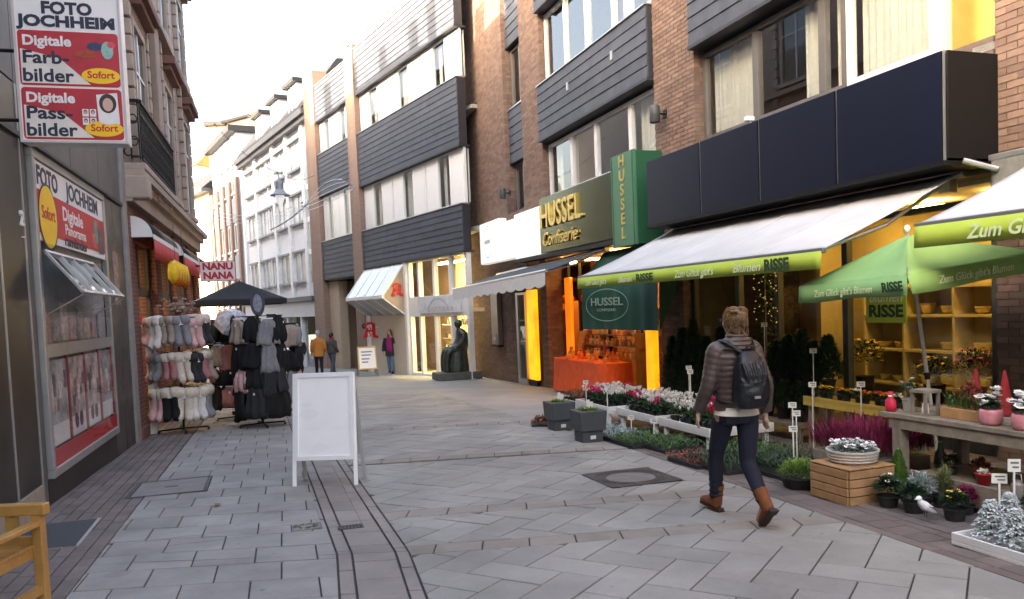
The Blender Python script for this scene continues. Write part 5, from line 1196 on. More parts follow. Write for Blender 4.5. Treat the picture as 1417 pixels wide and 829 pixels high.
# its face looks back towards the viewer: local -x
ra = (pi/2, 0, -pi/2)
Z0, Z1, Y0s, Y1s = 3.24, 4.72, -1.155, -.30
MB().box(-.10,.10,Y0s,Y1s,Z0,Z1).build('sign_box', m_signw, sgn, bevel=.012)
MB().box(-.108,-.1,Y0s,Y0s+.02,Z0,Z1).box(-.108,-.1,Y1s-.02,Y1s,Z0,Z1).box(-.108,-.1,Y0s+.02,Y1s-.02,Z0,Z0+.02).build('rim', mat('sign_rim', (.5,.47,.46), .5), sgn)
yc = (Y0s+Y1s)/2
text('FOTO', 'lettering', m_navyink, sgn, (-.102, yc, 4.40), .14, ra, ext=.002, bold=.006, fit=.40); text('JOCHHEIM', 'lettering', m_navyink, sgn, (-.102, yc, 4.285), .13, ra, ext=.002, bold=.006, fit=.78)
def redpanel(z0, z1, top, mid, bot, idx):
    p = part('photo_advert', sgn); X = -.103
    def rr(y0, y1, a, b, x, r=.03):
        pts = []
        for cx, cy, s in ((y1-r, b-r, 0), (y0+r, b-r, 1), (y0+r, a+r, 2), (y1-r, a+r, 3)):
            for k in range(5): th = s*pi/2+k*pi/8; pts.append((x, cx+r*cos(th), cy+r*sin(th)))
        return pts
    MB().prism(rr(Y0s+.03, Y1s-.03, z0, z1, X+.002), (-.003,0,0)).build('red_border', m_red, p); MB().prism(rr(Y0s+.042, Y1s-.042, z0+.012, z1-.012, X-.0015, .02), (-.0015,0,0)).build('red_field', mat('sign_red_field', (.42,.03,.045), .5), p)
    yl = Y1s-.05; h = z1-z0
    # pale lower sweep
    MB().prism([(X-.0032, yl+.005, z0+.016), (X-.0032, yl+.005, z0+h*.66), (X-.0032, yl-.30, z0+h*.50), (X-.0032, Y0s+.27, z0+.016)][::1], (-.001,0,0)).build('pale_sweep', mat('sign_cream', (.68,.64,.60), .5), p)
    text(top, 'lettering', m_signw, p, (X-.005, yl-.205, z1-.09), .12, ra, ext=.001, bold=.004, fit=.38)
    text(mid, 'lettering', m_navyink, p, (X-.005, yl-.19, z0+h*.50), .15, ra, ext=.001, bold=.004, fit=.36); text(bot, 'lettering', m_navyink, p, (X-.005, yl-.20, z0+h*.17), .155, ra, ext=.001, bold=.004, fit=.40)
    MB().rings([[(x, Y0s+.185+(.155)*cos(2*pi*k/32), z0+.095+.068*sin(2*pi*k/32)) for k in range(32)] for x in (X-.0045, X-.008)]).build('yellow_oval', m_ywell, p); text('Sofort', 'lettering', m_red, p, (X-.0085, Y0s+.185, z0+.10), .085, ra, ext=.001, bold=.002, fit=.22)
    if idx == 0:
        for k, (y, z, w, hh, c) in enumerate(((Y0s+.22,z1-.12,.12,.05,(.03,.05,.12)),(Y0s+.30,z1-.19,.17,.05,(.35,.06,.03)),(Y0s+.12,z1-.15,.09,.11,(.25,.45,.42)),(Y0s+.085,z1-.10,.06,.04,(.6,.08,.1)))): MB().rings([[(x, y+w*.55*cos(2*pi*i/20), z+hh*.7*sin(2*pi*i/20)) for i in range(20)] for x in (X-.0045-.0006*k, X-.006-.0006*k)]).build('print_shape', mat('print_%d' % k, c, .5, var=.3, scale=30), p)
    else:
        MB().prism([(X-.0045,Y0s+.055,z0+.14),(X-.0045,Y0s+.225,z0+.14),(X-.0045,Y0s+.235,z1-.05),(X-.0045,Y0s+.065,z1-.03)][::-1], (-.001,0,0)).build('portrait_sheet', m_signw, p)
        def ov(y, z, a, b, x, c, nm): MB().rings([[(xx, y+a*cos(2*pi*i/24), z+b*sin(2*pi*i/24)) for i in range(24)] for xx in (x, x-.001)]).build(nm, mat(nm, c, .5), p)
        ov(Y0s+.145,z1-.125,.070,.085,X-.0060,(.05,.03,.025),'portrait_hair'); ov(Y0s+.145,z1-.135,.042,.058,X-.0075,(.60,.40,.32),'portrait_face'); ov(Y0s+.145,z0+.17,.075,.035,X-.0076,(.72,.72,.75),'portrait_shirt')
        for i in range(4):
            y, z = Y0s+.27+.06*(i % 2), z0+.235-.075*(i//2); MB().box(X-.0056,X-.0046,y-.025,y+.025,z-.032,z+.032).build('passport_sheet', m_signw, p); ov(y, z+.006,.016,.020,X-.0058,(.05,.03,.025),'passport_hair'); ov(y, z,.011,.015,X-.0070,(.60,.40,.32),'passport_face')
redpanel(3.735, 4.205, 'Digitale', 'Farb-', 'bilder', 0); redpanel(3.27, 3.715, 'Digitale', 'Pass-', 'bilder', 1)
for z in (3.45, 4.05, 4.6): MB().tube([(0,-.30,z),(0,.02,z)], .016, 8).build('bracket', m_black, sgn); MB().box(-.05,.05,-.03,.0,z-.06,z+.06).build('bracket_plate', m_black, sgn)

# ------------------------------------------------------------------ old ornate building
m_sand = mat('sandstone', (.30, .23, .185), .85, var=.14, scale=2.5, bump=.15, bscale=40, fine=.08)
m_sandl = mat('pale_sandstone', (.38, .31, .26), .85, var=.12, scale=3, bump=.1, bscale=40)
m_redst = mat('red_sandstone', (.17, .085, .065), .85, var=.15, scale=3)
m_rbrick = brickmat('red_brick_pier', (.26,.085,.055), (.20,.065,.045), (.22,.17,.15), .22, .075)
OB = froot('ornate_stone_building', 'tall ornate sandstone building with iron balcony behind the projecting sign', 'building', 'B')
U0, U1, OZ = 3.66, 15.0, 13.4
MB().box(U0, U1, .04, 9, 3.7, OZ).build('upper_wall', m_sand, OB)
MB().box(U0-.02, U1+.05, -.30, .04, OZ-.45, OZ).box(U0-.02,U1+.05,-.18,.04,OZ-.7,OZ-.45).box(U0, U1, .04, 9, OZ, OZ+.05).build('eaves_cornice', m_sand, OB)
MB().box(U0, U1+.08, -.34, .04, 4.02, 4.14).box(U0,U1+.04,-.24,.04,3.88,4.02).box(U0,U1+.04,-.14,.04,3.62,3.88).build('shop_cornice', m_sandl, OB)
MB().box(U0-.02, U0+.30, -.40, .04, 3.66, 4.04).build('cornice_corbel', m_sandl, OB, bevel=.03)
MB().box(U0, U1+.05, -.20, .04, 8.0, 8.14).build('string_course', m_sand, OB)
mbq = MB()
# quoin strips either side of the windows, cut blocks with dark gaps
for u in (5.1, 7.1, 9.2, 11.1, 12.9, 14.7):
    z = 4.3; k = 0
    while z < 12:
        w = .20 if k % 2 else .14; MB().box(u-w/2, u+w/2, -.075, .04, z, z+.27).build('quoin_block', m_sandl, OB, bevel=.012); z += .31; k += 1
def old_window(u, z0, z1, w, hood=True, pointed=False):
    o = part('window', OB)
    MB().box(u-w/2-.1,u-w/2,-.06,.04,z0,z1).box(u+w/2,u+w/2+.1,-.06,.04,z0,z1).box(u-w/2-.1,u+w/2+.1,-.06,.04,z1,z1+.14).build('stone_surround', m_sandl, o)
    MB().box(u-w/2,u+w/2,-.0,.035,z0,z1).build('pane', mat('dull_window', (.05,.055,.06), .08, spec=.8), o)
    MB().box(u-.03,u+.03,-.02,.0,z0,z1).box(u-w/2,u+w/2,-.02,.0,z0+(z1-z0)*.68,z0+(z1-z0)*.68+.05).build('frame', m_wframe, o)
    MB().box(u-w/2-.16,u+w/2+.16,-.16,.04,z0-.12,z0-.003).build('sill', m_sandl, o)
    if hood: MB().box(u-w/2-.28,u+w/2+.28,-.34,.04,z1+.42,z1+.60).box(u-w/2-.2,u+w/2+.2,-.24,.04,z1+.30,z1+.42).build('hood', m_redst, o, bevel=.015); MB().box(u-w/2-.12,u+w/2+.12,-.07,.04,z1+.143,z1+.30).build('frieze', m_sand, o)
for u in (6.1, 10.15, 13.8):
    old_window(u, 4.55, 7.1, 1.2); old_window(u, 8.35, 10.5, 1.2)
MB().box(8.0, 8.6, -.10, .04, 4.2, 12.2).build('pilaster', m_sand, OB, bevel=.02)
# ground floor: brick piers, dark shopfronts, interior
for u0, u1 in ((3.66, 4.25), (6.45, 7.15), (9.4, 10.1), (12.3, 13.0), (14.5, 15.0)):
    MB().box(u0, u1, -.04, .35, -.9, 3.6).build('brick_pier', m_rbrick, OB); MB().box(u0-.04,u1+.04,-.08,.36,-.9,-.15).build('pier_base', m_redst, OB, bevel=.02)
MB().box(U0, U1, .0, .3, 3.05, 3.62).build('shop_lintel', m_redst, OB)
MB().box(3.5, 15, 2.6, 2.7, -1, 3.2).build('shop_back_wall', mat('nana_wall', (.50,.36,.17), .85), OB); MB().box(3.5,15,.0,2.6,-.75,-.42).build('shop_floor', mat('red_tile', (.22,.10,.06), .6), OB); MB().box(3.5,15,.3,2.6,3.1,3.2).build('shop_ceiling', m_room, OB)
MB().box(3.5, 3.64, .04, 2.6, -.8, 3.7).build('party_wall', m_sand, OB); MB().box(14.9,15,.04,9,-1,3.7).build('end_wall', m_sand, OB)
nl = mat('nana_lamp', (1,.9,.7), .5, emit=(1,.74,.4), estr=7)
for u in (5.4, 8.3, 11.2, 13.6): MB().box(u-.3,u+.3,1.0,1.4,3.05,3.09).build('ceiling_lamp', nl, OB)
for u0, u1 in ((4.25, 6.45), (7.15, 9.4), (10.1, 12.3), (13.0, 14.5)):
    w = part('shop_window', OB); MB().box(u0,u1,.10,.17,2.1,2.25).box(u0,u0+.07,.10,.17,-.5,3.05).box(u1-.07,u1,.10,.17,-.5,3.05).box((u0+u1)/2-.03,(u0+u1)/2+.03,.1,.17,2.25,3.05).build('frame', mat('shop_frame_dark', (.06,.05,.05), .5), w); MB().box(u0+.07,u1-.07,.13,.136,2.25,3.05).build('pane', m_shopglass, w)
# balcony
bal = part('balcony', OB)
MB().box(3.75, 8.0, -.36, .04, 4.15, 4.26).build('slab', m_sandl, bal, bevel=.015)
for k in range(3): MB().box(4.0+1.75*k,4.2+1.75*k,-.28,.04,3.9,4.15).build('bracket', m_sandl, bal)
rl0, rl1, rzb, rzt, ry = 3.78, 7.97, 4.32, 5.25, -.31
MB().box(rl0,rl1,ry-.03,ry+.03,rzt,rzt+.05).box(rl0-.03,rl0+.03,ry,.04,rzt,rzt+.05).box(rl1-.03,rl1+.03,ry,.04,rzt,rzt+.05).build('top_rail', m_black, bal); MB().box(rl0,rl1,ry-.015,ry+.015,rzb,rzb+.03).box(rl0,rl1,ry-.015,ry+.015,rzt-.2,rzt-.175).build('lower_rail', m_black, bal)
n = 30
for k in range(n+1):
    x = rl0+(rl1-rl0)*k/n; MB().box(x-.011,x+.011,ry-.011,ry+.011,rzb,rzt).build('baluster', m_black, bal)
for k in range(n):
    x = rl0+(rl1-rl0)*(k+.5)/n; mbx = MB()
    for zc, r in ((rzb+.16,.055),(rzb+.34,.05),(rzb+.52,.055),(rzt-.09,.05)): mbx.tube([(x+r*cos(q), ry, zc+r*1.4*sin(q)) for q in [i*pi/5 for i in range(11)]], .010, 4, caps=False)
    mbx.build('scroll', m_black, bal)
for x in (rl0,):
    for y0, z in ((-.10,4.45),(-.2,4.62),(-.1,4.8),(-.2,4.98),(-.1,5.12)): MB().tube([(x, y0+.06*cos(q), z+.075*sin(q)) for q in [i*pi/6 for i in range(13)]], .012, 4, caps=False).build('side_scroll', m_black, bal)
    for y in (-.02,-.15,-.28): MB().box(x-.01,x+.01,y-.01,y+.01,rzb,rzt).build('side_bar', m_black, bal)
# red awnings with rounded white ends
m_rawn = mat('red_awning', (.42, .035, .04), .75, var=.08)
def red_awning(u0, u1, label):
    o = thing('awning', label, 'awning', fw('B', 0, 0, 0), frz('B'), 'red shop awnings on the old building'); n = 10; prof = [(-.03-.34*sin(a*pi/2/n), 3.05+.36*cos(a*pi/2/n)) for a in range(n+1)]
    mb = MB()
    for k in range(n): mb.quad((u0, *prof[k]), (u1, *prof[k]), (u1, *prof[k+1]), (u0, *prof[k+1]))
    c = mb.build('hood', m_black, o, smooth=True); c.modifiers.new('s','SOLIDIFY').thickness = .01
    for u in (u0, u1): MB().prism([(u, *p) for p in prof]+[(u,-.03,3.05)], (.02 if u == u1 else -.02,0,0)).build('end_cap', m_white, o)
    MB().box(u0,u1,-.385,-.372,3.02,3.10).build('white_band', m_white, o); v = MB()
    N = 40
    for k in range(N):
        a, b = u0+(u1-u0)*k/N, u0+(u1-u0)*(k+1)/N; wv = lambda q: -.378-.012*sin(q*1.1)
        v.quad((a,-.378,3.02),(b,-.378,3.02),(b,wv(k+1),2.68),(a,wv(k),2.68))
    v.build('valance', m_rawn, o, smooth=True).modifiers.new('s','SOLIDIFY').thickness = .004
red_awning(3.95, 7.3, 'red valance awning with white rounded end nearest the photo shop'); red_awning(8.3, 11.6, 'red valance awning with white rounded end farther along'); red_awning(12.2, 14.6, 'last red awning at the far end of the old building')
# yellow orange bundle hanging under the awning
yb = thing('hanging_bundle', 'yellow and orange bundle hanging under the red awning', 'decoration', fw('B', 6.2, .5, 2.34), frz('B')); m_yb1 = mat('bundle_yellow', (.75,.50,.02), .6, var=.2, scale=12); m_yb2 = mat('bundle_orange', (.62,.18,.02), .6, var=.2, scale=12)
for k in range(15):
    x = -1.0+.14*k; MB().rings([[(x+(.10*a)*cos(2*pi*i/12), .09*a*sin(2*pi*i/12), z+.04*sin(k*2.1)) for i in range(12)] for a, z in ((.3,-.02),(1,.06),(1.05,.2),(.8,.34),(.2,.38))]).build('bag', m_yb1 if k % 3 != 2 else m_yb2, yb, smooth=True)
MB().tube([(-1.1,0,.40),(1.1,0,.40)], .012, 6).build('rail', m_black, yb)
for x in (-.6,.6): MB().tube([(x,0,.4),(x,0,1.1)], .004, 5).build('cord', m_black, yb)
# NANU NANA sign
nn = thing('projecting_sign', 'square white NANU NANA sign with red letters on the left', 'sign', fw('B', 10.6, 0, 0), frz('B'))
MB().box(-.05,.05,-1.33,-.48,2.56,3.06).build('sign_box', m_signw, nn, bevel=.01)
for a in ((-1.33,-.48,2.56,2.575),(-1.33,-.48,3.045,3.06),(-1.33,-1.315,2.575,3.045),(-.495,-.48,2.575,3.045)): MB().box(-.054,-.05,*a).build('red_edge', m_red, nn)
text('NANU', 'lettering', m_red, nn, (-.053,-.905,2.92), .235, ra, ext=.002, bold=.012, fit=.72); text('NANA', 'lettering', m_red, nn, (-.053,-.905,2.69), .235, ra, ext=.002, bold=.012, fit=.72)
MB().tube([(0,-.48,2.95),(0,.0,2.95)], .02, 8).build('bracket', m_black, nn)
# ------------------------------------------------------------------ NANU NANA racks and goods in the street
m_socks = {n: mat('sock_'+n, c, .95, var=.18, scale=30, bump=.5, bscale=200) for n, c in (('pink',(.58,.36,.36)),('rose',(.36,.16,.16)),('cream',(.62,.55,.46)),('grey',(.22,.22,.24)),('black',(.009,.009,.010)),('charcoal',(.028,.028,.031)),('white',(.66,.63,.60)),('taupe',(.33,.27,.23)))}
def foot(o, r): 
    for k in range(4):
        a = k*pi/2+.5; MB().tube([(0,0,.06),(r*cos(a), r*sin(a), .05)], .016, 6).build('foot', m_black, o); MB().lathe([(.02,0),(.022,.03),(.01,.035)], (r*cos(a), r*sin(a), 0), 8).build('castor', m_black, o)
SR = Vector((-5.94, 14.18, gz(14.18)))
rk = thing('sock_rack', 'revolving rack of fluffy slipper socks in three rows', 'rack', SR, 0); foot(rk, .42)
MB().tube([(0,0,.05),(0,0,2.1)], .022, 8).build('pole', m_black, rk)
for z in (.80, 1.42, 2.04):
    MB().tube([(.40*cos(k*pi/12), .40*sin(k*pi/12), z) for k in range(25)], .008, 5, caps=False).build('ring', m_black, rk)
    for k in range(4): MB().tube([(0,0,z),(.4*cos(k*pi/2), .4*sin(k*pi/2), z)], .007, 5).build('spoke', m_black, rk)
def sock_pair(P, rz, colr, label, cuff):
    o = thing('sock_pair', label, 'socks', P, rz, 'fluffy slipper socks on the revolving rack')
    sc_ = rnd(1.0,1.25); o.scale = (sc_, sc_, sc_); o.rotation_euler = (rnd(-.08,.08), rnd(-.12,.12), rz+rnd(-.25,.25))
    for s in (-1, 1):
        mb = MB(); x = .062*s
        mb.tube(*catmull([(x,0,-.02),(x,0,-.12),(x*1.05,.0,-.26),(x*1.05,-.05,-.36),(x*1.1,-.10,-.40)], [.062,.066,.066,.062,.036], 4), n=10); mb.build('sock', m_socks[colr], o, smooth=True)
        MB().lathe([(.05,-.10),(.085,-.08),(.09,-.02),(.08,.03),(.04,.05)], (x,0,0), 10).build('cuff', m_socks[cuff], o, smooth=True)
    MB().box(-.03,.03,-.06,-.056,-.10,-.02).build('paper_label', m_signw, o); MB().tube([(0,0,.0),(0,0,.07)], .004, 4).build('hook', m_black, o)
rows = {2.0: ['black','pink','white','taupe','grey','pink','charcoal','cream','black','taupe'], 1.38: ['cream','rose','grey','rose','cream','charcoal','rose','taupe','white','pink'], .76: ['charcoal','grey','pink','black','cream','white','grey','black','charcoal','cream']}
ordn = {2.0: 'top', 1.38: 'middle', .76: 'bottom'}
for z, cl in rows.items():
    for k, c in enumerate(cl):
        a = -pi/2 - 1.5 + .50*k; P = SR + Vector((.46*cos(a), .46*sin(a), z+rnd(-.035,.035)))
        side = ('far left','left','front left','front','front right','right','far right','hidden back right','hidden back','back left')[k]
        sock_pair(P, a+pi/2, c, '%s slipper socks on the %s row of the sock rack, %s' % (c, ordn[z], side), 'cream' if z < 1 else random.choice((c, c, 'cream')))
# dried flowers on top
o = thing('dried_flowers', 'bunch of dried cotton flowers on top of the sock rack', 'flowers', SR+Vector((.05,-.1,2.08)), 0); mb = MB(); mb2 = MB()
for k in range(46):
    d = Vector((rnd(-1,1), rnd(-1,1), rnd(.25,1))).normalized(); L = rnd(.12,.38); mb.tube([(0,0,0), d*L*.6+Vector((0,0,.02)), d*L], .003, 3); 
    for q in range(6): blossom(mb2, d*L, .045)
mb.build('twigs', mat('twig', (.22,.11,.06), .9), o); mb2.build('blooms', mat('cotton', (.62,.52,.46), .9, var=.3, rnd=.25), o)
m_hat = mat('red_hat', (.45,.02,.03), .8)
o = thing('santa_hat', 'small red hat on the left of the sock rack top row', 'hat', SR+Vector((-.58,-.15,1.92)), 0); MB().lathe([(.10,0),(.11,.03),(.07,.12),(.02,.18)], n=14).build('cone', m_hat, o, smooth=True); MB().lathe([(.10,-.02),(.125,.0),(.10,.03)], n=14).build('fur_band', m_socks['white'], o, smooth=True)
# clothes racks: hanging scarves, hats, gloves
def clothes_rack(P, label, tiers, seed, wide=.5):
    random.seed(seed); rk = thing('clothes_rack', label, 'rack', P, 0); foot(rk, .40); MB().tube([(0,0,.05),(0,0,2.05)], .022, 8).build('pole', m_black, rk)
    short = {'round': 'rack nearest the white board', 'second': 'rack behind the socks', 'third': 'farthest rack'}[label.split()[0]]
    for ti, (z, cl, L, kind) in enumerate(tiers):
        MB().tube([(wide*cos(k*pi/12), wide*.8*sin(k*pi/12), z) for k in range(25)], .009, 5, caps=False).build('ring', m_black, rk)
        for k in range(3): MB().tube([(0,0,z),(wide*cos(k*2*pi/3), wide*.8*sin(k*2*pi/3), z)], .007, 5).build('spoke', m_black, rk)
        cl = (cl*2)[:min(9, int(len(cl)*1.5))]; n = len(cl)
        for k, c in enumerate(cl):
            a = -pi/2+2*pi*(k-n/2+.5)/n*.98; p = P+Vector((wide*cos(a), wide*.8*sin(a), z-.02+rnd(-.04,.03))); w = rnd(1.05,1.45)*2*pi*wide/n
            pos = ('left', 'front left', 'front', 'front right', 'right')[min(4, max(0, int((cos(a+pi)*-1+1)*2.5)))] if sin(a) < .2 else 'back'
            o = thing(kind, '%s %s on the %s, %s, place %s' % (c, kind.replace('_', ' '), short, ('top ring','second ring','third ring','lowest ring')[ti], ('one','two','three','four','five','six','seven','eight','nine')[k]), 'clothing', p, a+pi/2+rnd(-.35,.35), 'garments on the clothes racks'); mb = MB(); N = 10; lng = L*rnd(.95,1.4); rl = []
            ph_ = rnd(0,6)
            for zz, ww, dd in ((0,.35,.02),(-.05,.62,.035),(-.2*lng,.78,.05),(-.45*lng,.9,.055),(-.75*lng,1.02,.06),(-.95*lng,1.08,.06),(-lng,1.02,.04)):
                rl.append([(w*.5*ww*cos(2*pi*i/28)*(1+.05*sin(i*2.1+ph_)), dd*(1+.45*sin(i*1.7+ph_))*sin(2*pi*i/28)+.02*sin(zz*14+ph_), zz+.02*sin(i*.9+ph_)*(-zz/lng)) for i in range(28)])
            mb.rings(rl); mb.build('cloth', m_socks[c], o, smooth=True); MB().box(-.1,.1,-.012,.012,-.005,.02).build('hanger', m_signw if k % 2 else m_black, o); MB().box(.0,.03,-.09,-.086,-.2*lng-.04,-.2*lng).build('price_tag', m_signw, o) if k % 3 == 0 else None
clothes_rack(Vector((-4.62, 14.5, gz(14.5))), 'round clothes rack nearest the white board with dark garments', [(2.02, ['black','black','charcoal','taupe','black','grey'], .36, 'scarf'), (1.58, ['black','black','charcoal','black','black','grey'], .42, 'hat'), (1.10, ['charcoal','grey','black','pink','black','charcoal'], .40, 'scarf'), (.78, ['black','black','black','charcoal','black'], .52, 'bag')], 3, .42)
clothes_rack(Vector((-5.55, 15.9, gz(15.9))), 'second clothes rack behind the sock rack with mixed garments', [(2.0, ['black','black','charcoal','black','black'], .34, 'scarf'), (1.55, ['rose','white','black','taupe','rose','black'], .36, 'hat'), (1.1, ['rose','charcoal','rose','black','rose'], .30, 'hat'), (.72, ['black','charcoal','black','rose','black'], .40, 'bag')], 5, .45)
clothes_rack(Vector((-4.95, 16.9, gz(16.9))), 'third clothes rack farther back with pale garments', [(1.9, ['grey','taupe','white','grey','taupe'], .36, 'scarf'), (1.40, ['black','charcoal','black','black'], .40, 'hat'), (.95, ['pink','grey','pink','pink','grey'], .55, 'scarf')], 9, .40)
random.seed(21)
# clear umbrella, black parasol, oval advert flag
um = thing('umbrella', 'pale translucent umbrella hanging open between the racks', 'umbrella', Vector((-5.33, 15.3, gz(15.3)+1.92)), 0); um.rotation_euler = (.5, .55, 0)
mb = MB(); n = 8; prof = [(0,.24),(.14,.22),(.26,.15),(.34,.04),(.36,-.06)]
for i in range(len(prof)-1):
    for k in range(n):
        a, b = 2*pi*k/n, 2*pi*(k+1)/n; (r0,z0),(r1,z1) = prof[i], prof[i+1]; mb.quad((r0*cos(a),r0*sin(a),z0),(r1*cos(a),r1*sin(a),z1),(r1*cos(b),r1*sin(b),z1),(r0*cos(b),r0*sin(b),z0))
mb.build('canopy', mat('pale_film', (.42,.41,.46), .3, var=.5, scale=14), um)
for k in range(n): MB().tube([(r*cos(2*pi*k/n)*1.01, r*sin(2*pi*k/n)*1.01, z+.004) for r, z in prof], .004, 4).build('rib', m_signw, um)
MB().tube([(0,0,.3),(0,0,-.4)], .008, 6).build('shaft', m_steel, um); MB().tube([(0,0,-.4),(.02,0,-.47),(.06,0,-.46)], .012, 6).build('handle', m_black, um)
# large black parasol
m_blackfab = mat('black_canvas', (.022,.022,.024), .85, var=.12, scale=3)
Pp = Vector((-5.82, 17.2, gz(17.2))); bp = thing('parasol', 'large black square parasol behind the NANU NANA sign', 'parasol', Pp, .35); top = Vector((0,0,2.86)); s_h = .90; cz = 2.44
C4 = [Vector((-s_h,-s_h,cz)), Vector((s_h,-s_h,cz)), Vector((s_h,s_h,cz)), Vector((-s_h,s_h,cz))]
for i in range(4):
    a, b = C4[i], C4[(i+1) % 4]; mb = MB(); n = 8; g = [[top.lerp(a.lerp(b, k/n), j/n)+Vector((0,0,-.05*sin(pi*j/n)*sin(pi*k/n))) for k in range(n+1)] for j in range(n+1)]
    for j in range(n):
        for k in range(n): mb.quad(g[j][k], g[j+1][k], g[j+1][k+1], g[j][k+1])
    mb.build('canopy_panel', m_blackfab, bp, smooth=True).modifiers.new('s','SOLIDIFY').thickness = .004; mb = MB(); mb.quad(a, b, b-Vector((0,0,.10)), a-Vector((0,0,.10))); mb.build('valance', m_blackfab, bp).modifiers.new('s','SOLIDIFY').thickness = .004
MB().tube([(0,0,0),(0,0,2.88)], .028, 8).build('pole', m_steel, bp); MB().box(-.3,.3,-.3,.3,0,.09).build('base', m_black, bp, bevel=.01)
for c in C4: MB().tube([(0,0,2.82), c], .010, 5).build('rib', m_steel, bp)
fl = thing('display_topper', 'dark oval display card above the dark clothes rack', 'sign', Vector((-4.72, 14.9, gz(14.9)+2.05)), .2)
MB().rings([[(.13*cos(2*pi*k/24), y, .22+.25*sin(2*pi*k/24)) for k in range(24)] for y in (-.008,.008)]).build('card', mat('slate_card', (.05,.055,.085), .5), fl); MB().rings([[(.08*cos(2*pi*k/24), y, .22+.17*sin(2*pi*k/24)) for k in range(24)] for y in (-.012,-.0085)]).build('print', mat('topper_print', (.24,.25,.3), .5, var=.4, scale=20), fl); MB().tube([(0,0,-.1),(0,0,.0)], .008, 6).build('stem', m_black, fl)
# goods rack by the shop door
gr = thing('card_rack', 'narrow rack of cards beside the brick pier of the old building', 'rack', fw('B', 4.55, .12, gz(13.5)), frz('B'))
MB().box(-.14,.14,-.05,.05,0,1.6).build('back_panel', m_plwhite, gr)
for k in range(7):
    for q in range(2): MB().box(-.12+.125*q,-.01+.125*q,-.075,-.055,.2+.2*k,.36+.2*k).build('card', mat('card_%d' % ((k*2+q) % 5), ((.5,.08,.08),(.65,.62,.6),(.3,.28,.3),(.55,.45,.4),(.12,.12,.13))[(k*2+q) % 5], .5, var=.3, scale=25), gr)
# ------------------------------------------------------------------ pharmacy building (facade C)
m_cbrick = brickmat('tan_brick_pier', (.42,.28,.215), (.36,.235,.18), (.30,.23,.19), .25, .077)
m_beige = mat('beige_render', (.45, .36, .27), .85, var=.06)
m_whitefr = mat('bright_white_frame', (.78, .78, .77), .35, var=.02)
PB = froot('pharmacy_building', 'slate banded building with white windows above the pharmacy', 'building', 'C')
CZ = 12.35
MB().box(-3.0, 12.85, -9, -2.2, -1.6, CZ-.1).build('rear_block', m_cbrick, PB)
MB().box(-3.0, 12.85, -9, -.3, CZ-.1, CZ+.04).build('flat_roof', m_slate_edge, PB)
for u0, u1, zt in ((6.0, 7.02, CZ+.25), (11.35, 12.85, 13.0)): MB().box(u0, u1, -.5, .20, -1.4, zt).build('brick_pier', m_cbrick, PB)
MB().box(-3.0, 12.85, -2.2, -.35, 8.0, 8.12).box(-3.0, 12.85, -2.2, -.35, 4.1, 4.25).build('floor_slab', m_room, PB)
for (a, b, bl, nn_) in ((-2.98, 5.98, ((3.47,4.95),(6.83,8.93),(10.55,CZ)), (7,10,9)), (7.04, 11.33, ((3.25,4.98),(7.15,9.03),(10.6,12.2)), (8,9,8))):
    for (z0, z1), n in zip(bl, nn_): slate_band(PB, a, b, z0, z1, .15, n, .3)
m_cpane = glass('pharmacy_upper_pane', (.85,.88,.88), .10)
def cwin(a, b, z0, z1, n):
    L = (b-a)/n
    window(PB, a, b, z0, z1, -.02, [a+L*k+L*q for k in range(n) for q in (.0,.34,.66) if k+q > 0], m_whitefr, fwid=.055, curtain=[[(0,.1)], [(0,.30),(.62,1)], [(.9,1)]], glassm=m_cpane)
    for k in range(n):
        for q0, q1 in ((.03,.325),(.68,.97)): MB().box(a+L*(k+q0), a+L*(k+q1), -.055, -.028, z0+.06, z1-.06).build('white_leaf', m_whitefr, PB)
cwin(-2.95, 5.95, 4.99, 6.76, 3); cwin(-2.95, 5.95, 8.98, 10.48, 3); cwin(7.05, 11.3, 5.03, 7.08, 2); cwin(7.05, 11.3, 9.08, 10.53, 2)
MB().box(-2.9, 11.3, -2.1, -2.05, 4.3, CZ-.2).build('room_back_wall', m_room, PB)
# pharmacy shop front
pf = part('pharmacy_front', PB); GZ = -1.0
m_pwarm = mat('pharmacy_room', (.62, .50, .26), .85)
MB().box(-3.0, 2.0, -2.15, -2.1, GZ, 3.5).build('back_wall', m_pwarm, pf); MB().box(-3.0,2.0,-2.1,-.1,GZ,-.70).build('floor', mat('pharmacy_floor', (.45,.42,.36), .4), pf)
plamp = mat('pharmacy_lamp', (1,.95,.7), .5, emit=(1,.74,.30), estr=13)
for u in (-2.2, -.8, .6, 1.4): MB().box(u-.35,u+.35,-1.4,-1.0,3.3,3.34).build('ceiling_lamp', plamp, pf); MB().box(u-.3,u+.3,-1.4,-1.1,1.45,1.48).build('counter_lamp', plamp, pf)
MB().box(-3.0,2.0,-2.1,-.6,1.5,1.62).build('mezzanine', m_room, pf)
mul = [-2.88, -1.68, -.42, .85, 1.72]
mb = MB()
for u in mul: mb.box(u-.075,u+.075,-.12,.04,-.78,3.46)
mb.box(-2.88,1.72,-.115,.035,1.38,2.10).box(-2.88,1.72,-.115,.035,3.36,3.46).box(-2.88,1.72,-.115,.035,-.78,-.68); mb.build('white_frame', m_whitefr, pf)
for i in range(4):
    MB().box(mul[i]+.075,mul[i+1]-.075,-.05,-.044,2.1,3.36).build('upper_pane', m_shopglass, pf); MB().box(mul[i]+.075,mul[i+1]-.075,-.05,-.044,-.68,1.38).build('lower_pane', m_shopglass, pf)
MB().box(-2.5, .78, .06, .12, 1.50, 2.08).build('sign_board', mat('sign_pale', (.62,.64,.66), .5), pf)
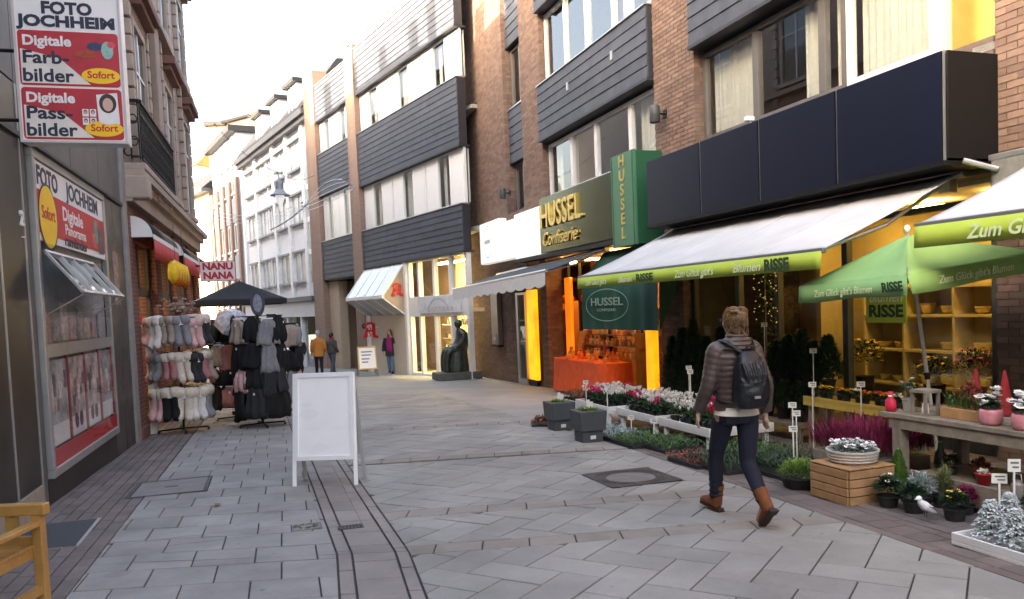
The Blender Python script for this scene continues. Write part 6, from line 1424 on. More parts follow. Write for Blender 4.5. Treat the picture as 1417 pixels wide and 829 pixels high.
MB().rings([[(-.85+(.75+d)*cos(pi*k/20), yy, 1.56+(.40+d)*sin(pi*k/20)) for k in range(21)] for d, yy in ((0,.121),(0,.128),(.05,.128),(.05,.121))], caps=False).build('arch_mark', mat('sign_grey', (.42,.45,.50), .5), pf)
text('Apotheke', 'lettering', mat('sign_grey', (.42,.45,.50), .5), pf, (-.85,.125,1.66), .3, ro, ext=.002, fit=2.4)
for u in (-2.3,-1.2,-.1,1.2):
    c = part('goods_shelf', pf)
    for z in (-.5,0.0,.5,1.0): MB().box(u-.4,u+.4,-1.5,-1.2,z,z+.03).build('board', m_whitefr, c)
    for k in range(18): z = (-.47,.03,.53,1.03)[k % 4]; x = u-.36+rnd(0,.66); MB().box(x,x+.10,-1.4,-1.22,z,z+rnd(.1,.3)).build('packet', mat('packet_%d' % (k % 6), ((.5,.12,.08),(.7,.7,.68),(.1,.14,.22),(.15,.12,.1),(.6,.4,.1),(.2,.35,.2))[k % 6], .5), c)
# wedge canopy with the red A
m_canglass = mat('canopy_white_glass', (.70,.72,.72), .25, var=.05)
cv = part('wedge_canopy', PB); a_, b_ = 2.05, 5.98
for k in range(4):
    x0, x1 = a_+(b_-a_)*k/4+.035, a_+(b_-a_)*(k+1)/4-.035
    MB().hexa([(x0,.02,3.42),(x1,.02,3.42),(x1,.93,2.17),(x0,.93,2.17)], [(x0,.05,3.44),(x1,.05,3.44),(x1,.96,2.19),(x0,.96,2.19)]).build('roof_pane', m_canglass, cv)
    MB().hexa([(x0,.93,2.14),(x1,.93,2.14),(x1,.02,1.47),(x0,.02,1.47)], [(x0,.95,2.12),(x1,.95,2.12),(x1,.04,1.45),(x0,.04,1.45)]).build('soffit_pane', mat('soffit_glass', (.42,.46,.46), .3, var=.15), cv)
for k in range(5):
    x = a_+(b_-a_)*k/4; MB().hexa([(x-.03,.0,3.42),(x+.03,.0,3.42),(x+.03,.94,2.15),(x-.03,.94,2.15)], [(x-.03,.03,3.47),(x+.03,.03,3.47),(x+.03,.99,2.2),(x-.03,.99,2.2)]).build('roof_bar', m_whitefr, cv); MB().hexa([(x-.03,.95,2.15),(x+.03,.95,2.15),(x+.03,.02,1.45),(x-.03,.02,1.45)], [(x-.03,.99,2.11),(x+.03,.99,2.11),(x+.03,.05,1.41),(x-.03,.05,1.41)]).build('soffit_bar', m_whitefr, cv)
MB().box(a_-.05,b_,.90,1.0,2.10,2.22).build('front_bar', m_whitefr, cv); MB().box(a_-.05,b_,.0,.10,3.42,3.50).build('top_bar', m_whitefr, cv)
MB().prism([(a_+.02,.02,3.40),(a_+.02,.92,2.16),(a_+.02,.02,1.48)], (.02,0,0)).build('end_panel', m_beige, cv)
MB().box(a_-.20, a_-.02, -.05, .12, -.85, 3.5).build('white_post', m_whitefr, cv)
m_ared = mat('pharmacy_red', (.62,.012,.02), .4)
def fraktur_a(parent, o, ex, ez, ny, s):
    """stylised red A with a snake and bowl"""
    o, ex, ez, ny = Vector(o), Vector(ex), Vector(ez), Vector(ny); p = part('red_a_sign', parent)
    def poly(pts, nm): MB().prism([o+ex*x*s+ez*y*s for x, y in pts], ny*.03).build(nm, m_ared, p)
    poly([(-.35,-.5),(-.52,-.38),(-.40,-.22),(-.30,.10),(-.16,.20),(-.12,.05),(-.22,-.20),(-.20,-.38)], 'left_stroke')
    poly([(-.45,.28),(-.20,.50),(.10,.50),(.32,.36),(.20,.28),(.05,.36),(-.18,.34),(-.32,.18)], 'top_stroke')
    poly([(.10,.34),(.30,.36),(.30,-.25),(.42,-.38),(.50,-.34),(.44,-.50),(.20,-.46),(.10,-.30)], 'right_stroke')
    poly([(-.24,.02),(.12,.02),(.12,-.09),(-.24,-.09)], 'cross_bar')
    MB().tube(*catmull([o+(ex*x+ez*y)*s+ny*.02 for x, y in ((-.10,-.38),(.02,-.24),(-.10,-.14),(.0,.10),(-.08,.22))], [.03*s]*5, 4), n=6).build('snake', m_ared, p)
# A faces the viewer from the wedge's end, and stands on the wall below
fraktur_a(cv, (a_+.015,.36,2.40), (0,-1,0), (0,0,1), (-1,0,0), .50)
fraktur_a(PB, (4.7,.48,.88), (0,-1,0), (0,0,1), (-1,0,0), .66)
MB().tube([(4.69,.10,1.0),(4.69,.60,1.0)], .015, 6).build('sign_arm', m_whitefr, PB)
MB().box(2.05, 6.0, -.2, .10, GZ-.3, 1.46).build('cream_wall', mat('cream_wall', (.60,.52,.40), .7, var=.04), PB); MB().box(5.55,6.0,-.1,.16,GZ-.3,1.46).build('white_wall_post', m_whitefr, PB)
# passage on the left
ps = part('passage', PB)
MB().box(7.02,11.35,-6,-5.9,-1.6,3.3).box(11.25,11.4,-5.9,-.3,-1.6,3.3).box(7.0,7.1,-5.9,-.3,-1.6,3.3).build('beige_wall', m_beige, ps); MB().box(7.0,11.4,-5.9,.05,3.12,3.2).build('dark_ceiling', m_black, ps); MB().box(10.0,11.35,-.5,-.1,-1.6,3.1).build('beige_column', m_beige, ps)
MB().box(7.1,10.0,-2.5,-2.4,-1.6,-.6).build('plinth', m_slate_edge, ps); MB().box(7.1,10.0,-2.5,-2.4,-.6,3.1).build('inner_wall', m_beige, ps)
cl = thing('wall_lamp', 'small dark lamp on the cream wall left of the pharmacy sign', 'lamp', fw('C', 5.9, .2, 1.05), frz('C')); MB().ell((0,.1,0), (.10,.10,.12)).build('globe', mat('lamp_grey', (.07,.072,.08), .45), cl, smooth=True); MB().tube([(0,0,.05),(0,.1,.1)], .015, 6).build('arm', m_black, cl)
# ------------------------------------------------------------------ white house with dormers
m_wrend = mat('white_render', (.78, .80, .84), .85, var=.05, scale=1.5)
m_wlite = mat('white_trim', (.80, .81, .82), .8)
m_roof = mat('dark_roof_tile', (.022, .022, .025), .7, var=.25, scale=10, bump=.4, bscale=30)
WH = froot('white_house', 'bright white house with dormers left of the slate building', 'building', 'C')
MB().box(12.9, 27.7, -9, -.12, 2.3, 11.35).build('upper_wall', m_wrend, WH)
MB().box(12.9, 27.9, -.3, .35, 11.35, 11.62).box(12.9,27.9,-.3,.2,11.1,11.35).build('eaves', mat('grey_eaves', (.10,.105,.12), .6), WH)
MB().hexa([(12.9,.35,11.62),(27.9,.35,11.62),(27.9,-6,11.62),(12.9,-6,11.62)], [(12.9,-1.6,14.2),(27.9,-1.6,14.2),(27.9,-5.5,14.6),(12.9,-5.5,14.6)]).build('roof', m_roof, WH)
for u in (15.4, 18.9, 22.4):
    d = part('dormer', WH); MB().box(u-.85,u+.85,-2.0,-.02,11.7,13.3).build('dormer_wall', m_wlite, d); MB().box(u-1.0,u+1.0,-2.2,.22,13.3,13.5).build('dormer_roof', m_roof, d); MB().box(u-.5,u+.5,-.02,.0,11.95,13.0).build('pane', mat('dull_window', (.05,.055,.06), .08), d)
    MB().box(u-.56,u-.5,-.02,.03,11.9,13.05).box(u+.5,u+.56,-.02,.03,11.9,13.05).box(u-.5,u+.5,-.02,.03,13.0,13.05).box(u-.03,u+.03,.0,.02,11.95,13.0).build('frame', m_whitefr, d)
for u in (14.2, 17.1, 19.9, 24.0, 27.4): MB().box(u-.22,u+.22,-.12,.05,2.5,11.1).build('pilaster', m_wlite, WH)
for (u0, u1) in ((14.55,16.7),(17.45,18.6) if False else (17.5,19.5),(20.3,21.4),(21.9,23.6),(24.6,26.6)):
    for (z0, z1) in ((3.35,4.85),(6.35,7.8),(9.1,10.5)):
        w = part('window', WH); MB().box(u0,u1,-.14,-.115,z0,z1).build('pane', mat('white_house_pane', (.42,.46,.50), .12, var=.25, scale=2), w); MB().box(u0,u1,-.11,-.06,z1-.06,z1).box(u0,u0+.08,-.11,-.06,z0,z1-.06).box(u1-.08,u1,-.11,-.06,z0,z1-.06).box((u0+u1)/2-.04,(u0+u1)/2+.04,-.11,-.06,z0,z1-.06).build('frame', m_whitefr, w); MB().box(u0-.1,u1+.1,-.12,.08,z0-.10,z0-.002).build('sill', mat('grey_sill', (.30,.31,.33), .7), w); MB().box(u0-.1,u1+.1,-.12,.06,z1+.002,z1+.10).build('lintel', mat('grey_sill', (.30,.31,.33), .7), w)
MB().box(13.1,13.8,-.12,-.02,3.2,9.8).build('stair_glass', mat('stair_glass', (.22,.28,.28), .15), WH)
for z in (4.6,6.2,7.8): MB().box(13.05,13.85,-.03,.02,z,z+.25).build('stair_band', m_whitefr, WH)
MB().box(12.9,27.7,-.25,.30,2.28,2.52).build('shop_cornice', mat('grey_eaves', (.20,.21,.24), .6), WH); MB().box(12.9,27.7,-.12,.18,1.5,2.26).build('shop_fascia', mat('pale_fascia', (.52,.55,.58), .6), WH)
MB().box(12.9,27.7,-3.2,-3.1,-1.8,2.3).build('shop_back', mat('shop_dim', (.14,.15,.15), .8), WH)
for u in (13.0, 15.6, 18.2, 21, 24, 27.4): MB().box(u-.12,u+.12,-.12,.1,-1.8,1.5).build('shop_pier', m_wlite, WH)
for u in (13.12,15.72,18.32,21.12,24.12): MB().box(u,u+2.3,-.06,-.05,-1.6,1.5).build('shop_pane', m_pane, WH)
for u in (14.3, 17.0, 19.5): MB().box(u-.3,u+.3,-1.2,-1.0,-1.4,.4).build('display_panel', mat('display_%d' % int(u), ((.3,.32,.33),(.16,.3,.34),(.32,.2,.2))[int(u) % 3], .6, var=.4, scale=5), WH)
# ------------------------------------------------------------------ houses at the end of the street
m_cream = mat('cream_render', (.34, .29, .20), .85, var=.06); m_yell = mat('yellow_render', (.58, .46, .24), .85, var=.08)
m_fpane = mat('far_pane', (.16,.18,.20), .1)
def far_house(name, label, P0, P1, D, z0, zt, wallm, build):
    """front face from P0 (left) to P1 (right), depth D behind it"""
    P0, P1 = Vector((*P0, 0)), Vector((*P1, 0)); d = P1-P0; o = thing(name, label, 'building', P0, math.atan2(d.y, d.x)); L = d.length
    MB().box(0, L, 0, D, z0, zt).build('wall', wallm, o); build(o, L, D, z0, zt); return o
def fwin(o, u0, u1, z0, z1, frame=m_whitefr):
    w = part('window', o); MB().box(u0,u1,-.02,.0,z0,z1).build('pane', m_fpane, w); MB().box(u0-.08,u0,-.07,.0,z0,z1).box(u1,u1+.08,-.07,.0,z0,z1).box(u0-.08,u1+.08,-.07,.0,z1,z1+.1).box((u0+u1)/2-.04,(u0+u1)/2+.04,-.05,-.021,z0,z1).build('frame', frame, w); MB().box(u0-.15,u1+.15,-.15,.0,z0-.12,z0-.003).build('sill', frame, w)
def b_tall(o, L, D, z0, zt):
    n = 4; w = L/n
    for k in range(n+1): MB().box(k*w-.25, k*w+.25, -.2, 0, z0, zt-3.4).build('brick_pilaster', mat('pink_brown_pier', (.24,.16,.13), .85), o)  # piers stop short; glare on the upper wall is put in as bare white
    for k in range(n):
        for z in (2.2, 6.0, 9.8): MB().box(k*w+.35, (k+1)*w-.35, -.12, 0, z+2.0, z+3.6).build('grey_spandrel', mat('grey_spandrel', (.25,.28,.32), .6), o); fwin(o, k*w+.5, (k+1)*w-.5, z+.15, z+1.8)
    MB().box(-.2, L+.2, -.5, D, zt-.4, zt).build('eaves', m_roof, o)
far_house('brick_pilaster_house', 'tall house of brick pilasters and grey spandrels beyond the white house', (-22.0, 60.5), (-17.6, 53.0), 9, -3, 14.2, m_wrend, b_tall)
def b_cream(o, L, D, z0, zt):
    MB().hexa([(-.4,-.6,zt),(L+.4,-.6,zt),(L+.4,D,zt),(-.4,D,zt)], [(-.4,2,zt+2.2),(L+.4,2,zt+2.2),(L+.4,D-2,zt+2.2),(-.4,D-2,zt+2.2)]).build('roof', m_roof, o); MB().box(-.4,L+.4,-.7,.0,zt-.25,zt-.003).build('gutter', mat('grey_eaves', (.20,.21,.24), .6), o)
    n = 6; w = L/n
    for k in range(n): fwin(o, (k+.25)*w, (k+.75)*w, 7.0, 9.9); fwin(o, (k+.25)*w, (k+.75)*w, 1.2, 4.2)
    MB().box(-.1,L+.1,-.25,.0,5.4,5.9).build('string_course', m_wlite, o); MB().box(-.1,L+.1,-.2,.0,10.5,10.8).build('frieze_band', m_wlite, o)
far_house('cream_house', 'cream house with a row of narrow windows at the street end', (-28.0, 68.5), (-22.9, 62.0), 8, -3, 11.6, m_cream, b_cream)
def b_back(o, L, D, z0, zt):
    MB().hexa([(-.4,-.4,zt),(L+.4,-.4,zt),(L+.4,D,zt),(-.4,D,zt)], [(.6,2,zt+1.6),(L-.6,2,zt+1.6),(L-.6,D-2,zt+1.6),(.6,D-2,zt+1.6)]).build('roof', mat('red_tile_roof', (.30,.12,.07), .8), o)
    for k in range(3): fwin(o, .5+1.5*k, 1.5+1.5*k, 13.2, 15.0); fwin(o, .5+1.5*k, 1.5+1.5*k, 10.5, 12.2)
    MB().box(-.2,L+.2,-.9,.0,12.6,12.8).build('balcony', m_wlite, o)
far_house('red_roof_house', 'pale house with red tiled roof far behind the cream house', (-36.2, 84.0), (-31.0, 81.0), 8, -3, 17.0, m_wlite, b_back)
def b_tower(o, L, D, z0, zt):
    MB().box(-.3, L+.3, -.3, D, zt, zt+.4).build('roof_edge', m_roof, o); fwin(o, L*.3, L*.7, 14.5, 17.0); fwin(o, L*.3, L*.7, 10, 12.5)
far_house('yellow_tower_house', 'slim bright yellow rendered house rising above the street end', (-29.3, 80.0), (-27.6, 80.0), 6, -3, 20.6, m_yell, b_tower)
def b_gable(o, L, D, z0, zt):
    MB().prism([(0,0,zt),(L,0,zt),(L*.55,0,zt+1.6),(L*.1,0,zt+1.2)], (0,D,0)).build('gable', mat('brown_wall', (.30,.20,.14), .85), o)
    MB().tube([(-.2,-.1,zt+1.2),(L*.1,-.1,zt+1.3),(L*.55,-.1,zt+1.75),(L+.3,-.1,zt+.15)], .18, 6).build('verge', m_roof, o); MB().box(L*.6,L*.9,-.1,1,zt,zt+2.2).build('chimney', m_rbrick, o); fwin(o, L*.2, L*.38, 13, 15.4)
far_house('brown_gable_house', 'brown gabled wall rising behind the white house roof', (-27.5, 79.5), (-23.0, 79.5), 6, -3, 19.6, mat('brown_wall', (.30,.20,.14), .85), b_gable)
# left-hand row beyond the ornate building, unseen, its shape set to shade opposite facades
LR = thing('left_row_shade_house', 'unseen plain house past the red awnings, placed to shade the facades opposite', 'building', fw('B', 15.05, -.4, 0), frz('B')+.32)
MB().box(0, 11, .05, 9, -1.6, 13.4).box(11, 36, .05, 9, -1.6, 15.2).build('wall', m_sandl, LR); MB().box(-.1,10.95,-.3,9,13.4,13.6).box(11,36.1,-.3,9,15.2,15.5).build('eaves', m_roof, LR); MB().box(0,16,-.15,.05,3.0,3.35).build('shop_fascia', m_redst, LR)
for k in range(5):
    for z in (4.2, 7.4):
        w = part('window', LR); MB().box(1+3*k,2.3+3*k,.02,.045,z,z+2).build('pane', m_fpane, w); MB().box(.9+3*k,1+3*k,-.03,.045,z,z+2).box(2.3+3*k,2.4+3*k,-.03,.045,z,z+2).box(.9+3*k,2.4+3*k,-.03,.045,z+2,z+2.1).box(1.62+3*k,1.68+3*k,.0,.02,z,z+2).build('frame', m_wlite, w)
# houses on the left behind the viewer (they shade the street)
HB = thing('shade_side_house', 'house on the sunny side behind the viewer, out of the picture', 'building', fw('B', -14.2, 0, 0), frz('B')); MB().box(-16, 0, .05, 9, -1, 8.8).build('wall', m_sand, HB); MB().box(-16.1,.1,-.2,9,8.8,9.1).build('eaves', m_roof, HB)
# ------------------------------------------------------------------ street lamp on wires, cables, light garlands
Lp = Vector((-9.0, 32.0, 6.05)); hl = thing('hanging_street_lamp', 'grey bell shaped street lamp hanging over the street', 'street lamp', Lp+Vector((0,0,.3)), 0); hl.scale = (.72, .72, .76)
m_lampg = mat('street_lamp_grey', (.26,.27,.29), .5, .3)
MB().lathe([(.05,.95),(.07,.90),(.16,.82),(.20,.70),(.20,.38),(.26,.30),(.42,.14),(.54,.08),(.54,.04),(.40,.08)], n=24).build('bell', m_lampg, hl, smooth=True)
for k in range(12): a = 2*pi*k/12; MB().box(-.01,.01,-.215,-.2,.4,.7).xf(Matrix.Rotation(a, 4, 'Z')).build('rib', m_lampg, hl)
MB().lathe([(.26,.05),(.22,-.15),(.10,-.50),(.05,-.80),(.001,-.82)], n=18).build('glass_cone', mat('lamp_glass', (.66,.68,.70), .2, emit=(1,1,1), estr=.05), hl, smooth=True)
MB().tube([(0,0,.94),(0,0,1.25)], .03, 8).build('hanger', m_lampg, hl); MB().box(-.25,.25,-.03,.03,1.2,1.26).build('cross_arm', m_lampg, hl)
m_cable = mat('cable', (.09,.09,.10), .6)
def cable(label, P, Q, sag, r=.012, name='cable', m=None, grp=None, n=18):
    P, Q = Vector(P), Vector(Q); o = thing(name, label, 'cable', P, 0, grp)
    MB().tube([P.lerp(Q, k/n)-P-Vector((0,0,sag*4*(k/n)*(1-k/n))) for k in range(n+1)], r, 5).build('wire', m or m_cable, o); MB().box(-.04,.04,-.04,.04,-.04,.04).build('anchor', m_lampg, o)
cable('wire carrying the bell lamp across to the slate building', fw('C', 11.9, .2, 8.2), Lp+Vector((0,0,1.25)), .25); cable('wire carrying the bell lamp across to the left house', fw('B', 22, .3, 9.0), Lp+Vector((0,0,1.25)), .25)
cable('long thick cable sweeping down past the slate bands', fw('A', 4.9, .25, 13.2), fw('C', 19.5, .4, 6.4), 1.6, .035); cable('upper thin cable above the slate building', fw('A', 5.0, .2, 13.4), fw('C', 6.5, .25, 12.6), .05, .03)
cable('thin wire from the white house to the bell lamp', fw('C', 20, .3, 10.2), Lp+Vector((0,0,1.25)), .3, .010)
m_gar = mat('pale_wire', (.62,.63,.66), .6)
for k, (u, w_, h_) in enumerate(((4.2,.7,1.0),(7.6,.5,1.4),(10.2,.8,.9),(12.6,.5,1.5),(14.2,.6,1.0))):
    MB().box(u-w_/2,u+w_/2,.2,.8,13.45,13.45+h_).box(u-w_/2-.06,u+w_/2+.06,.14,.86,13.45+h_,13.55+h_).build('chimney', m_rbrick, OB)
for k, (u, w_, h_) in enumerate(((2,.7,1.0),(5,.5,1.3),(8.5,.9,1.5))): MB().box(u-w_/2,u+w_/2,.2,.9,13.6,13.6+h_).build('chimney', m_rbrick, LR)
for k in range(5):
    cable('pale light garland wire on the slate building, %s strand' % ('top','second','third','fourth','lowest')[k], fw('C', 5.0-.3*k, 1.2, 6.9-.13*k), fw('C', 12.0, .6+.2*k, 6.8-.1*k), -.35+.14*k, .014, 'light_garland', m_gar, 'pale light garland strands over the street', 14)
for k in range(3): cable('pale garland strand reaching to the white house, %s' % ('upper','middle','lower')[k], fw('C', 12.0, .8, 6.9-.15*k), fw('C', 18, 4.0, 7.3-.2*k), .5, .012, 'light_garland', m_gar, 'pale light garland strands over the street', 14)
# statue on plinth
m_bronze = mat('bronze', (.055, .065, .058), .42, .75, var=.35, scale=5, bump=.2, bscale=30); m_conc = mat('dark_plinth', (.09,.095,.085), .85, var=.25, scale=6, bump=.2, bscale=40)
st = thing('bronze_statue', 'dark bronze seated robed figure on a low plinth before the pharmacy', 'statue', (-1.78, 25.9, gz(25.9)), .35)
MB().box(-.78,.68,-.45,.45,0,.24).build('plinth', m_conc, st, bevel=.02)
mb = MB()
mb.rings([[(cx+rx*cos(2*pi*k/20)*(1+.05*sin(5*2*pi*k/20)), cy+ry*sin(2*pi*k/20), z) for k in range(20)] for z, cx, cy, rx, ry in ((.22,-.02,0,.42,.36),(.5,-.04,0,.40,.34),(.85,-.02,0,.36,.32),(1.0,.06,0,.30,.30),(1.15,.14,0,.24,.28),(1.4,.18,0,.20,.27),(1.55,.15,0,.16,.22),(1.65,.10,0,.09,.11))])
mb.ell((.04,0,1.78), (.115,.10,.135), rot=(0,-.35,0)); mb.ell((.07,0,1.80), (.13,.115,.13))
mb.tube(*catmull([(.16,.25,1.48),(.10,.30,1.25),(-.10,.24,1.05),(-.32,.10,.95)], [.085,.075,.065,.05], 4)); mb.tube(*catmull([(.16,-.25,1.48),(.10,-.30,1.25),(-.10,-.24,1.05),(-.32,-.06,.95)], [.085,.075,.065,.05], 4)); mb.ell((-.36,.02,.95), (.09,.07,.05))
mb.tube(*catmull([(.0,.16,.95),(-.32,.18,.92),(-.42,.18,.6),(-.42,.18,.26)], [.15,.14,.12,.11], 4)); mb.tube(*catmull([(.0,-.16,.95),(-.32,-.18,.92),(-.42,-.18,.6),(-.42,-.18,.26)], [.15,.14,.12,.11], 4))
build_fused(mb, 'figure', m_bronze, st, .022, 5)
mb = MB()
for k in range(7): a = -.9+.3*k; mb.tube(*catmull([(.30*cos(a+pi)*.9-.05, .36*sin(a), .95),(-.42*cos(a)*.95-.02, .40*sin(a), .6),(-.46*cos(a)-.02, .42*sin(a), .26)], [.02,.03,.02], 4), n=6)
build_fused(mb, 'robe_folds', m_bronze, st, .014, 3)
# ------------------------------------------------------------------ A-boards, bench
m_boardw = mat('board_white', (.88,.88,.87), .4, var=.02)
ab = thing('pavement_sign', 'white A-frame pavement board with faint print standing in the street', 'pavement sign', (-2.08, 8.72, gz(8.7)), -.06)
W2, HB_ = .34, 1.22
def legs(o, sgn, W2, H, lean, m, foot=.24):
    P = []
    for x in (-W2, W2):
        MB().hexa([(x-.02,sgn*(lean)-.012,0),(x+.02,sgn*lean-.012,0),(x+.02,sgn*lean+.012,0),(x-.02,sgn*lean+.012,0)], [(x*.96-.02,-.012,H),(x*.96+.02,-.012,H),(x*.96+.02,.012,H),(x*.96-.02,.012,H)]).build('leg', m, o)
def face(o, sgn, W2, H, lean, foot, m, fm):
    def p(x, z, d): k = 1-z/H; return (x*(.96+.04*k), sgn*(lean*k)+sgn*d, z)
    t = .045
    MB().hexa([p(-W2+.02,foot,.0),p(W2-.02,foot,.0),p(W2-.02,H,.0),p(-W2+.02,H,.0)], [p(-W2+.02,foot,.014),p(W2-.02,foot,.014),p(W2-.02,H,.014),p(-W2+.02,H,.014)]).build('board', m, o)
    for x0, x1, z0, z1 in ((-W2,W2,foot,foot+t),(-W2,W2,H-t,H),(-W2,-W2+t,foot+t,H-t),(W2-t,W2,foot+t,H-t)): MB().hexa([p(x0,z0,.014),p(x1,z0,.014),p(x1,z1,.014),p(x0,z1,.014)], [p(x0,z0,.028),p(x1,z0,.028),p(x1,z1,.028),p(x0,z1,.028)]).build('rim', fm, o)
    return p
legs(ab, -1, W2, HB_, .16, m_boardw); legs(ab, 1, W2, HB_, .22, mat('board_grey', (.42,.42,.42), .5))
p = face(ab, -1, W2, HB_, .16, .28, m_boardw, m_white); face(ab, 1, W2, HB_, .22, .28, mat('board_grey', (.42,.42,.42), .5), mat('board_grey', (.42,.42,.42), .5))
m_faint1 = mat('faint_blue_print', (.82,.84,.855), .5, var=.02); m_faint2 = mat('faint_pink_print', (.865,.85,.845), .5, var=.02)
def blot(cx, cz, rx, rz_, m, nm): MB().rings([[p(cx+rx*cos(2*pi*k/24), cz+rz_*sin(2*pi*k/24)*(1-.4*abs(cos(2*pi*k/24))), d) for k in range(24)] for d in (.0142,.0152)]).build(nm, m, ab)
blot(-.17,.78,.12,.06,m_faint1,'faint_cup_print'); blot(-.20,.88,.07,.03,m_faint1,'faint_print'); blot(-.03,.42,.09,.05,m_faint2,'faint_cake_print'); blot(.18,.62,.12,.02,m_faint2,'faint_line_print'); blot(-.12,.62,.14,.02,m_faint2,'faint_line_print')
fb = thing('pavement_sign', 'small yellow edged A-frame notice board near the pharmacy', 'pavement sign', (-5.48, 29.9, gz(29.9)), .35); legs(fb, -1, .36, 1.1, .22, m_wood_grey); legs(fb, 1, .36, 1.1, .22, m_wood_grey)
p = face(fb, -1, .36, 1.1, .22, .25, m_boardw, mat('board_yellow', (.60,.42,.14), .6)); face(fb, 1, .36, 1.1, .22, .25, m_boardw, mat('board_yellow', (.60,.42,.14), .6))
for k, z in enumerate((.88,.76,.62,.50)): MB().hexa([p(-.22,z,.0142),p(.20-.06*k,z,.0142),p(.20-.06*k,z+.05,.0142),p(-.22,z+.05,.0142)], [p(-.22,z,.016),p(.20-.06*k,z,.016),p(.20-.06*k,z+.05,.016),p(-.22,z+.05,.016)]).build('printed_line', mat('violet_ink', (.25,.25,.42), .6), fb)
# wooden bench, bottom left
m_teak = mat('honey_wood', (.40, .215, .06), .5, var=.18, scale=7, bump=.12, bscale=30, fine=.08, coat=.2)
be = thing('wooden_bench', 'honey coloured wooden bench cut off at the lower left corner', 'bench', (-3.24, 4.67, gz(4.67)), .0)
# x to the right, y away; the backrest stands at the far side
hb2 = .635
for x in (-1.1, .28): 
    MB().box(x-.03,x+.03,.14,.20,0,hb2-.03).build('back_leg', m_teak, be, bevel=.005); MB().box(x-.03,x+.03,-.36,-.30,0,.54).build('front_leg', m_teak, be, bevel=.005)
    MB().box(x-.035,x+.035,-.40,.14,.54,.57).build('arm_rest', m_teak, be, bevel=.006); MB().box(x-.02,x+.02,-.36,.14,.12,.17).build('side_rail', m_teak, be)
MB().box(-1.2,.34,.135,.205,hb2-.03,hb2+.04).build('top_rail', m_teak, be, bevel=.008); MB().box(-1.07,.25,.15,.19,.42,.47).build('lower_back_rail', m_teak, be)
for k in range(8): MB().box(-1.0+.155*k,-.93+.155*k,.155,.185,.47,hb2-.03).build('back_slat', m_teak, be)
for k in range(6): MB().box(-1.12,.26,-.36+.088*k,-.28+.088*k,.405,.425).build('seat_slat', m_teak, be, bevel=.003)
MB().box(-1.07,.25,-.35,-.32,.34,.404).box(-1.07,.25,.14,.17,.34,.404).box(.22,.25,-.32,.14,.34,.404).build('seat_frame', m_teak, be)
# ------------------------------------------------------------------ people
m_skin = mat('skin', (.50, .30, .22), .55, var=.05); 
def limb(mb, pts, rs, n=12, flat=1.): mb.tube(*catmull(pts, rs, 4), n=n, flat=flat)
def hand(mb, wrist, d, side, s=1., curl=.35):
    """palm with five fingers; d points from wrist to fingertips, side is the thumb side"""
    w = Vector(wrist); d = Vector(d).normalized(); t = Vector(side); t = (t-d*t.dot(d)).normalized(); nrm = d.cross(t)
    mb.tube([w, w+d*.04*s, w+d*.085*s], [.024*s,.036*s,.032*s], 8, flat=.45)
    base = w+d*.08*s
    for k, L in enumerate((.068,.078,.072,.056)):
        o = base+t*(.028-.019*k)*s; mb.tube([o-d*.02*s, o+d*L*.45*s-nrm*.004, o+d*L*.8*s+nrm*curl*.022*s, o+d*L*s+nrm*curl*.05*s], [.0095*s,.009*s,.008*s,.006*s], 7)
    o = w+d*.025*s+t*.026*s; mb.tube([o-t*.01*s, o+t*.022*s+d*.025*s, o+t*.028*s+d*.055*s+nrm*.01*s], [.012*s,.010*s,.008*s], 7)
WX, WY = 1.80, 6.42
wm = thing('person', 'person walking away in a quilted brown jacket, dark jeans and brown boots', 'person', (WX, WY, gz(WY)), .18)
# joints in local axes: x right, y forward, z up
hipL, hipR = Vector((-.09,.02,.89)), Vector((.09,-.02,.89)); kneeL, kneeR = Vector((-.075,.24,.49)), Vector((.075,-.03,.47)); ankL, ankR = Vector((-.055,.31,.095)), Vector((.055,-.34,.19))
shL, shR = Vector((-.165,.0,1.375)), Vector((.165,.02,1.375)); elL, elR = Vector((-.225,.02,1.11)), Vector((.225,-.07,1.10)); wrL, wrR = Vector((-.255,.16,.885)), Vector((.262,.0,.865))
body = MB()
body.rings([[(c+rx*cos(2*pi*k/18), y+ry*sin(2*pi*k/18), z) for k in range(18)] for z, c, y, rx, ry in ((.84,0,0,.15,.10),(.92,0,0,.165,.115),(1.02,0,.01,.145,.10),(1.15,0,.015,.15,.105),(1.30,0,.01,.17,.105),(1.39,0,.0,.15,.09),(1.44,0,-.005,.07,.06))])
limb(body, [(0,-.01,1.40),(0,.0,1.46),(0,.02,1.53)], [.062,.055,.058])
body.ell((0,.03,1.615), (.075,.095,.115)); body.ell((0,.055,1.57), (.055,.065,.07)); body.tube([(0,.115,1.615),(0,.14,1.595)], [.012,.016], 6); body.ell((0,.115,1.565), (.025,.014,.010))
for s in (-1,1): body.ell((s*.078,.02,1.60), (.012,.022,.032)); body.ell((s*.032,.112,1.625), (.013,.010,.008))
for h_, k_, a_k in ((hipL,kneeL,ankL),(hipR,kneeR,ankR)): limb(body, [h_, h_.lerp(k_,.5), k_, k_.lerp(a_k,.35), a_k], [.088,.078,.056,.056,.036])
for s_1, e_, w_ in ((shL,elL,wrL),(shR,elR,wrR)): limb(body, [s_1, s_1.lerp(e_,.5), e_, e_.lerp(w_,.4), w_], [.052,.046,.038,.038,.026])
limb(body, [ankL, ankL+Vector((0,.05,-.05)), ankL+Vector((-.02,.15,-.065))], [.038,.038,.025]); limb(body, [ankR, ankR+Vector((0,.05,-.08)), ankR+Vector((.0,.11,-.15))], [.038,.036,.025])
hand(body, wrL, (-.05,.10,-1), (.2,1,.2)); hand(body, wrR, (.02,.12,-1), (-.2,1,.1))
build_fused(body, 'body', m_skin, wm, .0075, 3)
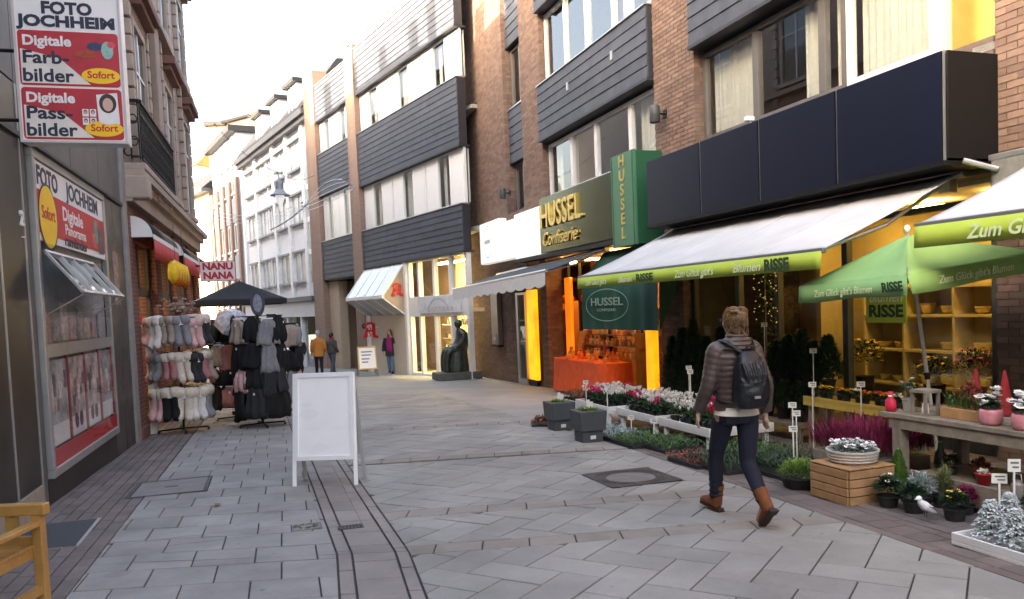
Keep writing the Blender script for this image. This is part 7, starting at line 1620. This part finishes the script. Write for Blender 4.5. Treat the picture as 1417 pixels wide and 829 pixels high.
# jeans
m_jean = mat('dark_jeans', (.008,.010,.022), .85, var=.3, scale=14, bump=.25, bscale=45)
jn = MB(); jn.rings([[(c+rx*cos(2*pi*k/18), y+ry*sin(2*pi*k/18), z) for k in range(18)] for z, c, y, rx, ry in ((.80,0,-.01,.15,.115),(.86,0,-.015,.160,.128),(.93,0,-.01,.158,.122),(1.0,0,0,.145,.11))])
for h_, k_, a_k in ((hipL,kneeL,ankL),(hipR,kneeR,ankR)): limb(jn, [h_+Vector((0,0,.02)), h_.lerp(k_,.3), h_.lerp(k_,.65), k_, k_.lerp(a_k,.3), k_.lerp(a_k,.7), k_.lerp(a_k,.98)], [.080,.090,.078,.064,.066,.054,.048])
jn.ell((-.075,-.065,.85), (.078,.06,.075)); jn.ell((.075,-.075,.85), (.078,.06,.075))
for h_, k_, a_k in ((kneeL,ankL,0),(kneeR,ankR,0)):
    for q in (.55,.68,.8,.9): c = h_.lerp(k_, q); jn.lathe([(.050,-.012),(.066,0),(.050,.012)], tuple(c), 12)
build_fused(jn, 'jeans', m_jean, wm, .009, 3)
# boots
m_boot = mat('brown_suede', (.15,.045,.013), .8, var=.25, scale=18, bump=.2, bscale=90); m_sole = mat('boot_sole', (.03,.018,.012), .7)
def boot(ank, heading, pitch, nm):
    M = Matrix.Translation(ank) @ Matrix.Rotation(heading, 4, 'Z') @ Matrix.Rotation(pitch, 4, 'X')
    b = MB(); b.rings([[(rx*cos(2*pi*k/16), cy+ry*sin(2*pi*k/16), z) for k in range(16)] for z, cy, rx, ry in ((-.07,.0,.046,.06),(-.02,-.005,.048,.058),(.04,-.005,.050,.056),(.09,-.005,.056,.062),(.115,-.005,.060,.066))])
    b.tube(*catmull([(0,-.045,-.055),(0,.03,-.05),(0,.11,-.06),(0,.175,-.072)], [.042,.048,.044,.026], 4), n=12, flat=.8); b.xf(M); o = build_fused(b, nm, m_boot, wm, .007, 3)
    s = MB(); out = [(.0,-.085),(.034,-.07),(.036,-.01),(.034,.05),(.040,.11),(.030,.165),(.0,.19),(-.030,.165),(-.040,.11),(-.034,.05),(-.036,-.01),(-.034,-.07)]
    s.hexa([(x,y,-.105) for x,y in out], [(x,y,-.088) for x,y in out]); s.box(-.034,.034,-.085,-.02,-.118,-.1051); s.xf(M); s.build('sole', m_sole, o)
    for z in (.0,.03,.06):
        l = MB().tube([(-.03,.045,z),(0,.058,z+.008),(.03,.045,z)], .004, 5); l.xf(M); l.build('lace', mat('lace', (.30,.15,.06), .8), o)
boot(ankL+Vector((0,.0,.02)), .30, .12, 'boot'); boot(ankR+Vector((0,0,.01)), .05, -.78, 'boot')
# quilted jacket
m_jack = mat('quilted_taupe', (.068,.046,.040), .45, var=.14, scale=10, bump=.15, bscale=60, spec=.5)
jk = MB()
def quilt(z, p=.047): return 1+.06*abs(sin(pi*z/p))**.6*(.8+.4*mnoise.noise((0,0,z*13)))
tor = [(.905,.0,.172,.136),(.96,.0,.168,.132),(1.05,.005,.155,.124),(1.15,.01,.16,.128),(1.26,.01,.172,.13),(1.34,.005,.176,.124),(1.40,.0,.15,.108),(1.445,.0,.115,.088),(1.47,.0,.085,.078)]
rl = []; zz = .905
while zz <= 1.47:
    for i in range(len(tor)-1):
        if tor[i][0] <= zz <= tor[i+1][0]:
            q = (zz-tor[i][0])/(tor[i+1][0]-tor[i][0]); y, rx, ry = [tor[i][j]*(1-q)+tor[i+1][j]*q for j in (1,2,3)]; break
    f = quilt(zz)+.015*abs(sin(pi*zz/.047)); rl.append([(rx*f*(1+.03*mnoise.noise((k*.5,zz*20,1)))*cos(2*pi*k/28), y+ry*f*(1+.03*mnoise.noise((k*.5,zz*20,5)))*sin(2*pi*k/28), zz+.006*sin(2*pi*k/28+1)) for k in range(28)]); zz += .0078
jk.rings(rl)
for s_1, e_, w_ in ((shL,elL,wrL),(shR,elR,wrR)):
    P, Rr = catmull([s_1.lerp(Vector((0,0,1.39)),.25), s_1, s_1.lerp(e_,.5), e_, e_.lerp(w_,.5), w_.lerp(e_,.04)], [.068,.074,.066,.060,.054,.046], 14)
    L = 0; rs2 = []
    for i, pnt in enumerate(P):
        if i: L += (pnt-P[i-1]).length
        rs2.append(Rr[i]*(1+.09*abs(sin(pi*L/.05))**.6-.03))
    jk.tube(P, rs2, 16)
# hood / collar
for k in range(4): jk.lathe([(.075+.02*(3-k),-.014),(.095+.022*(3-k),0),(.075+.02*(3-k),.014)], (0,-.015-.008*k,1.40+.034*k), 20)
jk.ell((0,-.085,1.44), (.115,.05,.065))
build_fused(jk, 'jacket', m_jack, wm, .0075, 1, .4)
hm = MB().rings([[(rx*cos(2*pi*k/28)*(1+.01*sin(k*2)), -.005+ry*sin(2*pi*k/28), z) for k in range(28)] for z, rx, ry in ((.866,.186,.168),(.862,.180,.162),(.90,.172,.15),(.93,.165,.14))]); hm.build('sweater_hem', mat('cream_knit', (.58,.53,.46), .9, bump=.4, bscale=150), wm, smooth=True)
# hair, tied up loosely
m_hair = mat('dark_blond_hair', (.13,.075,.034), .5, var=.5, scale=30, bump=.5, bscale=120)
hr = MB(); hr.ell((0,.005,1.635), (.088,.098,.105)); hr.ell((0,-.045,1.61), (.078,.065,.10)); hr.ell((.025,-.085,1.675), (.045,.045,.05)); hr.ell((0,-.05,1.545), (.058,.045,.05))
for k in range(26):
    a = rnd(-2.6,-.5); z0 = rnd(1.56,1.7); p0 = Vector((.085*cos(a), -.01+.1*sin(a), z0)); hr.tube(*catmull([p0, p0.lerp(Vector((.02,-.10,1.675)),.5)+Vector((0,-.03,.01)), Vector((.025+rnd(-.03,.03),-.11,1.68+rnd(-.03,.03)))], [.012,.014,.010], 4), n=6)
hr.tube(*catmull([(.045,-.10,1.66),(.06,-.115,1.61),(.055,-.105,1.55),(.06,-.10,1.51)], [.014,.012,.009,.005], 4), n=6); hr.tube(*catmull([(-.03,-.09,1.70),(.0,-.12,1.725),(.05,-.11,1.72)], [.010,.012,.008], 4), n=6); hr.tube(*catmull([(.02,-.10,1.64),(.03,-.115,1.58),(.025,-.10,1.53)], [.012,.010,.004], 4), n=6)
hair_o = build_fused(hr, 'hair', m_hair, wm, .006, 1, .4)
hs_ = MB()
for k in range(420):
    a = rnd(-3.5,.4); z0 = rnd(1.52,1.735); rr = .092*math.sqrt(max(.05, 1-((z0-1.63)/.125)**2)); p0 = Vector((rr*cos(a), .005+.108*rr/.092*sin(a), z0)); bun = Vector((.025+rnd(-.035,.035), -.115+rnd(-.02,.01), 1.678+rnd(-.035,.04)))
    mid = p0.lerp(bun, .5); ax = Vector((0,-.0,1.63)); dd = Vector((mid.x, mid.y-.0, mid.z-1.63)); mid = ax+dd.normalized()*max(dd.length, .104); hs_.tube(*catmull([p0, mid, bun], [.0022,.003,.0018], 4), n=4)
for k in range(30):
    a = rnd(-2.9,-.2); p0 = Vector((.085*cos(a), .1*sin(a), rnd(1.55,1.70))); hs_.tube(*catmull([p0, p0*1.0+Vector((rnd(-.02,.02), -.015, -.03)), p0+Vector((rnd(-.03,.03), -.02, -.09))], [.002,.0016,.0008], 4), n=4)
tag(hs_.build('hair_strands', mat('hair_strand', (.20,.115,.048), .45, var=.3, scale=40, rnd=.4), hair_o), kind='stuff')
MB().tube([(-.085,.03,1.625),(-.075,.09,1.628),(-.05,.128,1.628)], .004, 5).build('glasses_arm', m_black, wm); MB().tube([(-.055+.024*cos(q), .135-.008*cos(q), 1.622+.02*sin(q)) for q in [i*pi/8 for i in range(17)]], .003, 5, caps=False).build('glasses_rim', m_black, wm)
# backpack: held by the person, a thing of its own
m_pack = mat('dark_nylon', (.008,.009,.012), .4, var=.35, scale=12, bump=.4, bscale=40)
bk_ = thing('backpack', 'dark nylon backpack on the walking person\'s back', 'backpack', (WX, WY, gz(WY)), .18)
bp_ = MB(); bp_.rings([[(.025+rx*(abs(cos(t))**.6)*(1 if cos(t) > 0 else -1), cy-ry*(abs(sin(t))**.7)*(1 if sin(t) > 0 else -1), z) for t in [2*pi*k/28 for k in range(28)]] for z, cy, rx, ry in ((.93,-.20,.09,.045),(.945,-.205,.125,.075),(1.0,-.21,.145,.09),(1.12,-.215,.145,.095),(1.25,-.205,.125,.08),(1.34,-.19,.09,.055),(1.385,-.175,.05,.03))])
bp_.ell((.025,-.275,1.06), (.105,.045,.075)); bp_.tube([(-.09,-.28,1.16),(.025,-.305,1.14),(.14,-.28,1.16)], .012, 8)
for k in range(5): bp_.tube(*catmull([(-.07+.045*k,-.27,1.30-.02*(k % 2)),(-.05+.04*k,-.30,1.2),(-.02+.03*k,-.29,1.1)], [.012,.014,.010], 4), n=6)
build_fused(bp_, 'bag', m_pack, bk_, .008, 2)
MB().tube([(.0,-.19,1.37),(.005,-.20,1.42),(.045,-.20,1.42),(.05,-.19,1.37)], .010, 6).build('grab_loop', m_pack, bk_)
for s in (-1,1): MB().tube(*catmull([(.025+s*.04,-.17,1.37),(s*.10,-.13,1.44),(s*.13,.0,1.465),(s*.13,.125,1.38),(s*.16,.10,1.15),(s*.17,-.05,1.0),(.025+s*.12,-.17,.97)], [.018]*7, 5), n=8, flat=.4).build('strap', m_pack, bk_)
MB().box(.0,.05,-.325,-.318,1.02,1.04).build('reflective_tab', m_steel, bk_)
# ---- people farther off
def walker(name, label, P, rz, H, coat, trous, hairm, shoes, stride=.18, coatlen=.75, arms=None, vox=.018, extra=None):
    o = thing(name, label, 'person', P, rz); k = H/1.72; S = lambda *v: Vector(v)*k
    hl, hr_, kl, kr, al, ar = S(-.09,0,.88), S(.09,0,.88), S(-.09,stride*.6,.48), S(.09,-stride*.2,.47), S(-.09,stride,.07), S(.09,-stride,.09)
    sl, sr, el, er, wl2, wr2 = arms or (S(-.18,0,1.38), S(.18,0,1.38), S(-.25,-.03,1.1), S(.25,-.03,1.1), S(-.25,.12,.9), S(.25,.12,.9))
    b = MB(); b.rings([[(rx*k*cos(2*pi*i/14), ry*k*sin(2*pi*i/14), z*k) for i in range(14)] for z, rx, ry in ((.84,.15,.1),(.95,.16,.11),(1.15,.15,.1),(1.32,.17,.1),(1.4,.13,.08),(1.45,.06,.05))]); limb(b, [S(0,0,1.4), S(0,.02,1.53)], [.055*k,.052*k]); b.ell(tuple(S(0,.03,1.615)), (.075*k,.092*k,.112*k)); b.tube([S(0,.11,1.615), S(0,.135,1.6)], .014*k, 6)
    for h_, k_, a_k in ((hl,kl,al),(hr_,kr,ar)): limb(b, [h_,k_,a_k], [.085*k,.055*k,.036*k])
    for s1, e1, w1 in ((sl,el,wl2),(sr,er,wr2)): limb(b, [s1,e1,w1], [.05*k,.038*k,.026*k]); hand(b, w1, (w1-e1), (1 if w1.x < 0 else -1,.4,0), k)
    build_fused(b, 'body', m_skin, o, .010, 2)
    t = MB(); t.rings([[(rx*k*cos(2*pi*i/14), ry*k*sin(2*pi*i/14), z*k) for i in range(14)] for z, rx, ry in ((.80,.14,.11),(.9,.175,.13),(1.0,.16,.115))])
    for h_, k_, a_k in ((hl,kl,al),(hr_,kr,ar)): limb(t, [h_, h_.lerp(k_,.5), k_, a_k], [.108*k,.09*k,.07*k,.058*k])
    build_fused(t, 'trousers', trous, o, vox, 2)
    c = MB(); c.rings([[(rx*k*cos(2*pi*i/18), ry*k*sin(2*pi*i/18), z*k) for i in range(18)] for z, rx, ry in ((coatlen,.215,.165),(.95,.195,.15),(1.12,.185,.142),(1.28,.20,.14),(1.38,.17,.115),(1.45,.085,.08))])
    for s1, e1, w1 in ((sl,el,wl2),(sr,er,wr2)): limb(c, [s1,e1,w1.lerp(e1,.05)], [.08*k,.066*k,.052*k])
    build_fused(c, 'coat', coat, o, vox, 2)
    h = MB(); h.ell(tuple(S(0,.005,1.64)), (.09*k,.10*k,.105*k)); h.ell(tuple(S(0,-.045,1.59)), (.078*k,.06*k,.10*k)); build_fused(h, 'hair', hairm, o, .014, 2)
    for a_k in (al, ar): s = MB(); limb(s, [a_k+S(0,-.04,-.03), a_k+S(0,.05,-.035), a_k+S(0,.16,-.045)], [.045*k,.045*k,.03*k]); build_fused(s, 'shoe', shoes, o, .012, 2)
    if extra: extra(o, k)
    return o
m_blackcl = mat('black_cloth', (.018,.018,.022), .85); m_greyhair = mat('grey_hair', (.36,.35,.35), .7); m_darkhair = mat('dark_hair', (.03,.02,.015), .5); m_denim = mat('blue_denim', (.12,.20,.30), .85)
def at(x, y): return (x, y, gz(y))
walker('person', 'grey haired person in an ochre orange coat seen from behind', at(-7.75, 31.8), .3, 1.78, mat('ochre_coat', (.50,.20,.04), .8, var=.1), m_blackcl, m_greyhair, m_black, .14, .72)
walker('person', 'person in a dark jacket and red scarf half hidden by the orange coat', at(-7.35, 32.4), -.5, 1.68, mat('dark_olive_jacket', (.07,.065,.06), .8), mat('slate_jeans', (.07,.09,.12), .85), m_darkhair, m_black, .2, .85, extra=lambda o, k: MB().lathe([(.09,-.05),(.115,0),(.09,.05)], (0,.02,1.47*k), 12).build('scarf', mat('red_scarf', (.35,.03,.04), .9), o, smooth=True))
walker('person', 'person in black with a white printed top beside the clothes racks', at(-8.35, 31.2), 2.9, 1.66, m_blackcl, m_blackcl, m_darkhair, m_black, .1, .85, extra=lambda o, k: MB().rings([[(.10*cos(2*pi*i/16), y, 1.2+.09*sin(2*pi*i/16)) for i in range(16)] for y in (.145,.155)]).build('white_print', m_white, o))
pk = 1.70/1.72; SV = lambda *v: Vector(v)*pk
walker('person', 'person in a magenta top and open dark coat holding a phone to the ear', at(-4.75, 31.0), 3.0, 1.70, mat('dark_coat', (.035,.03,.032), .85), m_denim, m_darkhair, m_black, .10, .68, arms=(SV(-.18,0,1.38), SV(.18,0,1.38), SV(-.30,.10,1.12), SV(.27,-.02,1.1), SV(-.12,.13,1.42), SV(.28,.05,.86)),
       extra=lambda o, k: (MB().rings([[(rx*cos(2*pi*i/14), cy+.05*sin(2*pi*i/14), z) for i in range(14)] for z, rx, cy in ((.82,.10,.13),(1.0,.11,.125),(1.2,.12,.12),(1.38,.10,.10),(1.46,.05,.07))]).build('magenta_top', mat('magenta', (.30,.02,.16), .8), o, smooth=True), MB().rings([[(r*k*cos(2*pi*i/14), (-.02+r*.9*sin(2*pi*i/14))*k, z*k) for i in range(14)] for z, r in ((1.40,.12),(1.5,.105),(1.62,.10))], caps=False).build('long_hair', m_darkhair, o, smooth=True)))
sb = thing('shoulder_bag', 'dark shoulder bag of the person in magenta', 'bag', (-4.42, 30.95, gz(31)+.78), 2.9); MB().box(-.16,.16,-.06,.06,0,.26).build('bag_body', m_blackcl, sb, bevel=.02); MB().tube([(-.12,0,.26),(-.08,.0,.45),(0,0,.62),(.08,0,.45),(.12,0,.26)], .012, 6).build('strap', m_blackcl, sb)
# small black dog
dg_ = thing('dog', 'small black dog standing by the pharmacy door', 'dog', (-3.62, 30.0, gz(30.0)), .5); d = MB()
limb(d, [(-.24,0,.30),(-.10,0,.31),(.08,0,.30),(.20,0,.33)], [.085,.095,.11,.09]); limb(d, [(.18,0,.34),(.27,0,.42),(.31,0,.47)], [.075,.06,.055]); d.ell((.33,0,.48), (.075,.06,.06)); limb(d, [(.36,0,.47),(.45,0,.45)], [.042,.025])
for s in (-1,1):
    d.ell((.30,s*.05,.52), (.025,.015,.05)); limb(d, [(.14,s*.06,.28),(.16,s*.065,.15),(.145,s*.065,.08),(.16,s*.065,.02)], [.05,.032,.024,.026]); limb(d, [(-.20,s*.06,.28),(-.15,s*.07,.19),(-.25,s*.07,.12),(-.23,s*.07,.02)], [.065,.045,.026,.026])
limb(d, [(-.27,0,.33),(-.36,0,.42),(-.40,0,.50)], [.03,.022,.014]); build_fused(d, 'body', m_blackcl, dg_, .012, 2)
MB().lathe([(.062,-.01),(.068,0),(.062,.01)], (.25,0,.39), 12).build('collar', m_red, dg_)
lead_ = thing('dog_lead', 'thin dog lead from the person in magenta to the black dog', 'lead', (-3.4, 30.05, gz(30)+.40), 0); MB().tube([(0,0,0),(-.4,.3,.05),(-.98,.85,.36)], .006, 5).build('strap', m_blackcl, lead_); MB().lathe([(.015,-.01),(.02,0),(.015,.01)], n=8).build('clip', m_steel, lead_)
# ------------------------------------------------------------------ parts made of uncountable small pieces
for o in bpy.data.objects:
    b = o.name.split('.')[0]
    if o.parent and b in ('foliage','leaves','flowers','lights','stems','heather_spikes','needles','grasses','inner_foliage','rust_twigs','plants','plant','blooms','twigs','mortar_core','brickwork','slate_backing'):
        o['kind'] = 'stuff'
